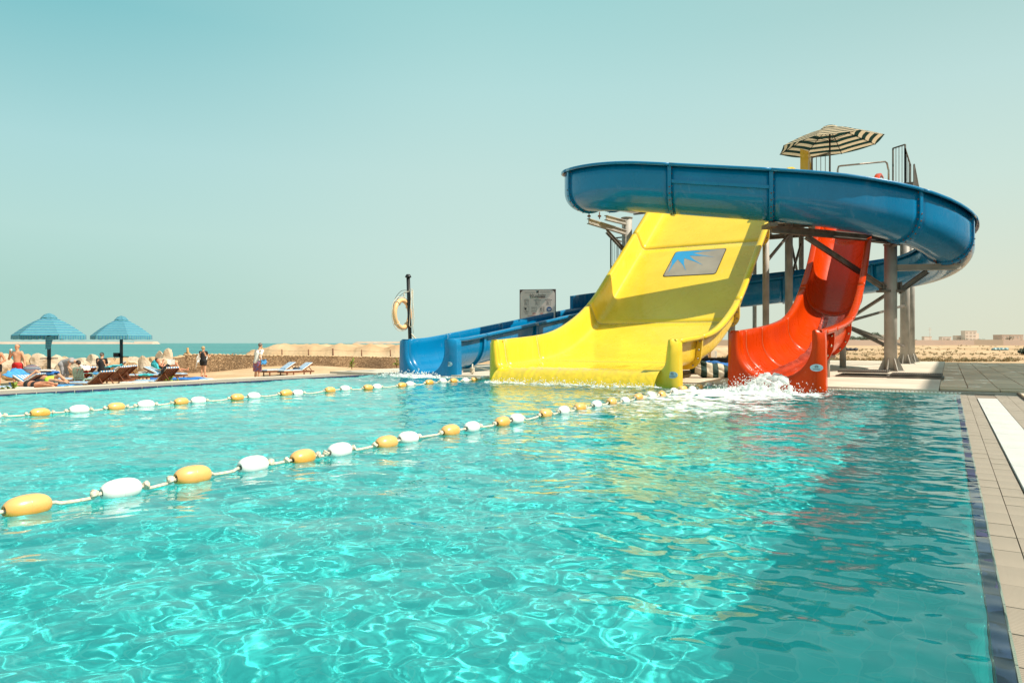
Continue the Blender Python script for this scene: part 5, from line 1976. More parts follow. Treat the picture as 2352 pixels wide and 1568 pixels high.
# Arabic in its joined presentation forms, laid out left to right
ar1 = ''.join(reversed('\ufee3\ufecc\ufee0\ufeee\ufee3\ufe8e\ufe95 \ufecb\ufe8e\ufee3\ufe94'))
btext(ar1, 0.5, 0.155, 0.078, 'ink', bold=0.0014)
btext('General Information', 0.5, 0.205, 0.052, 'ink', bold=0.0018)
mb = MB(); bline(mb, [(0.29, .235), (.53, .235)], .007); mb.build('underline', 'ink_green', bd)
mb = MB(); bline(mb, [(0.53, .235), (.70, .235)], .007); mb.build('underline', 'ink_red', bd)
mb = MB(); brect(mb, .465, .035, .53, .10); mb.build('logo', 'ink_brown', bd)
mb = MB(); brect(mb, .465, .035, .497, .068, -0.016); mb.build('logo', 'glass_blue', bd)
mb = MB(); bline(mb, [(.14, .085), (.44, .085)], .012); bline(mb, [(.56, .078), (.84, .078)], .012); mb.build('fine_print', 'ink_grey', bd)
for u, s in ((.19, 'WIDE SLIDE'), (.49, 'COMPACT SLIDE'), (.80, 'FREE FALL SLIDE')):
    btext(s, u, .30, 0.027, 'ink', bold=0.001)
    mb = MB(); bline(mb, [(u - .045, .268), (u + .045, .268)], .012); mb.build('fine_print', 'ink_grey', bd)
    mb = MB()
    bline(mb, [(u - .055, .325), (u + .055, .325), (u + .055, .43), (u - .055, .43), (u - .055, .325)], .004)
    for k in range(3):
        bline(mb, [(u - .04, .345 + k * .027), (u - .015, .352 + k * .027), (u + .01, .365 + k * .027)], .010)
        bline(mb, [(u + .025, .345 + k * .027), (u + .04, .345 + k * .027)], .004)
    mb.build('pictogram', 'ink', bd)
for i, u in enumerate((.19, .40, .615)):
    mb = MB()
    bline(mb, [(u - .07, .475), (u + .07, .475), (u + .07, .625), (u - .07, .625), (u - .07, .475)], .004)
    if i == 0:
        (x0, z0) = bx_(u, .5)
        P = [bx_(u - .055, .495), bx_(u + .01, .505), bx_(u - .01, .565), bx_(u - .05, .555)]
        mb.add([(x, -.013, z) for x, z in reversed(P)], [(0, 1, 2, 3)], 0, False)
        bline(mb, [(u - .05, .605), (u - .02, .597), (u + .01, .605), (u + .055, .598)], .012); bline(mb, [(u, .57), (u, .6)], .006)
    if i == 1:
        bline(mb, [(u - .055, .515), (u - .02, .508), (u + .02, .515), (u + .055, .508)], .007); bline(mb, [(u - .055, .59), (u + .055, .59)], .007)
        bline(mb, [(u - .03, .515), (u - .03, .59)], .006); bline(mb, [(u - .005, .55), (u + .045, .55)], .006)
    if i == 2:
        bline(mb, [(u - .02, .505), (u - .02, .56)], .022); bline(mb, [(u - .02, .555), (u - .045, .61)], .011); bline(mb, [(u - .02, .555), (u + .0, .61)], .011)
        bline(mb, [(u - .05, .54), (u - .02, .515), (u + .005, .535)], .009); bline(mb, [(u - .018, .488), (u - .018, .502)], .018)
        for q in (.03, .06): bline(mb, [(u + q, .49), (u + q, .615)], .006)
        for k in range(5): bline(mb, [(u + .03, .5 + k * .025), (u + .06, .5 + k * .025)], .005)
    mb.build('pictogram', 'ink', bd)
    mb = MB(); bline(mb, [(u - .04, .65), (u + .04, .65)], .012); bline(mb, [(u - .05, .675), (u + .05, .675)], .010); mb.build('fine_print', 'ink_red' if i else 'ink_grey', bd)
mb = MB()
P = [bx_(.82 + .07 * math.cos(-2 * PI * k / 24), .548 + .07 * math.sin(-2 * PI * k / 24)) for k in range(24)]
mb.add([(x, -.013, z) for x, z in P], [tuple(range(24))], 0, False); sgn = mb.build('pictogram', 'sign_blue', bd)
mb = MB()
bline(mb, [(.78, .545), (.80, .535), (.815, .555), (.84, .535), (.86, .555)], .014, -.017); bline(mb, [(.79, .58), (.81, .575), (.83, .585), (.85, .577)], .008, -.017)
mb.build('swimmer', 'cloth_white', sgn)
mb = MB(); bline(mb, [(.22, .73), (.5, .715)], .010); mb.build('fine_print', 'ink_red', bd)

# ---------------------------------------------------------------- parasols
def parasol(name, label, loc, Rc, z_edge, z_top, nside, mat, val_mat, pole_mat, tilt=(0, 0), pole_r=0.05, rot=0.0, sag=0.04, vent=0.26, group=None, skirt=0.16, missing=(), fringe=None):
    t = thing(name, label, 'parasol', loc, 0, group)
    head = thing('canopy', None, None); head.parent = t
    head.location = (0, 0, 0)
    # canopy hub: everything above is tilted about the hub point
    hub = Vector((0, 0, z_edge))
    head.location = hub; head.rotation_euler = (tilt[0], tilt[1], rot)
    hh = z_top - z_edge
    NR = 12
    panels = MB()
    for k in range(nside):
        t0, t1 = 2 * PI * k / nside, 2 * PI * (k + 1) / nside
        A, B = Vector((math.cos(t0), math.sin(t0), 0)), Vector((math.cos(t1), math.sin(t1), 0))
        vs = []
        for j in range(NR + 1):
            q = vent * .8 + (1 - vent * .8) * j / NR
            z = hh * (1 - q) + hh * 0.10 * math.sin(PI * q)
            for i in range(7):
                w = i / 6
                p = A.lerp(B, w) * Rc * q
                p.z = z - sag * Rc * q * math.sin(PI * w) * 0.6
                vs.append(p)
        fs = [(j * 7 + i, j * 7 + i + 1, j * 7 + i + 8, j * 7 + i + 7) for j in range(NR) for i in range(6)]
        m1 = MB(); m1.add(vs, fs, 0, True); m1.build('canopy_panel', mat, head)
        if skirt and k not in missing:
            vs = []
            for i in range(13):
                w = i / 12
                p = A.lerp(B, w) * Rc
                z = -sag * Rc * math.sin(PI * w) * 0.6
                wob = 0.02 * math.sin(i * 2.1 + k)
                vs += [Vector((p.x, p.y, z)), Vector((p.x * (1.004 + wob * .3), p.y * (1.004 + wob * .3), z - skirt + wob * .6))]
            m2 = MB(); m2.add(vs, [(2 * i, 2 * i + 1, 2 * i + 3, 2 * i + 2) for i in range(12)], 0, True); m2.build('valance', val_mat, head)
    # vent cap
    vs, fs = [], []
    m3 = MB()
    for k in range(nside):
        t0, t1 = 2 * PI * k / nside, 2 * PI * (k + 1) / nside
        A, B = Vector((math.cos(t0), math.sin(t0), 0)), Vector((math.cos(t1), math.sin(t1), 0))
        vs = [Vector((0, 0, hh * 1.12))]
        for i in range(5):
            p = A.lerp(B, i / 4)
            vs.append(Vector((p.x * Rc * vent * .55, p.y * Rc * vent * .55, hh * (1.04 + 0.02 * noise.noise(p * 3)))))
        for i in range(5):
            p = A.lerp(B, i / 4)
            vs.append(Vector((p.x * Rc * vent, p.y * Rc * vent, hh * (0.86 + 0.035 * noise.noise(p * 2.5)))))
        m3.add(vs, [(0, i + 1, i + 2) for i in range(4)] + [(i + 1, i + 6, i + 7, i + 2) for i in range(4)], 0, True)
    m3.build('vent_cap', val_mat, head)
    for k in range(nside):
        q = 2 * PI * k / nside
        e_ = Vector((math.cos(q), math.sin(q), 0)) * Rc
        m4 = MB(); m4.tube([Vector((0, 0, hh * .98)), Vector((e_.x * .5, e_.y * .5, hh * .56)), e_ + Vector((0, 0, -.01))], 0.013, 5)
        m4.tube([Vector((0, 0, hh * .22)), Vector((e_.x * .52, e_.y * .52, hh * .53))], 0.009, 5)
        m4.build('rib', 'black', head)
    m5 = MB(); m5.tube([(0, 0, 0), (0, 0, z_edge + hh * 0.9)], pole_r, 12); m5.build('pole', pole_mat, t)
    return t, head


M['pole_blue'] = pm('dark_teal_pole', (0.012, 0.035, 0.05), 0.45, 0.2, 4)
GZ = -1.0
# two beach parasols
for (xp, Yu, x0, x1, ya, ye, rot, lab, miss) in (
        (112.6, 31.0, 23, 190, 719, 770, 0.30, 'large blue and turquoise striped parasol with torn valance, nearer the left edge', (4,)),
        (278.7, 35.0, 205, 351, 725, 771, 0.18, 'blue and turquoise striped parasol on the pole with a black box', ())):
    base = at_Y(xp, 800, Yu); base.z = GZ
    Rc = (x1 - x0) / 2 * Yu / FOC * 0.90
    ze = at_Y(xp, ye, Yu).z - GZ; zt_ = at_Y(xp, ya, Yu).z - GZ
    t, head = parasol('beach_parasol', lab, base, Rc, ze, zt_ - .10, 6, 'canopy', 'valance', 'pole_blue', (0, 0), 0.075, rot, 0.02, 0.245, 'beach parasols by the sea', 0.17, miss)
    zt2 = at_Y(xp, 823 if xp < 200 else 819, Yu).z - GZ
    mb = MB(); mb.lathe([(0.0, 0.02), (0.34, 0.02), (0.34, -0.015), (0, -.015)], 20, (0, 0, zt2), smooth=False); mb.build('tray', 'black', t)
    mb = MB(); mb.lathe([(.085, 0), (.085, .08), (.078, .08)], 12, (0, 0, zt2 - .05)); mb.build('tray_bracket', 'black', t)
    if xp < 200:
        mb = MB()
        vs = []
        for i in range(7):
            for j in range(9):
                vs.append(Vector((0.04 + .06 * i - .02 * j * (i / 6.0), -0.30 - .02 * math.sin(i * 1.7), ze - .05 - .07 * j - .02 * math.sin(i * 1.3 + j))))
        mb.add(vs, [(i * 9 + j, i * 9 + j + 1, i * 9 + j + 10, i * 9 + j + 9) for i in range(6) for j in range(8)], 0, True)
        mb.build('torn_valance', 'canopy', t)
    else:
        mb = MB(); mb.box((-.19, -.05, zt2 + .10), (.26, .22, .2)); mb.tube([(-.3, -.05, zt2 + .02), (-.33, -.08, zt2 - .14), (-.27, -.1, zt2 - .2), (-.22, -.08, zt2 - .05)], .012, 5)
        o = mb.build('box', 'black', None, base); o.name = 'speaker_box'; tag(o, 'small black box fixed on the tray of the right hand beach parasol', 'box')

# tower parasol (tilted, seen from below)
pq = at_Y(1906, 380, 25.0); pa_, pbb = pq.x * VX + pq.y * VY, pq.x * UX + pq.y * UY
base = Vector((pq.x, pq.y, PZ))
zc = at_Y(1906, 333, 25.0).z - PZ
ztp = at_Y(1906, 292, 25.0).z - PZ
t, head = parasol('tower_parasol', 'green and cream striped parasol tilted over the top of the slide tower', base, 1.76, zc + 0.0, ztp, 8, 'canopy2', 'canopy2', 'black', (R(0), R(-2.6)), 0.028, 0.12, 0.03, 0.20, None, 0.0)

# ================================================================== BEACH
rock_m = pm('limestone', (0.60, 0.50, 0.39), 0.95, 0.12, 1.6, 1.0, 5, col2=(0.38, 0.25, 0.14), bdist=0.06)
rock_o = pm('ochre_rock', (0.55, 0.38, 0.22), 0.95, 0.15, 1.6, 0.8, 6, col2=(0.38, 0.24, 0.13), bdist=0.06)
M['rock'] = rock_m; M['rock_o'] = rock_o


def rock_mesh(s, seed, flat=0.5):
    rg_ = random.Random(seed)
    v0, f0 = ICO[3]
    planes = []
    for _ in range(15):
        d = Vector((rg_.gauss(0, 1), rg_.gauss(0, 1), rg_.gauss(0, .8))).normalized()
        planes.append((d, rg_.uniform(0.48, 0.84)))
    mb = MB()
    vs = []
    for p in v0:
        q = p * 1.0
        for d, o in planes:
            t = q.dot(d)
            if t > o: q = q - d * (t - o)
        q = q * (1 + 0.06 * noise.noise(p * 2.3 + Vector((seed, 0, 0))) + 0.05 * noise.noise(p * 6 + Vector((0, seed, 0))))
        vs.append(Vector((q.x * s[0], q.y * s[1], q.z * s[2])))
    mb.add(vs, f0, 0, False)
    return mb


def zA(x, y):      # beach close-up crop -> picture coordinates
    return x / 5.06, 697.0 + y / 5.06


def zB(x, y):
    return 398.3 + x / 3.936, 597.5 + y / 3.936


rocks = [  # crop centre x, y, half width, half height, Y, ochre
    (20, 640, 70, 62, 41, 0, 'pale boulder at the far left edge behind the men'), (40, 730, 80, 80, 38, 0, 'broad pale boulder behind the man in red trunks'),
    (90, 815, 62, 45, 34, 1, 'dark undercut boulder low beside the man in red trunks'), (310, 690, 62, 62, 41, 1, 'tan boulder right of the man in red trunks'),
    (410, 640, 48, 28, 44, 1, 'small ochre rock on the skyline of the boulder row'), (450, 705, 80, 82, 38, 0, 'large pale cracked boulder left of the first parasol pole'),
    (380, 800, 60, 50, 35, 1, 'low tan rock behind the raised blue towel'), (615, 735, 105, 90, 37, 0, 'largest pale boulder behind the first parasol pole'),
    (535, 680, 45, 50, 41, 1, 'rock just left of the first parasol pole'), (740, 665, 110, 38, 43, 1, 'long ochre rock behind the bending woman'),
    (690, 790, 60, 70, 34, 0, 'pale rock at the feet of the bending woman'), (945, 710, 85, 70, 37, 0, 'pointed pale boulder behind the chair with red clothes'),
    (1065, 710, 95, 72, 38, 0, 'rounded boulder left of the person in a black shirt'), (1000, 770, 60, 50, 35, 1, 'tan rock low behind the striped lounger back'),
    (1525, 690, 88, 68, 40, 0, 'pale boulder right of the second parasol pole'), (1460, 740, 60, 45, 37, 1, 'flat tan rock behind the rattan chair'),
    (1690, 725, 85, 85, 38, 0, 'big blocky boulder left of the upright slab'), (1655, 665, 48, 28, 42, 0, 'small pale rock on top of the row near the slab'),
    (1775, 655, 45, 24, 44, 1, 'ochre rock tucked against the upright slab'), (180, 700, 70, 70, 43, 1, 'boulder hidden mostly by the man in red trunks'),
]
for i, (cx, cy, hw, hh_, Y, och, lab) in enumerate(rocks):
    x, y = zA(cx, cy); c = at_Y(x, y, Y)
    sx = hw / 5.06 / FOC * Y; sz = hh_ / 5.06 / FOC * Y
    c.z -= sz * 0.35; sz *= 1.35
    mb = rock_mesh((sx * 1.6, sx * 1.1, sz * 1.5), 40 + i)
    o = mb.build('boulder', 'rock_o' if och else 'rock', None, c)
    tag(o, lab, 'boulder', 'boulders along the sea edge of the beach')
rgr = random.Random(77)
for k in range(22):
    x = 2 + k * 18.5 + rgr.uniform(-5, 5); Y = rgr.uniform(38.5, 42)
    if 318 < x < 352: continue
    c = at_Y(x, 842 + rgr.uniform(-4, 5), Y); s_ = rgr.uniform(.45, .75)
    o = rock_mesh((s_, s_ * .8, s_ * .75), 200 + k).build('boulder', 'rock_o' if k % 3 == 0 else 'rock', None, c)
    tag(o, 'low rock wedged between the larger boulders along the sea edge', 'boulder', 'low filler rocks of the boulder row')
# two upright slabs
for (cx, hw, top, Y, lab) in ((1870, 55, 560, 39.3, 'left half of the upright pale stone slabs behind the sunbather'), (1960, 62, 548, 39, 'right half of the upright pale stone slabs behind the sunbather')):
    x, y = zA(cx, 660); c = at_Y(x, y, Y)
    sx = hw / 5.06 / FOC * Y; sz = (770 - top) / 2 / 5.06 / FOC * Y
    mb = rock_mesh((sx * 1.25, .35, sz * 1.3), int(cx)); o = mb.build('stone_slab', 'rock', None, c); tag(o, lab, 'stone slab')

# sandy bank behind boulders and behind the wall
def bank(name, x0, x1, y_top, y_bot, Y0, Y1, seed, prof, label, zb):
    nx, ny = 150, 36
    U_ = np.linspace(0, 1, nx); V_ = np.linspace(0, 1, ny)
    UU, VV = np.meshgrid(U_, V_)
    Yg = Y0 + (Y1 - Y0) * VV
    xs_ = x0 + (x1 - x0) * UU
    Xg = (xs_ - 1176) / FOC * ((Y0 + Y1) / 2)
    ht = prof(UU)
    cross = np.sin(np.clip(VV * 1.15, 0, 1) * PI) ** 0.35
    cliff = ss(VV, 0.0, 0.22) * (1 - ss(VV, 0.75, 1.0))
    top = CAMZ - (y_top - 788) / FOC * Y0
    Zg = zb + (top - zb) * ht * cliff
    Zg = Zg + (0.10 * np_noise(Xg, Yg * 2, 1.4, seed) + 0.07 * np_noise(Xg * 1.3, Zg * 4 + Yg, 3.0, seed + 1)) * np.clip(cliff * 3, 0, 1) * ht
    Yg = Yg + 0.35 * np_noise(Xg, Zg * 3, 1.1, seed + 2) * (1 - VV)
    o = grid_mesh(name, Xg, Yg, Zg, M['sand'])
    return o
bank('sand_bank', 604, 1010, 795, 830, 62, 84, 4, lambda u: ss(u, 0.0, 0.05) * (0.80 + 0.20 * ss(u, 0.04, 0.14)) + 0.04 * np.sin(u * 40), '', -3.0)
bank('sand_bank', 560, 760, 803, 830, 92, 120, 9, lambda u: ss(u, 0.0, 0.35), '', -4.0)
bank('sand_bank', 236, 330, 826, 850, 43, 52, 6, lambda u: ss(u, 0, .3) * (1 - ss(u, .8, 1)), '', -1.2)
bank('sand_bank', 1480, 1700, 800, 835, 48, 70, 16, lambda u: ss(u, 0, .25) * (1 - ss(u, .85, 1)), '', -0.3)

# ---- pebble-faced wall
peb, n, l, p = new_mat('pebble_wall')
tc = n.new('ShaderNodeTexCoord')
mp = n.new('ShaderNodeMapping'); mp.inputs['Scale'].default_value = (1.0, 1.0, 1.8); mp.inputs['Rotation'].default_value = (0, 0.6, 0)
l.new(tc.outputs['Object'], mp.inputs['Vector'])
vo = n.new('ShaderNodeTexVoronoi'); vo.inputs['Scale'].default_value = 9.0
l.new(mp.outputs[0], vo.inputs['Vector'])
vd = n.new('ShaderNodeTexVoronoi'); vd.feature = 'DISTANCE_TO_EDGE'; vd.inputs['Scale'].default_value = 9.0
l.new(mp.outputs[0], vd.inputs['Vector'])
hs = n.new('ShaderNodeValToRGB')
hs.color_ramp.elements[0].color = (0.30, 0.18, 0.09, 1); hs.color_ramp.elements[1].color = (0.56, 0.37, 0.21, 1)
hs.color_ramp.elements[0].position = 0.2; hs.color_ramp.elements[1].position = 0.9
l.new(vo.outputs['Color'], hs.inputs[0])
ed = n.new('ShaderNodeValToRGB'); ed.color_ramp.elements[0].position = 0.02; ed.color_ramp.elements[1].position = 0.14
ed.color_ramp.elements[0].color = (0.5, 0.48, 0.45, 1)
l.new(vd.outputs['Distance'], ed.inputs[0])
mx = n.new('ShaderNodeMix'); mx.data_type = 'RGBA'; mx.blend_type = 'MULTIPLY'; mx.inputs['Factor'].default_value = 1
l.new(hs.outputs[0], mx.inputs['A']); l.new(ed.outputs[0], mx.inputs['B'])
ns = n.new('ShaderNodeTexNoise'); ns.inputs['Scale'].default_value = 0.5; l.new(tc.outputs['Object'], ns.inputs['Vector'])
mr = n.new('ShaderNodeMapRange'); mr.inputs['From Min'].default_value = .4; mr.inputs['From Max'].default_value = .7; mr.inputs['To Min'].default_value = 1.05; mr.inputs['To Max'].default_value = 0.55
l.new(ns.outputs['Fac'], mr.inputs['Value'])
m2_ = n.new('ShaderNodeMix'); m2_.data_type = 'RGBA'; m2_.blend_type = 'MULTIPLY'; m2_.inputs['Factor'].default_value = 1
l.new(mx.outputs['Result'], m2_.inputs['A']); l.new(mr.outputs[0], m2_.inputs['B'])
l.new(m2_.outputs['Result'], p.inputs['Base Color'])
bp = n.new('ShaderNodeBump'); bp.inputs['Strength'].default_value = 1.0; bp.inputs['Distance'].default_value = 0.06
l.new(ed.outputs[0], bp.inputs['Height']); l.new(bp.outputs[0], p.inputs['Normal'])
p.inputs['Roughness'].default_value = 0.8
M['pebble'] = peb
wall_t = thing('stone_wall', 'low pebble-faced wall running across the beach behind the loungers', 'wall', at_z(660, 846, GZ + .0) * 0 + Vector((0, 0, 0)))


def wall_run(pts, name='wall_section'):
    """pts: (x picture, Y, top y picture)"""
    mb = MB(); cp = MB()
    P = []
    for x, Y, yt in pts:
        q = at_Y(x, yt, Y); P.append(q)
    for a_, b_ in zip(P[:-1], P[1:]):
        L = (b_ - a_).length; k = max(1, int(L / 0.5))
        for i in range(k):
            q0, q1 = a_.lerp(b_, i / k), a_.lerp(b_, (i + 1) / k)
            d = (q1 - q0); d.z = 0; d.normalize(); nn = Vector((d.y, -d.x, 0)) * 0.16
            z0, z1 = q0.z, q1.z
            vs = [Vector((*(q0 + nn)[:2], -1.6)), Vector((*(q1 + nn)[:2], -1.6)), Vector((*(q1 + nn)[:2], z1)), Vector((*(q0 + nn)[:2], z0)),
                  Vector((*(q0 - nn)[:2], -1.6)), Vector((*(q1 - nn)[:2], -1.6)), Vector((*(q1 - nn)[:2], z1)), Vector((*(q0 - nn)[:2], z0))]
            mb.add(vs, [(0, 1, 2, 3), (5, 4, 7, 6), (3, 2, 6, 7)] + ([(0, 3, 7, 4)] if i == 0 else []) + ([(1, 5, 6, 2)] if i == k - 1 else []), 0, False)
    mb.build(name, 'pebble', wall_t)
    # cap stones laid along the top
    rgc = random.Random(len(pts) * 7)
    mbc = MB(); mbc.blob((0, 0, 0), (0.13, 0.19, 0.055), 2, 0.12, 1.2, 1); me = mbc.mesh('cap_stone', 'rock_o')
    for a_, b_ in zip(P[:-1], P[1:]):
        L = (b_ - a_).length; k = int(L / 0.24)
        for i in range(k):
            q = a_.lerp(b_, (i + .5) / k)
            o = link('cap_stone', me, wall_t); o.location = q + Vector((0, 0, 0.02))
            o.rotation_euler = (rgc.uniform(-.15, .15), rgc.uniform(-.15, .15), rgc.uniform(-.4, .4) + math.atan2((b_ - a_).y, (b_ - a_).x))
            s_ = rgc.uniform(.8, 1.15); o.scale = (s_, s_, s_ * rgc.uniform(.8, 1.3))
wall_run([(421, 42.5, 815.5), (500, 43.5, 815), (600, 45, 817), (760, 47.5, 819), (935, 50.5, 822)])
wall_run([(398, 40.5, 823), (418, 42.2, 818.5)])

# fence posts with thin wire
fp = [(435, 800, 817, 46, 'leaning driftwood fence post left of the woman in black'), (535, 811, 818, 50, 'short broken fence post standing behind the pebble wall'),
      (603, 798, 820, 52, 'thick ochre fence post beside the man in a white shirt'), (648, 802, 822, 56, 'thin rusty fence post furthest left on the sand bank'),
      (709, 802, 822, 56, 'thin rusty fence post second from the left on the sand bank'), (765, 800, 822, 56, 'thicker dark fence post in the middle of the sand bank'),
      (831, 803, 822, 56, 'thin rusty fence post right of the dark one on the sand bank'), (897, 803, 822, 56, 'thin rusty fence post nearest the blue slide')]
tops = []
for i, (x, y0, y1, Y, lab) in enumerate(fp):
    a_, b_ = at_Y(x, y1 + 8, Y), at_Y(x - (6 if i == 0 else 0.5), y0, Y)
    mb = MB(); r_ = .09 if i in (0, 2) else .05 if i != 5 else .07
    if i == 0:
        mb.tube([a_ + Vector((.25, 0, 0)), a_.lerp(b_, .45) + Vector((.08, 0, 0)), b_.lerp(a_, .35), b_ + Vector((.06, 0, .05))], [r_ * 1.1, r_ * 1.2, r_, r_ * .8], 8)
        mb.tube([a_.lerp(b_, .5), b_.lerp(a_, .45) + Vector((-.22, 0, 0))], r_ * .7, 7)
    else:
        mb.tube([a_, b_], [r_, r_ * .9], 8)
    o = mb.build('fence_post', 'rattan' if i in (0, 2) else 'rust'); tag(o, lab, 'fence post')
    tops.append(b_)
mb = MB()
for i in range(2, len(tops) - 1):
    for f in (0.1, .6):
        A_, B_ = tops[i] + Vector((0, 0, -f)), tops[i + 1] + Vector((0, 0, -f))
        mb.tube([A_, A_.lerp(B_, .5) + Vector((0, 0, -.06)), B_], 0.008, 4)
mb.tube([tops[1], tops[1].lerp(tops[2], .5) + Vector((0, 0, -.15)), tops[2] + Vector((0, 0, -.05))], 0.008, 4)
o = mb.build('fence_wire', 'rust'); tag(o, 'thin rusty wire strung between the fence posts on the sand bank', 'wire')

# ---------------------------------------------------------------- loungers
def lounger_proto(back_deg, name='sun_lounger'):
    """local x from foot (0) to head, y across, z up; returns thing at origin"""
    t = thing(name, 'x', 'sun lounger')
    Lf, Wd, hz, Lb = 1.18, 0.66, 0.30, 0.78
    ca_, sa_ = math.cos(R(back_deg)), math.sin(R(back_deg))
    mb = MB()
    for s in (-1, 1): mb.box((0.97, s * Wd / 2, hz - .045), (1.94, 0.035, 0.075))
    mb.box((0.0, 0, hz - .045), (0.035, Wd, 0.075)); mb.box((1.94, 0, hz - .045), (0.035, Wd, 0.075)); mb.box((1.2, 0, hz - .06), (0.035, Wd, 0.05))
    mb.build('frame', 'wood', t)
    mbs = MB(); mbs.box((0, 0, 0), (0.065, Wd - 0.05, 0.018)); me = mbs.mesh('slat', 'wood')
    for k in range(12):
        o = link('slat', me, t); o.location = (0.06 + k * 0.097, 0, hz - .002)
    hinge = Vector((Lf + .02, 0, hz))
    for s in (-1, 1):
        mb = MB()
        mb.beam(hinge + Vector((0, s * (Wd / 2 - .05), 0)), hinge + Vector((Lb * ca_, s * (Wd / 2 - .05), Lb * sa_)), 0.035, 0.05)
        mb.build('backrest_rail', 'wood', t)
    for k in range(8):
        o = link('slat', me, t); q = 0.05 + k * 0.097
        o.location = hinge + Vector((q * ca_, 0, q * sa_)) + Vector((-sa_, 0, ca_)) * 0.02
        o.rotation_euler = (0, -R(back_deg), 0)
    mbl = MB(); mbl.box((0, 0, 0), (0.06, 0.04, hz - .05)); me = mbl.mesh('leg', 'wood')
    for x_, s in ((0.18, -1), (0.18, 1), (1.72, -1), (1.72, 1)):
        o = link('leg', me, t); o.location = (x_, s * (Wd / 2 - .03), (hz - .05) / 2)
    if back_deg > 5:
        for s in (-1, 1):
            mb = MB(); mb.beam(hinge + Vector((.5 * ca_, s * .24, .5 * sa_)), Vector((Lf + .70, s * .24, hz - .05)), .03, .03)
            mb.build('prop', 'wood', t)
    # mattress: seat part and back part with piping
    for nm, L_, org_, a_ in (('mattress', Lf + .02, Vector((0, 0, hz + .012)), 0), ('back_mattress', Lb + .02, hinge + Vector((-sa_, 0, ca_)) * 0.035, back_deg)):
        mb = MB()
        n1_, n2_ = 8, 8
        th = 0.075
        for side in (0, 1):
            for i in range(n1_ + 1):
                for j in range(n2_ + 1):
                    u, v = i / n1_, j / n2_
                    e_ = min(u, 1 - u, v, 1 - v)
                    z = th * (0.5 + 0.5 * min(1, e_ * 8)) if side else 0.0
                    z += (0.008 * noise.noise(Vector((u * 5, v * 4, a_))) if side else 0)
                    mb.v.append((u * L_, (v - .5) * (Wd - .02), z))
        N_ = (n1_ + 1) * (n2_ + 1)
        for side in (0, 1):
            for i in range(n1_):
                for j in range(n2_):
                    q = side * N_ + i * (n2_ + 1) + j
                    f = (q, q + n2_ + 1, q + n2_ + 2, q + 1)
                    mb.f.append(f if side else f[::-1]); mb.m.append(0); mb.s.append(True)
        ring_ = [(i, 0) for i in range(n1_ + 1)] + [(n1_, j) for j in range(1, n2_ + 1)] + [(i, n2_) for i in range(n1_ - 1, -1, -1)] + [(0, j) for j in range(n2_ - 1, 0, -1)]
        for k in range(len(ring_)):
            (i0, j0), (i1, j1) = ring_[k], ring_[(k + 1) % len(ring_)]
            q0, q1 = i0 * (n2_ + 1) + j0, i1 * (n2_ + 1) + j1
            mb.f.append((q0, q1, N_ + q1, N_ + q0)); mb.m.append(1 if (j0 == j1) else 0); mb.s.append(False)
        o = mb.build(nm, ['mattress', 'mattress_edge'], t)
        o.location = org_; o.rotation_euler = (0, -R(a_), 0)
    return t


protos = {}
def put_lounger(back, loc, rz, label, flip=False):
    if back not in protos:
        o = lounger_proto(back); protos[back] = o
    else:
        o = copy_tree(protos[back])
    o.location = loc; o.rotation_euler = (0, 0, rz)
    o['label'] = label; o['group'] = 'sun loungers on the beach'
    return o


def gpt(x, Y, z=GZ):
    return Vector(((x - 1176) / FOC * Y, Y, z))


# heads point to the right and away unless noted; ('x of the foot end', Y)
put_lounger(35, gpt(161, 26.8), R(-16), 'sun lounger at the pool edge with its brown back raised, nearest below the second parasol')
put_lounger(40, gpt(128, 29.6), R(-14), 'sun lounger behind the lying couple with its slatted back raised steeply')
put_lounger(40, gpt(208, 30.4), R(-12), 'sun lounger seen between the mint chair and the person in a black shirt')
put_lounger(38, gpt(226, 32.0), R(-12), 'sun lounger with blue cloth over its head end below the second parasol pole')
put_lounger(45, gpt(318, 28.0), R(-18), 'sun lounger draped with dark cloth right of the white side table')
put_lounger(0, gpt(286, 33.0), R(2), 'flat sun lounger in front of the rattan chair')
lo_read = put_lounger(25, gpt(424, 34.5), R(180), 'sun lounger carrying the woman who reads')
put_lounger(0, gpt(372, 28.5), R(3), 'flat sun lounger covered by a blue towel beside the plant')
put_lounger(35, gpt(-40, 23.8), R(10), 'sun lounger cut by the left picture edge')
lo_pair = put_lounger(28, gpt(150, 24.2), R(180 - 12), 'sun lounger under the couple lying at the pool edge')
put_lounger(42, gpt(200, 36.5), R(25), 'striped sun lounger back far behind the mint chair')
put_lounger(30, gpt(606, 38.9), R(52), 'striped sun lounger with a folded blue towel by the man in a white shirt')
put_lounger(30, gpt(645, 38.3), R(52), 'striped sun lounger with a black bag on it nearest the blue slide')


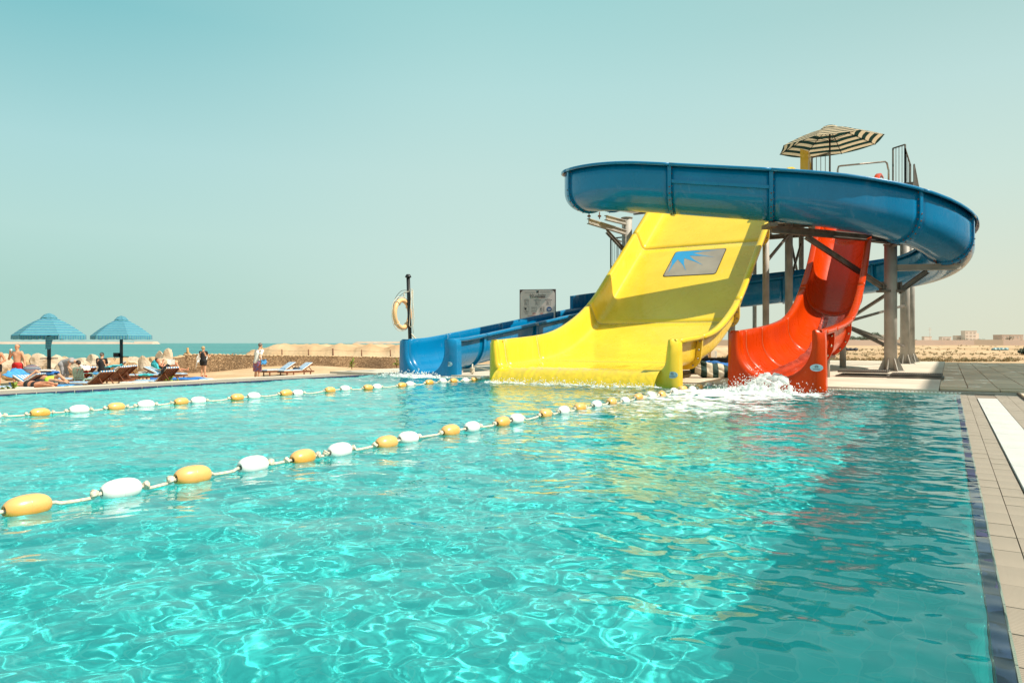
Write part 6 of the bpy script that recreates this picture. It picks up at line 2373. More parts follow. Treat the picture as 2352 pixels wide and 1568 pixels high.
# draped cloths
def drape(name, w, l_, loc, rz, mat, label, rx=0.0, ry=0.0, amp=0.03, th=0.02, drop=0.0, seed=0, cat='towel'):
    mb = MB(); n_ = 14
    for side in (0, 1):
        for i in range(n_ + 1):
            for j in range(n_ + 1):
                u, v = i / n_ - .5, j / n_ - .5
                z = amp * noise.noise(Vector((u * 4 + seed, v * 5, seed))) * 2 - drop * max(0, abs(v) - .35) * 6
                mb.v.append((u * l_ * (1 + .04 * math.sin(v * 9 + seed)), v * w, z + (th if side else 0)))
    N_ = (n_ + 1) ** 2
    for side in (0, 1):
        for i in range(n_):
            for j in range(n_):
                q = side * N_ + i * (n_ + 1) + j; f = (q, q + n_ + 1, q + n_ + 2, q + 1)
                mb.f.append(f if side else f[::-1]); mb.m.append(0); mb.s.append(True)
    for i in range(n_):
        for a_, b_ in (((i, 0), (i + 1, 0)), ((n_, i), (n_, i + 1)), ((i + 1, n_), (i, n_)), ((0, i + 1), (0, i))):
            q0, q1 = a_[0] * (n_ + 1) + a_[1], b_[0] * (n_ + 1) + b_[1]
            mb.f.append((q0, q1, N_ + q1, N_ + q0)); mb.m.append(0); mb.s.append(True)
    o = mb.build(name, mat); o.location = loc; o.rotation_euler = Euler((rx, ry, rz)); tag(o, label, cat)
    return o


drape('beach_towel', .70, .95, at_Y(51, 864, 24.9), R(10), 'cloth_sky', 'large blue towel propped up behind the head of the lying couple', R(20), R(22), .05, .02, 0, 1)
drape('beach_towel', .80, 2.0, gpt(112, 24.1, GZ + .41), R(-12), 'cloth_sky', 'blue towel spread under the lying couple', 0, 0, .015, .02, .03, 2)
drape('beach_towel', .80, 1.95, gpt(408, 28.5, GZ + .41), R(3), 'cloth_blue', 'royal blue towel on the flat lounger near the plant', 0, 0, .03, .03, .06, 3)
drape('beach_towel', .60, .5, at_Y(262, 841, 32.0), R(-12), 'cloth_teal', 'teal cloth over the head end of the lounger below the parasol pole', 0, -.2, .03, .03, .02, 4)
drape('beach_towel', .55, .50, at_Y(376, 850, 27.4), R(12), 'cloth_black', 'dark garment hung over the raised lounger back', .2, -.9, .05, .03, .02, 5)
drape('beach_towel', .45, .4, at_Y(620, 852.0, 40.0), R(30), 'cloth_blue', 'folded blue towel lying on the striped lounger', 0, 0, .01, .06, 0, 6)
drape('beach_towel', .45, .38, at_Y(620.5, 850.0, 40.0), R(26), 'cloth_blue', 'second folded blue towel lying on top of the first', 0, 0, .01, .05, 0, 7)
drape('beach_towel', .50, .8, at_Y(205, 860, 33.5), R(14), 'cloth_sky', 'folded pale blue towel on the lounger seen beside the mint chair', 0, 0, .02, .09, 0, 8)
drape('beach_towel', .30, .55, at_Y(366, 841, 35.6), R(90), 'cloth_teal', 'turquoise towel hanging behind the reading woman', 1.2, 0, .03, .02, 0, 9)
drape('beach_towel', .5, .5, at_Y(335, 862, 32), R(10), 'cloth_teal', 'small light blue towel right of the white table', 0, 0, .03, .05, 0, 10)
mb = MB()
mb.blob((0, 0, .12), (.24, .15, .13), 3, .12, 1.5, 2); mb.tube([(-.12, 0, .2), (-.05, 0, .32), (.05, 0, .32), (.12, 0, .2)], .015, 6)
o = mb.build('handbag', 'navy_bag', None, at_Y(682, 852.5, 39.3), .5); tag(o, 'black handbag lying on the lounger nearest the blue slide', 'bag')
mb = MB(); mb.blob((0, 0, .2), (.30, .18, .26), 3, .10, 1.5, 5)
o = mb.build('beach_bag', 'plaid', None, at_Y(74, 862, 29.0), .6); tag(o, 'round dark striped beach bag behind the lying man', 'bag')
mb = MB(); mb.blob((0, 0, .22), (.22, .16, .24), 3, .12, 1.4, 6); mb.tube([(-.15, -.12, .3), (-.06, -.15, .42), (.06, -.15, .42), (.15, -.12, .3)], .018, 6)
o = mb.build('beach_bag', 'cloth_teal', None, at_Y(357, 847, 36.0), .2); tag(o, 'turquoise beach bag with handles against the rocks', 'bag')


# ---- side tables and chairs
def side_table(loc, w, d, h, rz, label, mat='white'):
    t = thing('side_table', label, 'table', loc, rz)
    mb = MB(); mb.box((0, 0, h - .03), (w, d, .05)); mb.box((0, -d / 2 + .02, h - .08), (w, .03, .06)); mb.box((0, d / 2 - .02, h - .08), (w, .03, .06)); bevel(mb.build('table_top', mat, t), .012)
    mb = MB(); mb.box((0, 0, 0), (.06, .05, h - .05)); me = mb.mesh('leg', mat)
    for sx in (-1, 1):
        for sy in (-1, 1):
            o = link('leg', me, t); o.location = (sx * (w / 2 - .03), sy * (d / 2 - .03), (h - .05) / 2)
    return t


side_table(gpt(308, 26.0), .84, .5, .42, R(8), 'white plastic side table right of the front lounger with leaves below it')
side_table(gpt(48, 23.2), .85, .5, .40, R(8), 'white plastic side table in front of the lying couple')
side_table(gpt(340, 34.5), .75, .5, .45, R(4), 'small white table behind the flat lounger')
t = side_table(gpt(118, 29.3), .45, .45, .52, 0, 'tinted glass stool with towels next to the lying man', 'glass_blue')
drape('beach_towel', .5, .62, at_Y(112, 855.5, 29.2), R(5), 'cloth_blue', 'blue towel hanging off the glass stool', 0, 0, .02, .05, .10, 11)
drape('beach_towel', .35, .50, at_Y(109, 852, 29.1), R(5), 'cloth_white', 'white towel folded on top of the blue one on the stool', 0, 0, .01, .06, 0, 12)
mb = MB(); mb.lathe([(0.0, .0), (.07, 0), (.11, .06), (.13, .13), (.12, .13), (.09, .05), (0, .03)], 16)
mb.lathe([(.128, .11), (.135, .135), (.125, .14)], 16)
o = mb.build('bowl', 'sign_blue', None, gpt(30.5, 23.3, GZ + .41)); tag(o, 'blue and white patterned bowl on the front white table', 'bowl')
mb = MB(); mb.lathe([(0.0, .55), (.34, .56), (.35, .53), (.05, .5), (.04, .05), (.22, .02), (.22, 0), (0, 0)], 18)
o = mb.build('round_table', 'glass_blue', None, gpt(280, 32.0)); tag(o, 'round grey blue table half hidden beside the rattan chair', 'table')


def garden_chair(label, mat, loc, rz, rot=(0, 0)):
    t = thing('garden_chair', label, 'chair', loc); t.rotation_euler = (rot[0], rot[1], rz)
    mb = MB(); mb.box((0, 0, .42), (.46, .46, .03)); mb.box((0, -.22, .40), (.46, .03, .06)); bevel(mb.build('seat', mat, t), .01)
    mb = MB()
    for k in range(6): mb.box((-.17 + .068 * k, .25 + .02, .66), (.035, .02, .40), (R(-12), 0, 0))
    mb.tube([(-.22, .21, .42), (-.22, .28, .80), (-.15, .31, .87), (.15, .31, .87), (.22, .28, .80), (.22, .21, .42)], .02, 8)
    mb.build('backrest', mat, t)
    for s in (-1, 1):
        mb = MB(); mb.tube([(s * .24, -.22, .42), (s * .25, -.22, .62), (s * .25, -.15, .655), (s * .25, .25, .66)], .018, 7); mb.build('armrest', mat, t)
        for y_ in (-1, 1):
            mb = MB(); mb.tube([(s * .21, y_ * .20, .42), (s * .25, y_ * .25, 0)], [.024, .018], 7); mb.build('leg', mat, t)
    return t


ch = garden_chair('mint green plastic chair heaped with red and white clothes', 'mint', gpt(191, 27.9), R(170))
drape('clothes_heap', .40, .42, at_Y(190, 851.5, 27.9), .4, 'cloth_red', 'red garment thrown over the mint chair', .3, .1, .09, .07, .05, 21, 'clothes')
drape('clothes_heap', .32, .34, at_Y(195, 845.5, 27.7), .8, 'cloth_white', 'white cloth on top of the red garment', .2, .3, .06, .05, .04, 22, 'clothes')
garden_chair('tan rattan armchair standing among the rocks', 'rattan', gpt(305, 35.0), R(200))


# ---- plants
def plant(loc, n_, h, label, seed):
    rgp = random.Random(seed)
    t = thing('shrub', label, 'plant', loc)
    mb = MB()
    for k in range(3): mb.tube([(rgp.uniform(-.04, .04), rgp.uniform(-.04, .04), 0), (rgp.uniform(-.12, .12), rgp.uniform(-.1, .1), h * .6)], .012, 5)
    mb.build('stem', 'wood', t)
    ml = MB(); L_ = .20
    ml.add([(0, 0, 0), (L_ * .35, -.035, .02), (L_ * .35, .035, .02), (L_ * .7, -.035, .03), (L_ * .7, .035, .03), (L_, 0, .0)], [(0, 1, 2), (1, 3, 4, 2), (3, 5, 4)], 0, True)
    me = ml.mesh('leaf', 'leaf')
    for k in range(n_):
        o = link('leaf', me, t)
        o.location = (rgp.uniform(-.12, .12), rgp.uniform(-.12, .12), h * rgp.uniform(.15, .9))
        o.rotation_euler = (rgp.uniform(-.5, .5), rgp.uniform(-1.1, .3), rgp.uniform(0, 6.3)); s_ = rgp.uniform(.8, 1.5); o.scale = (s_,) * 3
    return t


plant(gpt(24, 22.6, GZ - .1), 60, .62, 'bushy yellow green plant in front of the left white table', 1)
plant(gpt(298, 25.0, GZ), 26, .42, 'yellow green leaves under the middle white table', 2)
plant(gpt(390, 27.3, GZ + .05), 22, .44, 'leafy plant in front of the royal blue towel', 3)
plant(gpt(408, 27.0, GZ + .05), 14, .36, 'small leafy plant right beside the larger one at the blue towel', 4)
plant(gpt(575, 31.5, GZ - .05), 14, .30, 'small green weed at the feet of the man in a white shirt', 5)
plant(gpt(808, 43, -.75), 26, .55, 'green weed against the pebble wall left of the blue slide', 6)
plant(gpt(912, 40, -.55), 22, .5, 'green weed at the foot of the wall closest to the blue slide', 7)


# ---------------------------------------------------------------- people
def person(label, J, loc, rz, skin='skin', hair='hair', bald=False, clothes=(), long_hair=False, scale=1.0, female=False, h=0.02):
    """J: joint name -> local position (x right of the picture, y away, z up)"""
    t = thing('person', label, 'person', loc, rz)
    t.scale = (scale,) * 3
    g = {k: np.array(v, float) for k, v in J.items()}
    sh_r = 0.050
    caps = []
    def cp(a_, b_, r0, r1): caps.append((g[a_], g[b_], r0, r1))
    sl, sr, hl, hr = 'shL', 'shR', 'hipL', 'hipR'
    ch_, pel, nk, hd = g['chest'], g['pelvis'], g['neck'], g['head']
    mid = (ch_ * .45 + pel * .55)
    caps += [(pel, mid, .125, .125), (mid, ch_, .125, .135)]
    caps += [(g[sl] * .75 + ch_ * .25, g[sr] * .75 + ch_ * .25, .075, .075), (ch_, nk, .10, .06)]
    caps += [(g[sl] * .55 + ch_ * .45, mid * .6 + g[hl] * .4, .09, .08), (g[sr] * .55 + ch_ * .45, mid * .6 + g[hr] * .4, .09, .08)]
    caps += [(g[hl], g[hr], .105, .105)]
    caps += [(nk, hd, .055, .055)]
    up = (hd - nk); up /= np.linalg.norm(up)
    fwd = np.array(J.get('face', (0, -1, 0)), float); fwd /= np.linalg.norm(fwd)
    side = np.cross(up, fwd)
    caps += [(hd + up * .035, hd + up * .035 - fwd * .02, .085, .085), (hd - up * .035 + fwd * .025, hd - up * .05 + fwd * .03, .062, .055)]
    for s in 'LR':
        caps += [(g['sh' + s], g['el' + s], .052, .040), (g['el' + s], g['wr' + s], .040, .028)]
        caps += [(g['hip' + s], g['kn' + s], .088, .058), (g['kn' + s], g['kn' + s] * .55 + g['an' + s] * .45, .052, .052), (g['kn' + s] * .55 + g['an' + s] * .45, g['an' + s], .052, .034)]
        an, to = g['an' + s], g['to' + s]
        caps += [(an, to, .038, .026), (an, an + (an - to) * .2, .038, .033)]
        wr, el = g['wr' + s], g['el' + s]
        d = (wr - el) / np.linalg.norm(wr - el)
        caps += [(wr, wr + d * .075, .030, .034)]
    V, Q = surface_net(caps, h, .03)
    mb = MB(); mb.add(V.tolist(), Q.tolist(), 0, True)
    # fingers and thumbs rooted in the palms
    for s in 'LR':
        wr, el = g['wr' + s], g['el' + s]
        d = (wr - el) / np.linalg.norm(wr - el)
        pe = np.cross(d, np.array([0.2, 1.0, 0.1])); pe /= np.linalg.norm(pe); cu = np.cross(d, pe)
        for k, ln in enumerate((.070, .080, .075, .058)):
            b0 = wr + d * .085 + pe * (k - 1.5) * .019
            mb.tube([b0, b0 + d * ln * .5 + cu * .008, b0 + d * ln * .85 + cu * .026], [.0095, .0088, .007], 6)
        b0 = wr + d * .03 + pe * .026
        mb.tube([b0, b0 + d * .03 + pe * .025, b0 + d * .055 + pe * .032 + cu * .01], [.011, .010, .008], 6)
    # nose and ears
    mb.blob(hd + fwd * .092 - up * .005, (.014, .014, .02), 1, 0, 1)
    for s in (-1, 1): mb.blob(hd + side * s * .083, (.012, .02, .03), 1, 0, 1)
    body = mb.build('body', skin, t)
    # eyes and mouth
    for s in (-1, 1):
        me_ = MB(); me_.blob(hd + fwd * .083 + side * s * .032 + up * .012, (.012, .008, .007), 1, 0, 1); me_.build('eye', 'hair', t)
    me_ = MB(); me_.blob(hd + fwd * .084 - up * .048, (.024, .010, .007), 1, 0, 1); me_.build('mouth', 'skin2', t)
    # hair cap
    hc = [(hd + up * .045 - fwd * .03, hd + up * .03 - fwd * .045, .088 if not bald else .082, .085 if not bald else .080)]
    if not bald: hc.append((hd + up * .07 - fwd * .005, hd + up * .06 - fwd * .03, .070, .080))
    if long_hair: hc += [(hd - fwd * .05, hd - fwd * .07 - up * .12, .075, .05)]
    if long_hair == 'bun': hc += [(hd - fwd * .09 + up * .05, hd - fwd * .10 + up * .05, .045, .045)]
    V, Q = surface_net(hc, .015, .03)
    mb = MB(); mb.add(V.tolist(), Q.tolist(), 0, True); mb.build('hair', hair, t)
    for nm, mat, cc, clip in clothes:
        cl = []
        for a_, b_, r0, r1 in cc:
            A_ = g[a_] if isinstance(a_, str) else np.array(a_, float); B_ = g[b_] if isinstance(b_, str) else np.array(b_, float)
            cl.append((A_, B_, r0, r1))
        V, Q = surface_net(cl, h, .035, clip)
        mb = MB(); mb.add(V.tolist(), Q.tolist(), 0, True); mb.build(nm, mat, t)
    return t


def lerp3(a_, b_, t): return tuple(a_[i] + (b_[i] - a_[i]) * t for i in range(3))


def stand(lean=0.0, arms=None, spread=.10, twist=0):
    J = dict(pelvis=(0, 0, .95), chest=(0, -lean * .5, 1.30), neck=(0, -lean * .8, 1.50), head=(0, -lean - .01, 1.64),
             hipL=(-.09, 0, .90), hipR=(.09, 0, .90), knL=(-spread, -.01, .50), knR=(spread, .0, .50), anL=(-spread - .01, .02, .08), anR=(spread + .01, .03, .08),
             toL=(-spread - .03, -.13, .03), toR=(spread + .03, -.12, .03), shL=(-.19, -lean * .7, 1.43), shR=(.19, -lean * .7, 1.43),
             elL=(-.25, .02, 1.14), elR=(.25, .02, 1.14), wrL=(-.27, -.03, .88), wrR=(.27, -.03, .88), face=(0, -1, -.1))
    if arms: J.update(arms)
    return J


def shorts(J, ln=.55, r=.115, top=1.02, wide=1.0):
    kl, kr = lerp3(J['hipL'], J['knL'], ln), lerp3(J['hipR'], J['knR'], ln)
    return [('hipL', 'hipR', .125, .125), ('pelvis', 'pelvis', .14, .14), (lerp3(J['pelvis'], J['chest'], .15), lerp3(J['pelvis'], J['chest'], .15), .138, .138),
            ('hipL', kl, r, r * wide), ('hipR', kr, r, r * wide)]


# man in red trunks, hand at his mouth
J = stand(arms=dict(elL=(-.33, -.06, 1.16), wrL=(-.12, -.22, 1.42), elR=(.30, .03, 1.14), wrR=(.36, -.02, .87)), spread=.13)
person('bare chested man in red swimming trunks holding a cup to his mouth', J, gpt(40, 29.0), R(-8), 'skin', 'hair_grey', bald=True,
       clothes=[('swim_trunks', 'cloth_red', shorts(J, .62, .112, wide=1.08), [((0, 0, 1), 1.02), ((0, 0, -1), -.66)])], scale=1.03)
mb = MB(); mb.lathe([(.0, 0), (.03, 0), (.038, .09), (.034, .09), (.026, .01)], 10)
o = mb.build('cup', 'white', None, gpt(40, 29.0) + Vector((-.03, -.32, 1.52))); tag(o, 'small white cup held to the mouth of the man in red trunks', 'cup')
# man cut by the left edge
J = stand(arms=dict(elR=(.33, .0, 1.16), wrR=(.18, -.18, .98)))
person('sunburnt man cut off by the left picture edge', J, gpt(-9, 28.5), R(10), 'skin2', 'hair', clothes=[('swim_trunks', 'cloth_black', shorts(J, .5), [((0, 0, 1), 1.0), ((0, 0, -1), -.68)])])
# woman in black seen from behind, carrying a white chair
J = stand(arms=dict(elL=(-.24, -.14, 1.16), wrL=(-.20, -.34, 1.20), elR=(.25, -.08, 1.15), wrR=(.27, -.28, 1.10), face=(-.3, -1, 0)), spread=.09)
dress = [('chest', 'pelvis', .155, .155), ('shL', 'shR', .066, .066), ('shL', lerp3(J['shL'], J['elL'], .35), .066, .062), ('shR', lerp3(J['shR'], J['elR'], .35), .066, .062),
         ('hipL', 'hipR', .135, .135), ('hipL', lerp3(J['hipL'], J['knL'], .45), .115, .115), ('hipR', lerp3(J['hipR'], J['knR'], .45), .115, .115)]
person('woman in a short black dress and red shoes seen from behind', J, gpt(467, 38.4), R(172), 'skin', 'hair_blond', long_hair=False,
       clothes=[('dress', 'cloth_black', dress, [((0, 0, -1), -.66)]), ('shoe', 'cloth_red', [('anL', 'toL', .045, .038)], [((0, 0, 1), .10)]), ('shoe', 'cloth_red', [('anR', 'toR', .045, .038)], [((0, 0, 1), .10)])], scale=.95)
garden_chair('white plastic chair carried by the woman in black', 'white', gpt(461, 39.1, GZ + .42), R(20), (R(12), R(8)))
# man in a white shirt looking down, seen from behind right
J = stand(lean=.16, arms=dict(elL=(-.25, .06, 1.16), wrL=(-.22, -.02, .92), elR=(.26, -.06, 1.17), wrR=(.28, -.20, .98), face=(.25, -1, -.9)), spread=.10)
shirt = [('chest', 'pelvis', .158, .15), ('shL', 'shR', .07, .07), ('shL', lerp3(J['shL'], J['elL'], .55), .07, .066), ('shR', lerp3(J['shR'], J['elR'], .55), .07, .066), ('hipL', 'hipR', .125, .125)]
person('grey haired man in a white shirt and printed shorts looking down', J, gpt(591, 32.9), R(150), 'skin', 'hair_grey',
       clothes=[('shirt', 'cloth_white', shirt, [((0, 0, -1), -.86)]), ('shorts', 'shorts_print', shorts(J, .85, .11, wide=1.15), [((0, 0, 1), 1.0), ((0, 0, -1), -.50)])], scale=1.04)
drape('beach_towel', .22, .62, at_Y(605, 831, 32.7), R(90), 'cloth_sky', 'light blue towel hanging from the hand of the man in a white shirt', 1.5, 0, .06, .04, 0, 31)
# bending woman in grey
J = dict(pelvis=(-.30, 0, .98), chest=(.10, -.02, 1.08), neck=(.28, -.03, 1.05), head=(.42, -.05, 1.0), hipL=(-.32, -.08, .92), hipR=(-.32, .08, .92), knL=(-.22, -.10, .50), knR=(-.20, .10, .50),
         anL=(-.28, -.10, .08), anR=(-.26, .10, .08), toL=(-.12, -.12, .03), toR=(-.10, .12, .03), shL=(.20, -.17, 1.06), shR=(.20, .15, 1.06), elL=(.12, -.22, .80), elR=(.42, .12, .82), wrL=(.32, -.24, .66), wrR=(.45, .02, .60), face=(.4, -.2, -1))
person('woman in grey top and trousers bending over the loungers', J, gpt(160, 30.5), R(-6), 'skin', 'hair',
       clothes=[('top', 'cloth_grey', [('pelvis', 'chest', .145, .155), ('shL', 'shR', .075, .075)], None), ('trousers', 'cloth_grey', [('pelvis', 'pelvis', .15, .15), ('hipL', 'hipR', .14, .14), ('hipL', 'knL', .115, .08), ('hipR', 'knR', .115, .08), ('knL', 'anL', .075, .06), ('knR', 'anR', .075, .06)], None)], scale=1.0)
# seated person in black shirt, back to the camera
def seated(face=(0, 1, 0)):
    return dict(pelvis=(0, 0, .45), chest=(0, -.03, .80), neck=(0, .0, 1.0), head=(0, .03, 1.14), hipL=(-.09, .02, .42), hipR=(.09, .02, .42), knL=(-.11, .45, .46), knR=(.11, .45, .46), anL=(-.11, .48, .08), anR=(.11, .48, .08),
                toL=(-.12, .62, .04), toR=(.12, .62, .04), shL=(-.19, -.02, .93), shR=(.19, -.02, .93), elL=(-.24, .05, .66), elR=(.24, .05, .66), wrL=(-.14, .26, .56), wrR=(.14, .26, .56), face=face)
J = seated((.4, 1, -.2))
person('seated person in a black shirt with their back turned below the second parasol', J, gpt(234, 34.0, GZ + .12), R(5), 'skin', 'hair_grey',
       clothes=[('shirt', 'cloth_black', [('pelvis', 'chest', .15, .155), ('shL', 'shR', .07, .07), ('shL', lerp3(J['shL'], J['elL'], .6), .068, .062), ('shR', lerp3(J['shR'], J['elR'], .6), .068, .062)], None),
                ('shorts', 'cloth_black', [('hipL', 'hipR', .12, .12), ('hipL', 'knL', .105, .08), ('hipR', 'knR', .105, .08)], None)])
# reading woman on the lounger: reclined, head to the left
J = dict(pelvis=(0, 0, .12), chest=(-.30, 0, .30), neck=(-.44, 0, .43), head=(-.50, -.01, .56), hipL=(.02, -.09, .12), hipR=(.02, .09, .12), knL=(.40, -.10, .46), knR=(.46, .10, .14),
         anL=(.60, -.10, .08), anR=(.88, .10, .10), toL=(.72, -.10, .04), toR=(.92, .10, .22), shL=(-.36, -.18, .37), shR=(-.36, .18, .37), elL=(-.22, -.24, .30), elR=(-.14, .20, .30), wrL=(-.20, -.16, .50), wrR=(.02, .12, .46), face=(.9, -.3, -.3))
person('dark haired woman in a black bikini reclining with an open book', J, gpt(387, 34.5, GZ + .42), R(4), 'skin2', 'hair', long_hair=True,
       clothes=[('bikini_top', 'cloth_black', [((-.30, -.08, .30), (-.30, .08, .30), .13, .13)], [((-1, 0, .6), .60)]), ('bikini_bottom', 'cloth_black', [('hipL', 'hipR', .115, .115)], None)])
mb = MB(); mb.add([(-.17, 0, 0), (0, .03, 0), (0, .03, .26), (-.17, 0, .26)], [(0, 1, 2, 3)], 0, False); mb.add([(0, .03, 0), (.17, 0, 0), (.17, 0, .26), (0, .03, .26)], [(0, 1, 2, 3)], 0, False)
mb.box((-.085, .02, .13), (.17, .012, .25), (0, 0, .17)); mb.box((.085, .02, .13), (.17, .012, .25), (0, 0, -.17))
o = mb.build('book', 'cloth_white', None, at_Y(393, 837, 34.2), R(20)); tag(o, 'open white book held up by the reclining woman', 'book')
# lying couple
J = dict(pelvis=(.18, -.05, .12), chest=(-.20, .02, .17), neck=(-.38, .04, .20), head=(-.48, -.02, .20), hipL=(.20, -.10, .12), hipR=(.20, .08, .14), knL=(.55, -.14, .12), knR=(.52, .02, .30),
         anL=(.90, -.12, .07), anR=(.86, -.02, .10), toL=(1.02, -.16, .04), toR=(1.0, -.06, .06), shL=(-.30, -.12, .18), shR=(-.28, .16, .26), elL=(-.55, -.22, .14), elR=(-.52, .10, .44), wrL=(-.68, -.16, .06), wrR=(-.66, -.10, .22), face=(.1, -1, -.1))
person('man in lime green briefs lying on his side with an arm over his head', J, gpt(106, 24.3, GZ + .44), R(-12), 'skin', 'hair_grey',
       clothes=[('briefs', 'cloth_lime', [('hipL', 'hipR', .125, .125), ('pelvis', 'pelvis', .145, .145), ('hipR', lerp3(J['hipR'], J['knR'], .25), .11, .10)], None)], scale=1.0)
J = dict(pelvis=(.0, 0, .10), chest=(-.38, 0, .10), neck=(-.56, 0, .12), head=(-.68, 0, .12), hipL=(.02, -.09, .10), hipR=(.02, .09, .12), knL=(.45, -.10, .10), knR=(.42, .08, .16),
         anL=(.80, -.12, .07), anR=(.74, .06, .10), toL=(.90, -.12, .03), toR=(.84, .02, .12), shL=(-.46, -.17, .11), shR=(-.46, .17, .11), elL=(-.62, -.28, .08), elR=(-.60, .26, .08), wrL=(-.78, -.16, .06), wrR=(-.76, .12, .06), face=(0, -.8, .6))
person('woman in a black bikini lying face down in front of the man in lime briefs', J, gpt(84, 23.4, GZ + .36), R(-14), 'skin2', 'hair',
       clothes=[('bikini_bottom', 'cloth_black', [('hipL', 'hipR', .12, .12)], [((1, 0, 0), .09)]), ('bikini_top', 'cloth_black', [((-.30, -.06, .11), (-.30, .06, .11), .135, .135)], [((1, 0, 0), -.22), ((-1, 0, 0), .36)])])

# ================================================================== FAR SEA AND DESERT
# low sand spit out at sea
def spit(x0, x1, Y, ht, seed, name='sand_spit', mat='sand'):
    n_ = 120
    us = np.linspace(0, 1, n_); vs_ = np.linspace(0, 1, 8)
    UU, VV = np.meshgrid(us, vs_)
    Xg = ((x0 + (x1 - x0) * UU) - 1176) / FOC * Y
    Yg = Y + 60 * VV
    e_ = np.minimum(ss(UU, 0, .06), 1 - ss(UU, .9, 1.0))
    Zg = -3.0 + (ht + 3.0 + 0.25 * np_noise(Xg, Yg, .02, seed)) * e_ * ss(VV, 0, .3) * (1 - ss(VV, .8, 1))
    grid_mesh(name, Xg, Yg, Zg, M['far_sand'])
M['far_sand'] = pm('far_sand', (0.50, 0.38, 0.29), 0.95, 0.08, 0.02)
spit(-700, 352, 2600, 6.2, 1)
spit(300, 352, 2550, 7.2, 5)
spit(-300, 36, 2500, 4.8, 3)
spit(806, 1040, 5200, 14.0, 2)

# boundary wall beyond the desert
bw_t = thing('boundary_wall', 'long pale pink wall closing off the desert field', 'wall')
for i in range(34):
    Yw = 185.0
    x0 = 56 + i * 8.0
    mb = MB(); hh_ = 1.52 + 0.07 * math.sin(i * 2.3)
    mb.box((0, 0, hh_ / 2), (7.98, .2, hh_)); o = mb.build('wall_panel', 'far_pink' if i % 3 else 'far_sand', bw_t); o.location = (x0, Yw + i * .25, .22)
# buildings on the horizon
def far_building(x0, x1, ytop, Y, mat, label, floors=3, wing=None):
    t = thing('far_building', label, 'building', at_Y((x0 + x1) / 2, 790, Y)); t.location.z = -1
    W_ = (x1 - x0) / FOC * Y; H_ = (788 - ytop) / FOC * Y + CAMZ + 1
    mb = MB(); mb.box((0, 0, H_ / 2), (W_, W_ * .6, H_)); mb.build('wall', mat, t)
    mb = MB(); mb.box((0, 0, H_ + .3), (W_ * 1.02, W_ * .62, .6)); mb.build('roof', 'far_pink', t)
    n_ = max(2, int(W_ / 5))
    mbw = MB(); mbw.box((0, 0, 0), (W_ / n_ * .5, .3, H_ / floors * .45)); me = mbw.mesh('window', 'far_window')
    if W_ > 12:
        for k in range(n_):
            for f in range(floors):
                o = link('window', me, t); o.location = (-W_ / 2 + (k + .5) * W_ / n_, -W_ * .3 - .05, H_ * (f + .55) / floors)
    if wing:
        mb = MB(); mb.box((wing * W_ * .62, 0, H_ * .42), (W_ * .3, W_ * .4, H_ * .84)); mb.build('wing', 'far_white', t)
    return t
M['far_white'] = M['far_white']
far_building(2212, 2238, 760.5, 1000, 'far_white', 'tallest pale block on the desert horizon', 4, 1)
far_building(2192, 2212, 771.5, 1010, 'far_white', 'low annex left of the tallest horizon block', 2)
far_building(2291, 2340, 769.5, 1000, 'far_pink', 'long low pinkish hall at the right end of the horizon', 2)
far_building(2120, 2137, 773.5, 1050, 'far_white', 'small pale house left of the thin mast', 2)
far_building(2160, 2181, 774, 1050, 'far_white', 'small pale house between the mast and the tallest block', 2)
far_building(2066, 2077, 775, 1050, 'far_pink', 'tiny house right behind the row of tower columns', 2)
far_building(2008, 2028, 770, 1100, 'far_white', 'pale houses above the tree row left of the tower columns', 3)
far_building(1984, 1996, 773, 1100, 'far_white', 'pale house peeping over the left end of the tree row', 3)
q = at_Y(2136, 788, 1000); mb = MB(); mb.tube([q + Vector((0, 0, -2)), at_Y(2136, 753, 1000)], .25, 6); mb.beam(at_Y(2132, 757, 1000), at_Y(2140, 757, 1000), .3, .4); mb.beam(at_Y(2133.5, 753.5, 1000), at_Y(2138.5, 753.5, 1000), .3, .4)
o = mb.build('mast', 'far_pink'); tag(o, 'thin mast with crossbars on the horizon', 'mast')


def tree(x, ybase, w_px, h_px, Y, label, seed, n_=260, name='tree', z0=None):
    rgt = random.Random(seed)
    b = at_Y(x, ybase, Y)
    if z0 is not None: b.z = z0
    W_ = w_px / FOC * Y; H_ = h_px / FOC * Y
    t = thing(name, label, 'tree' if name == 'tree' else 'bush', b)
    mb = MB()
    mb.tube([(0, 0, -.3), (W_ * .03, 0, H_ * .35), (0, 0, H_ * .6)], [H_ * .05, H_ * .035, H_ * .02], 6)
    for k in range(5):
        q = rgt.uniform(0, 6.3); mb.tube([(0, 0, H_ * .3), (W_ * .25 * math.cos(q), W_ * .2 * math.sin(q), H_ * .65)], [H_ * .025, H_ * .01], 5)
    mb.build('trunk', 'bark', t)
    mb = MB()
    lobes = [(rgt.uniform(-.36, .36), rgt.uniform(-.3, .3), rgt.uniform(.35, .8), rgt.uniform(.14, .26)) for _ in range(9)]
    for k in range(n_):
        lx, ly, lz, lr = rgt.choice(lobes)
        d = Vector((rgt.gauss(0, 1), rgt.gauss(0, 1), rgt.gauss(0, .8))).normalized() * lr * rgt.uniform(.5, 1.1)
        p_ = Vector(((lx + d.x) * W_, (ly + d.y) * W_, (lz + d.z * .8) * H_))
        s_ = H_ * rgt.uniform(.03, .07)
        a_ = Vector((rgt.gauss(0, 1), rgt.gauss(0, 1), rgt.gauss(0, 1))).normalized() * s_; b_ = a_.orthogonal().normalized() * s_
        mb.add([p_ - a_, p_ + b_ * .7, p_ + a_, p_ - b_ * .7], [(0, 1, 2, 3)], 0, False)
    mb.build('crown', 'tree_leaf', t)
    return t


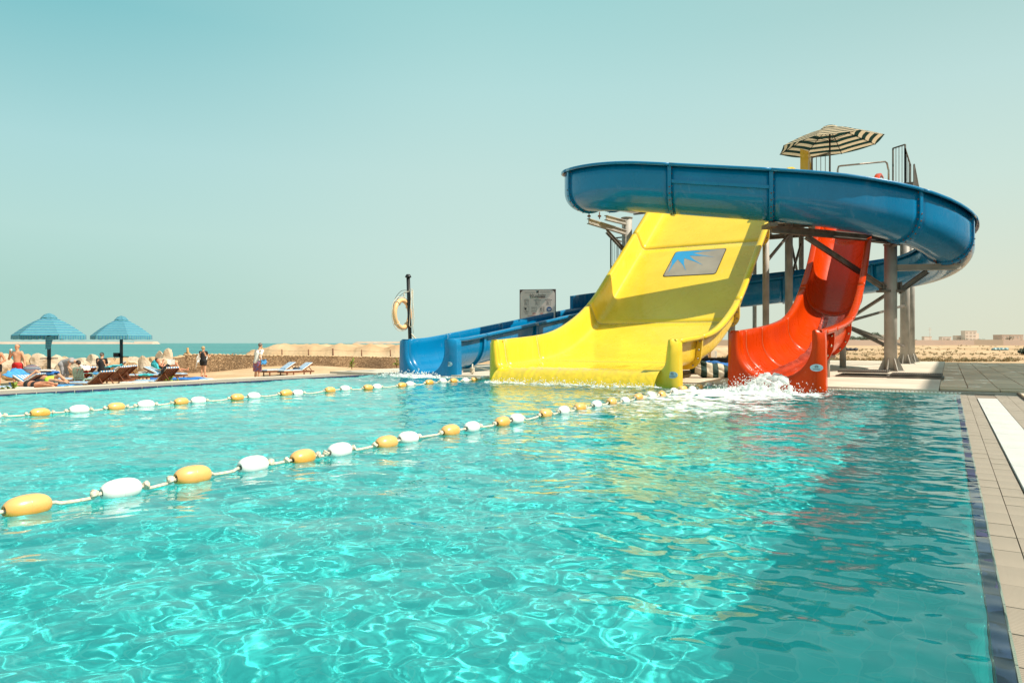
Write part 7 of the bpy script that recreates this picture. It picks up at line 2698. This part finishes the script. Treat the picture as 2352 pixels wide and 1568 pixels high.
for i, (x, w, h_, Y, lab) in enumerate([(1962, 26, 13, 230, 'leftmost tree of the dark row behind the red slide'), (1982, 24, 14, 235, 'second tree of the dark row behind the red slide'),
        (2000, 26, 15, 232, 'third tree of the dark row behind the red slide'), (2014, 18, 19, 240, 'tallest thin tree of the row beside the tower columns'), (2034, 22, 15, 238, 'tree of the row right next to the main tower column'),
        (1948, 20, 10, 228, 'low tree at the left end of the row')]):
    tree(x, 787, w * 1.2, h_ * 1.35, Y, lab, 60 + i, 900)
for i, (x, w, h_) in enumerate([(2176, 12, 7), (2198, 10, 6), (2218, 17, 8), (2233, 14, 6), (2252, 17, 8), (2318, 22, 14), (2300, 14, 5), (2143, 6, 5), (2081, 6, 5), (2104, 5, 6), (2277, 10, 4), (2345, 12, 5)]):
    tree(x, 785, w, h_ * 1.25, 420, ['small dark tree on the horizon', 'low dark bushy tree on the horizon'][h_ < 6] + ' at ' + ['the mast', 'the annex', 'the foot of the tallest block', 'the right corner of that block', 'the gap right of the tallest block', 'the middle of the long hall', 'the left end of the long hall', 'the mast foot', 'the rear tower column', 'the wall behind the tower', 'the open skyline before the hall', 'the right picture edge'][i], 90 + i, 160)
# bush at the right edge
tree(2356, 834, 44, 46, 31.0, 'dark bush growing at the right edge of the paving', 77, 1500, 'bush', -.05)

# dry scrub over the desert (uncountable)
rg2 = np.random.default_rng(12)
verts, faces = [], []
cnt = 0
for k in range(12000):
    Y = 34 + 120 * rg2.random() ** 2.1
    x = rg2.uniform(1560, 2430)
    X = (x - 1176) / FOC * Y
    a = X * VX + Y * VY; b = X * UX + Y * UY
    if b < 35.8 or a < -14: continue
    dens = math.sin(X * .21 + 1.3 * math.sin(Y * .13)) * .5 + .5
    band = math.exp(-((Y - 38) / 4.5) ** 2) + .35 * math.exp(-((Y - 58) / 5.0) ** 2) + .15 * math.exp(-((Y - 85) / 10) ** 2) + .03
    if rg2.random() > band * (0.4 + .8 * dens): continue
    z = float(ground_z(np.array([[X]]), np.array([[Y]]))[0, 0]) if k % 1 == 0 else 0
    s_ = rg2.uniform(.03, .11) * (1 + (Y - 34) / 60)
    for q in range(6):
        th = rg2.uniform(0, 2 * PI); ln = s_ * rg2.uniform(.6, 1.3); w_ = s_ * .28
        dx, dy = math.cos(th), math.sin(th)
        o_ = len(verts)
        px, py = X + rg2.normal(0, s_ * .5), Y + rg2.normal(0, s_ * .5)
        verts += [(px - dy * w_, py + dx * w_, z - .02), (px + dy * w_, py - dx * w_, z - .02), (px + dx * ln * .7 + dy * w_ * .5, py + dy * ln * .7, z + ln * .8), (px + dx * ln * .7 - dy * w_ * .6, py + dy * ln * .7, z + ln * .62)]
        faces.append((o_, o_ + 1, o_ + 2, o_ + 3))
me = bpy.data.meshes.new('dry_scrub'); me.from_pydata(verts, [], faces); me.materials.append(M['scrub'])
o = link('dry_scrub', me); tag(o, 'dry scrub scattered over the desert beyond the paving', 'scrub', kind='stuff')
# dark litter heaps
for x, y, Y, mat, lab in ((1952, 806, 75, 'navy_bag', 'dark rubbish bags lying in the desert behind the red slide'), (2300, 805.5, 80, 'glass_blue', 'blue green scrap lying in the desert at the right')):
    mb = MB()
    for k in range(4): mb.blob((-.8 + .5 * k, .1 * k, .12), (.32, .25, .2), 2, .2, 2, k)
    q = at_Y(x, y, Y); q.z = float(ground_z(np.array([[q.x]]), np.array([[q.y]]))[0, 0])
    o = mb.build('rubbish_heap', mat, None, q); tag(o, lab, 'rubbish')
# crates and buckets stored behind the slides
for k, (x, Y, c, s_, lab) in enumerate(((1582, 37, 'rattan', (.35, .35, .4), 'brown bucket among the stored things behind the slides'), (1600, 37.5, 'sign_blue', (.4, .3, .3), 'blue and white crate behind the slides'),
                                        (1620, 38, 'rattan', (.5, .3, .55), 'tan slatted crate behind the slides'), (1634, 38.4, 'white', (.5, .3, .45), 'pale box at the right end of the stored things'))):
    t = thing('crate' if k else 'bucket', lab, 'crate' if k else 'bucket', gpt(x, Y, -.02))
    mb = MB()
    if k == 0: mb.lathe([(0, 0), (.16, 0), (.21, .42), (.19, .42), (.15, .03)], 14); mb.build('body', c, t); mb = MB(); mb.tube([(-.2, 0, .4), (-.12, 0, .55), (.12, 0, .55), (.2, 0, .4)], .012, 5); mb.build('handle', 'dark_steel', t)
    else:
        for i in range(5): mb.box((0, -s_[1] / 2, .05 + i * s_[2] / 5), (s_[0], .02, s_[2] / 5 * .7)); mb.box((0, s_[1] / 2, .05 + i * s_[2] / 5), (s_[0], .02, s_[2] / 5 * .7))
        for sx in (-1, 1): mb.box((sx * s_[0] / 2, 0, s_[2] / 2), (.03, s_[1], s_[2]))
        mb.build('body', c, t)
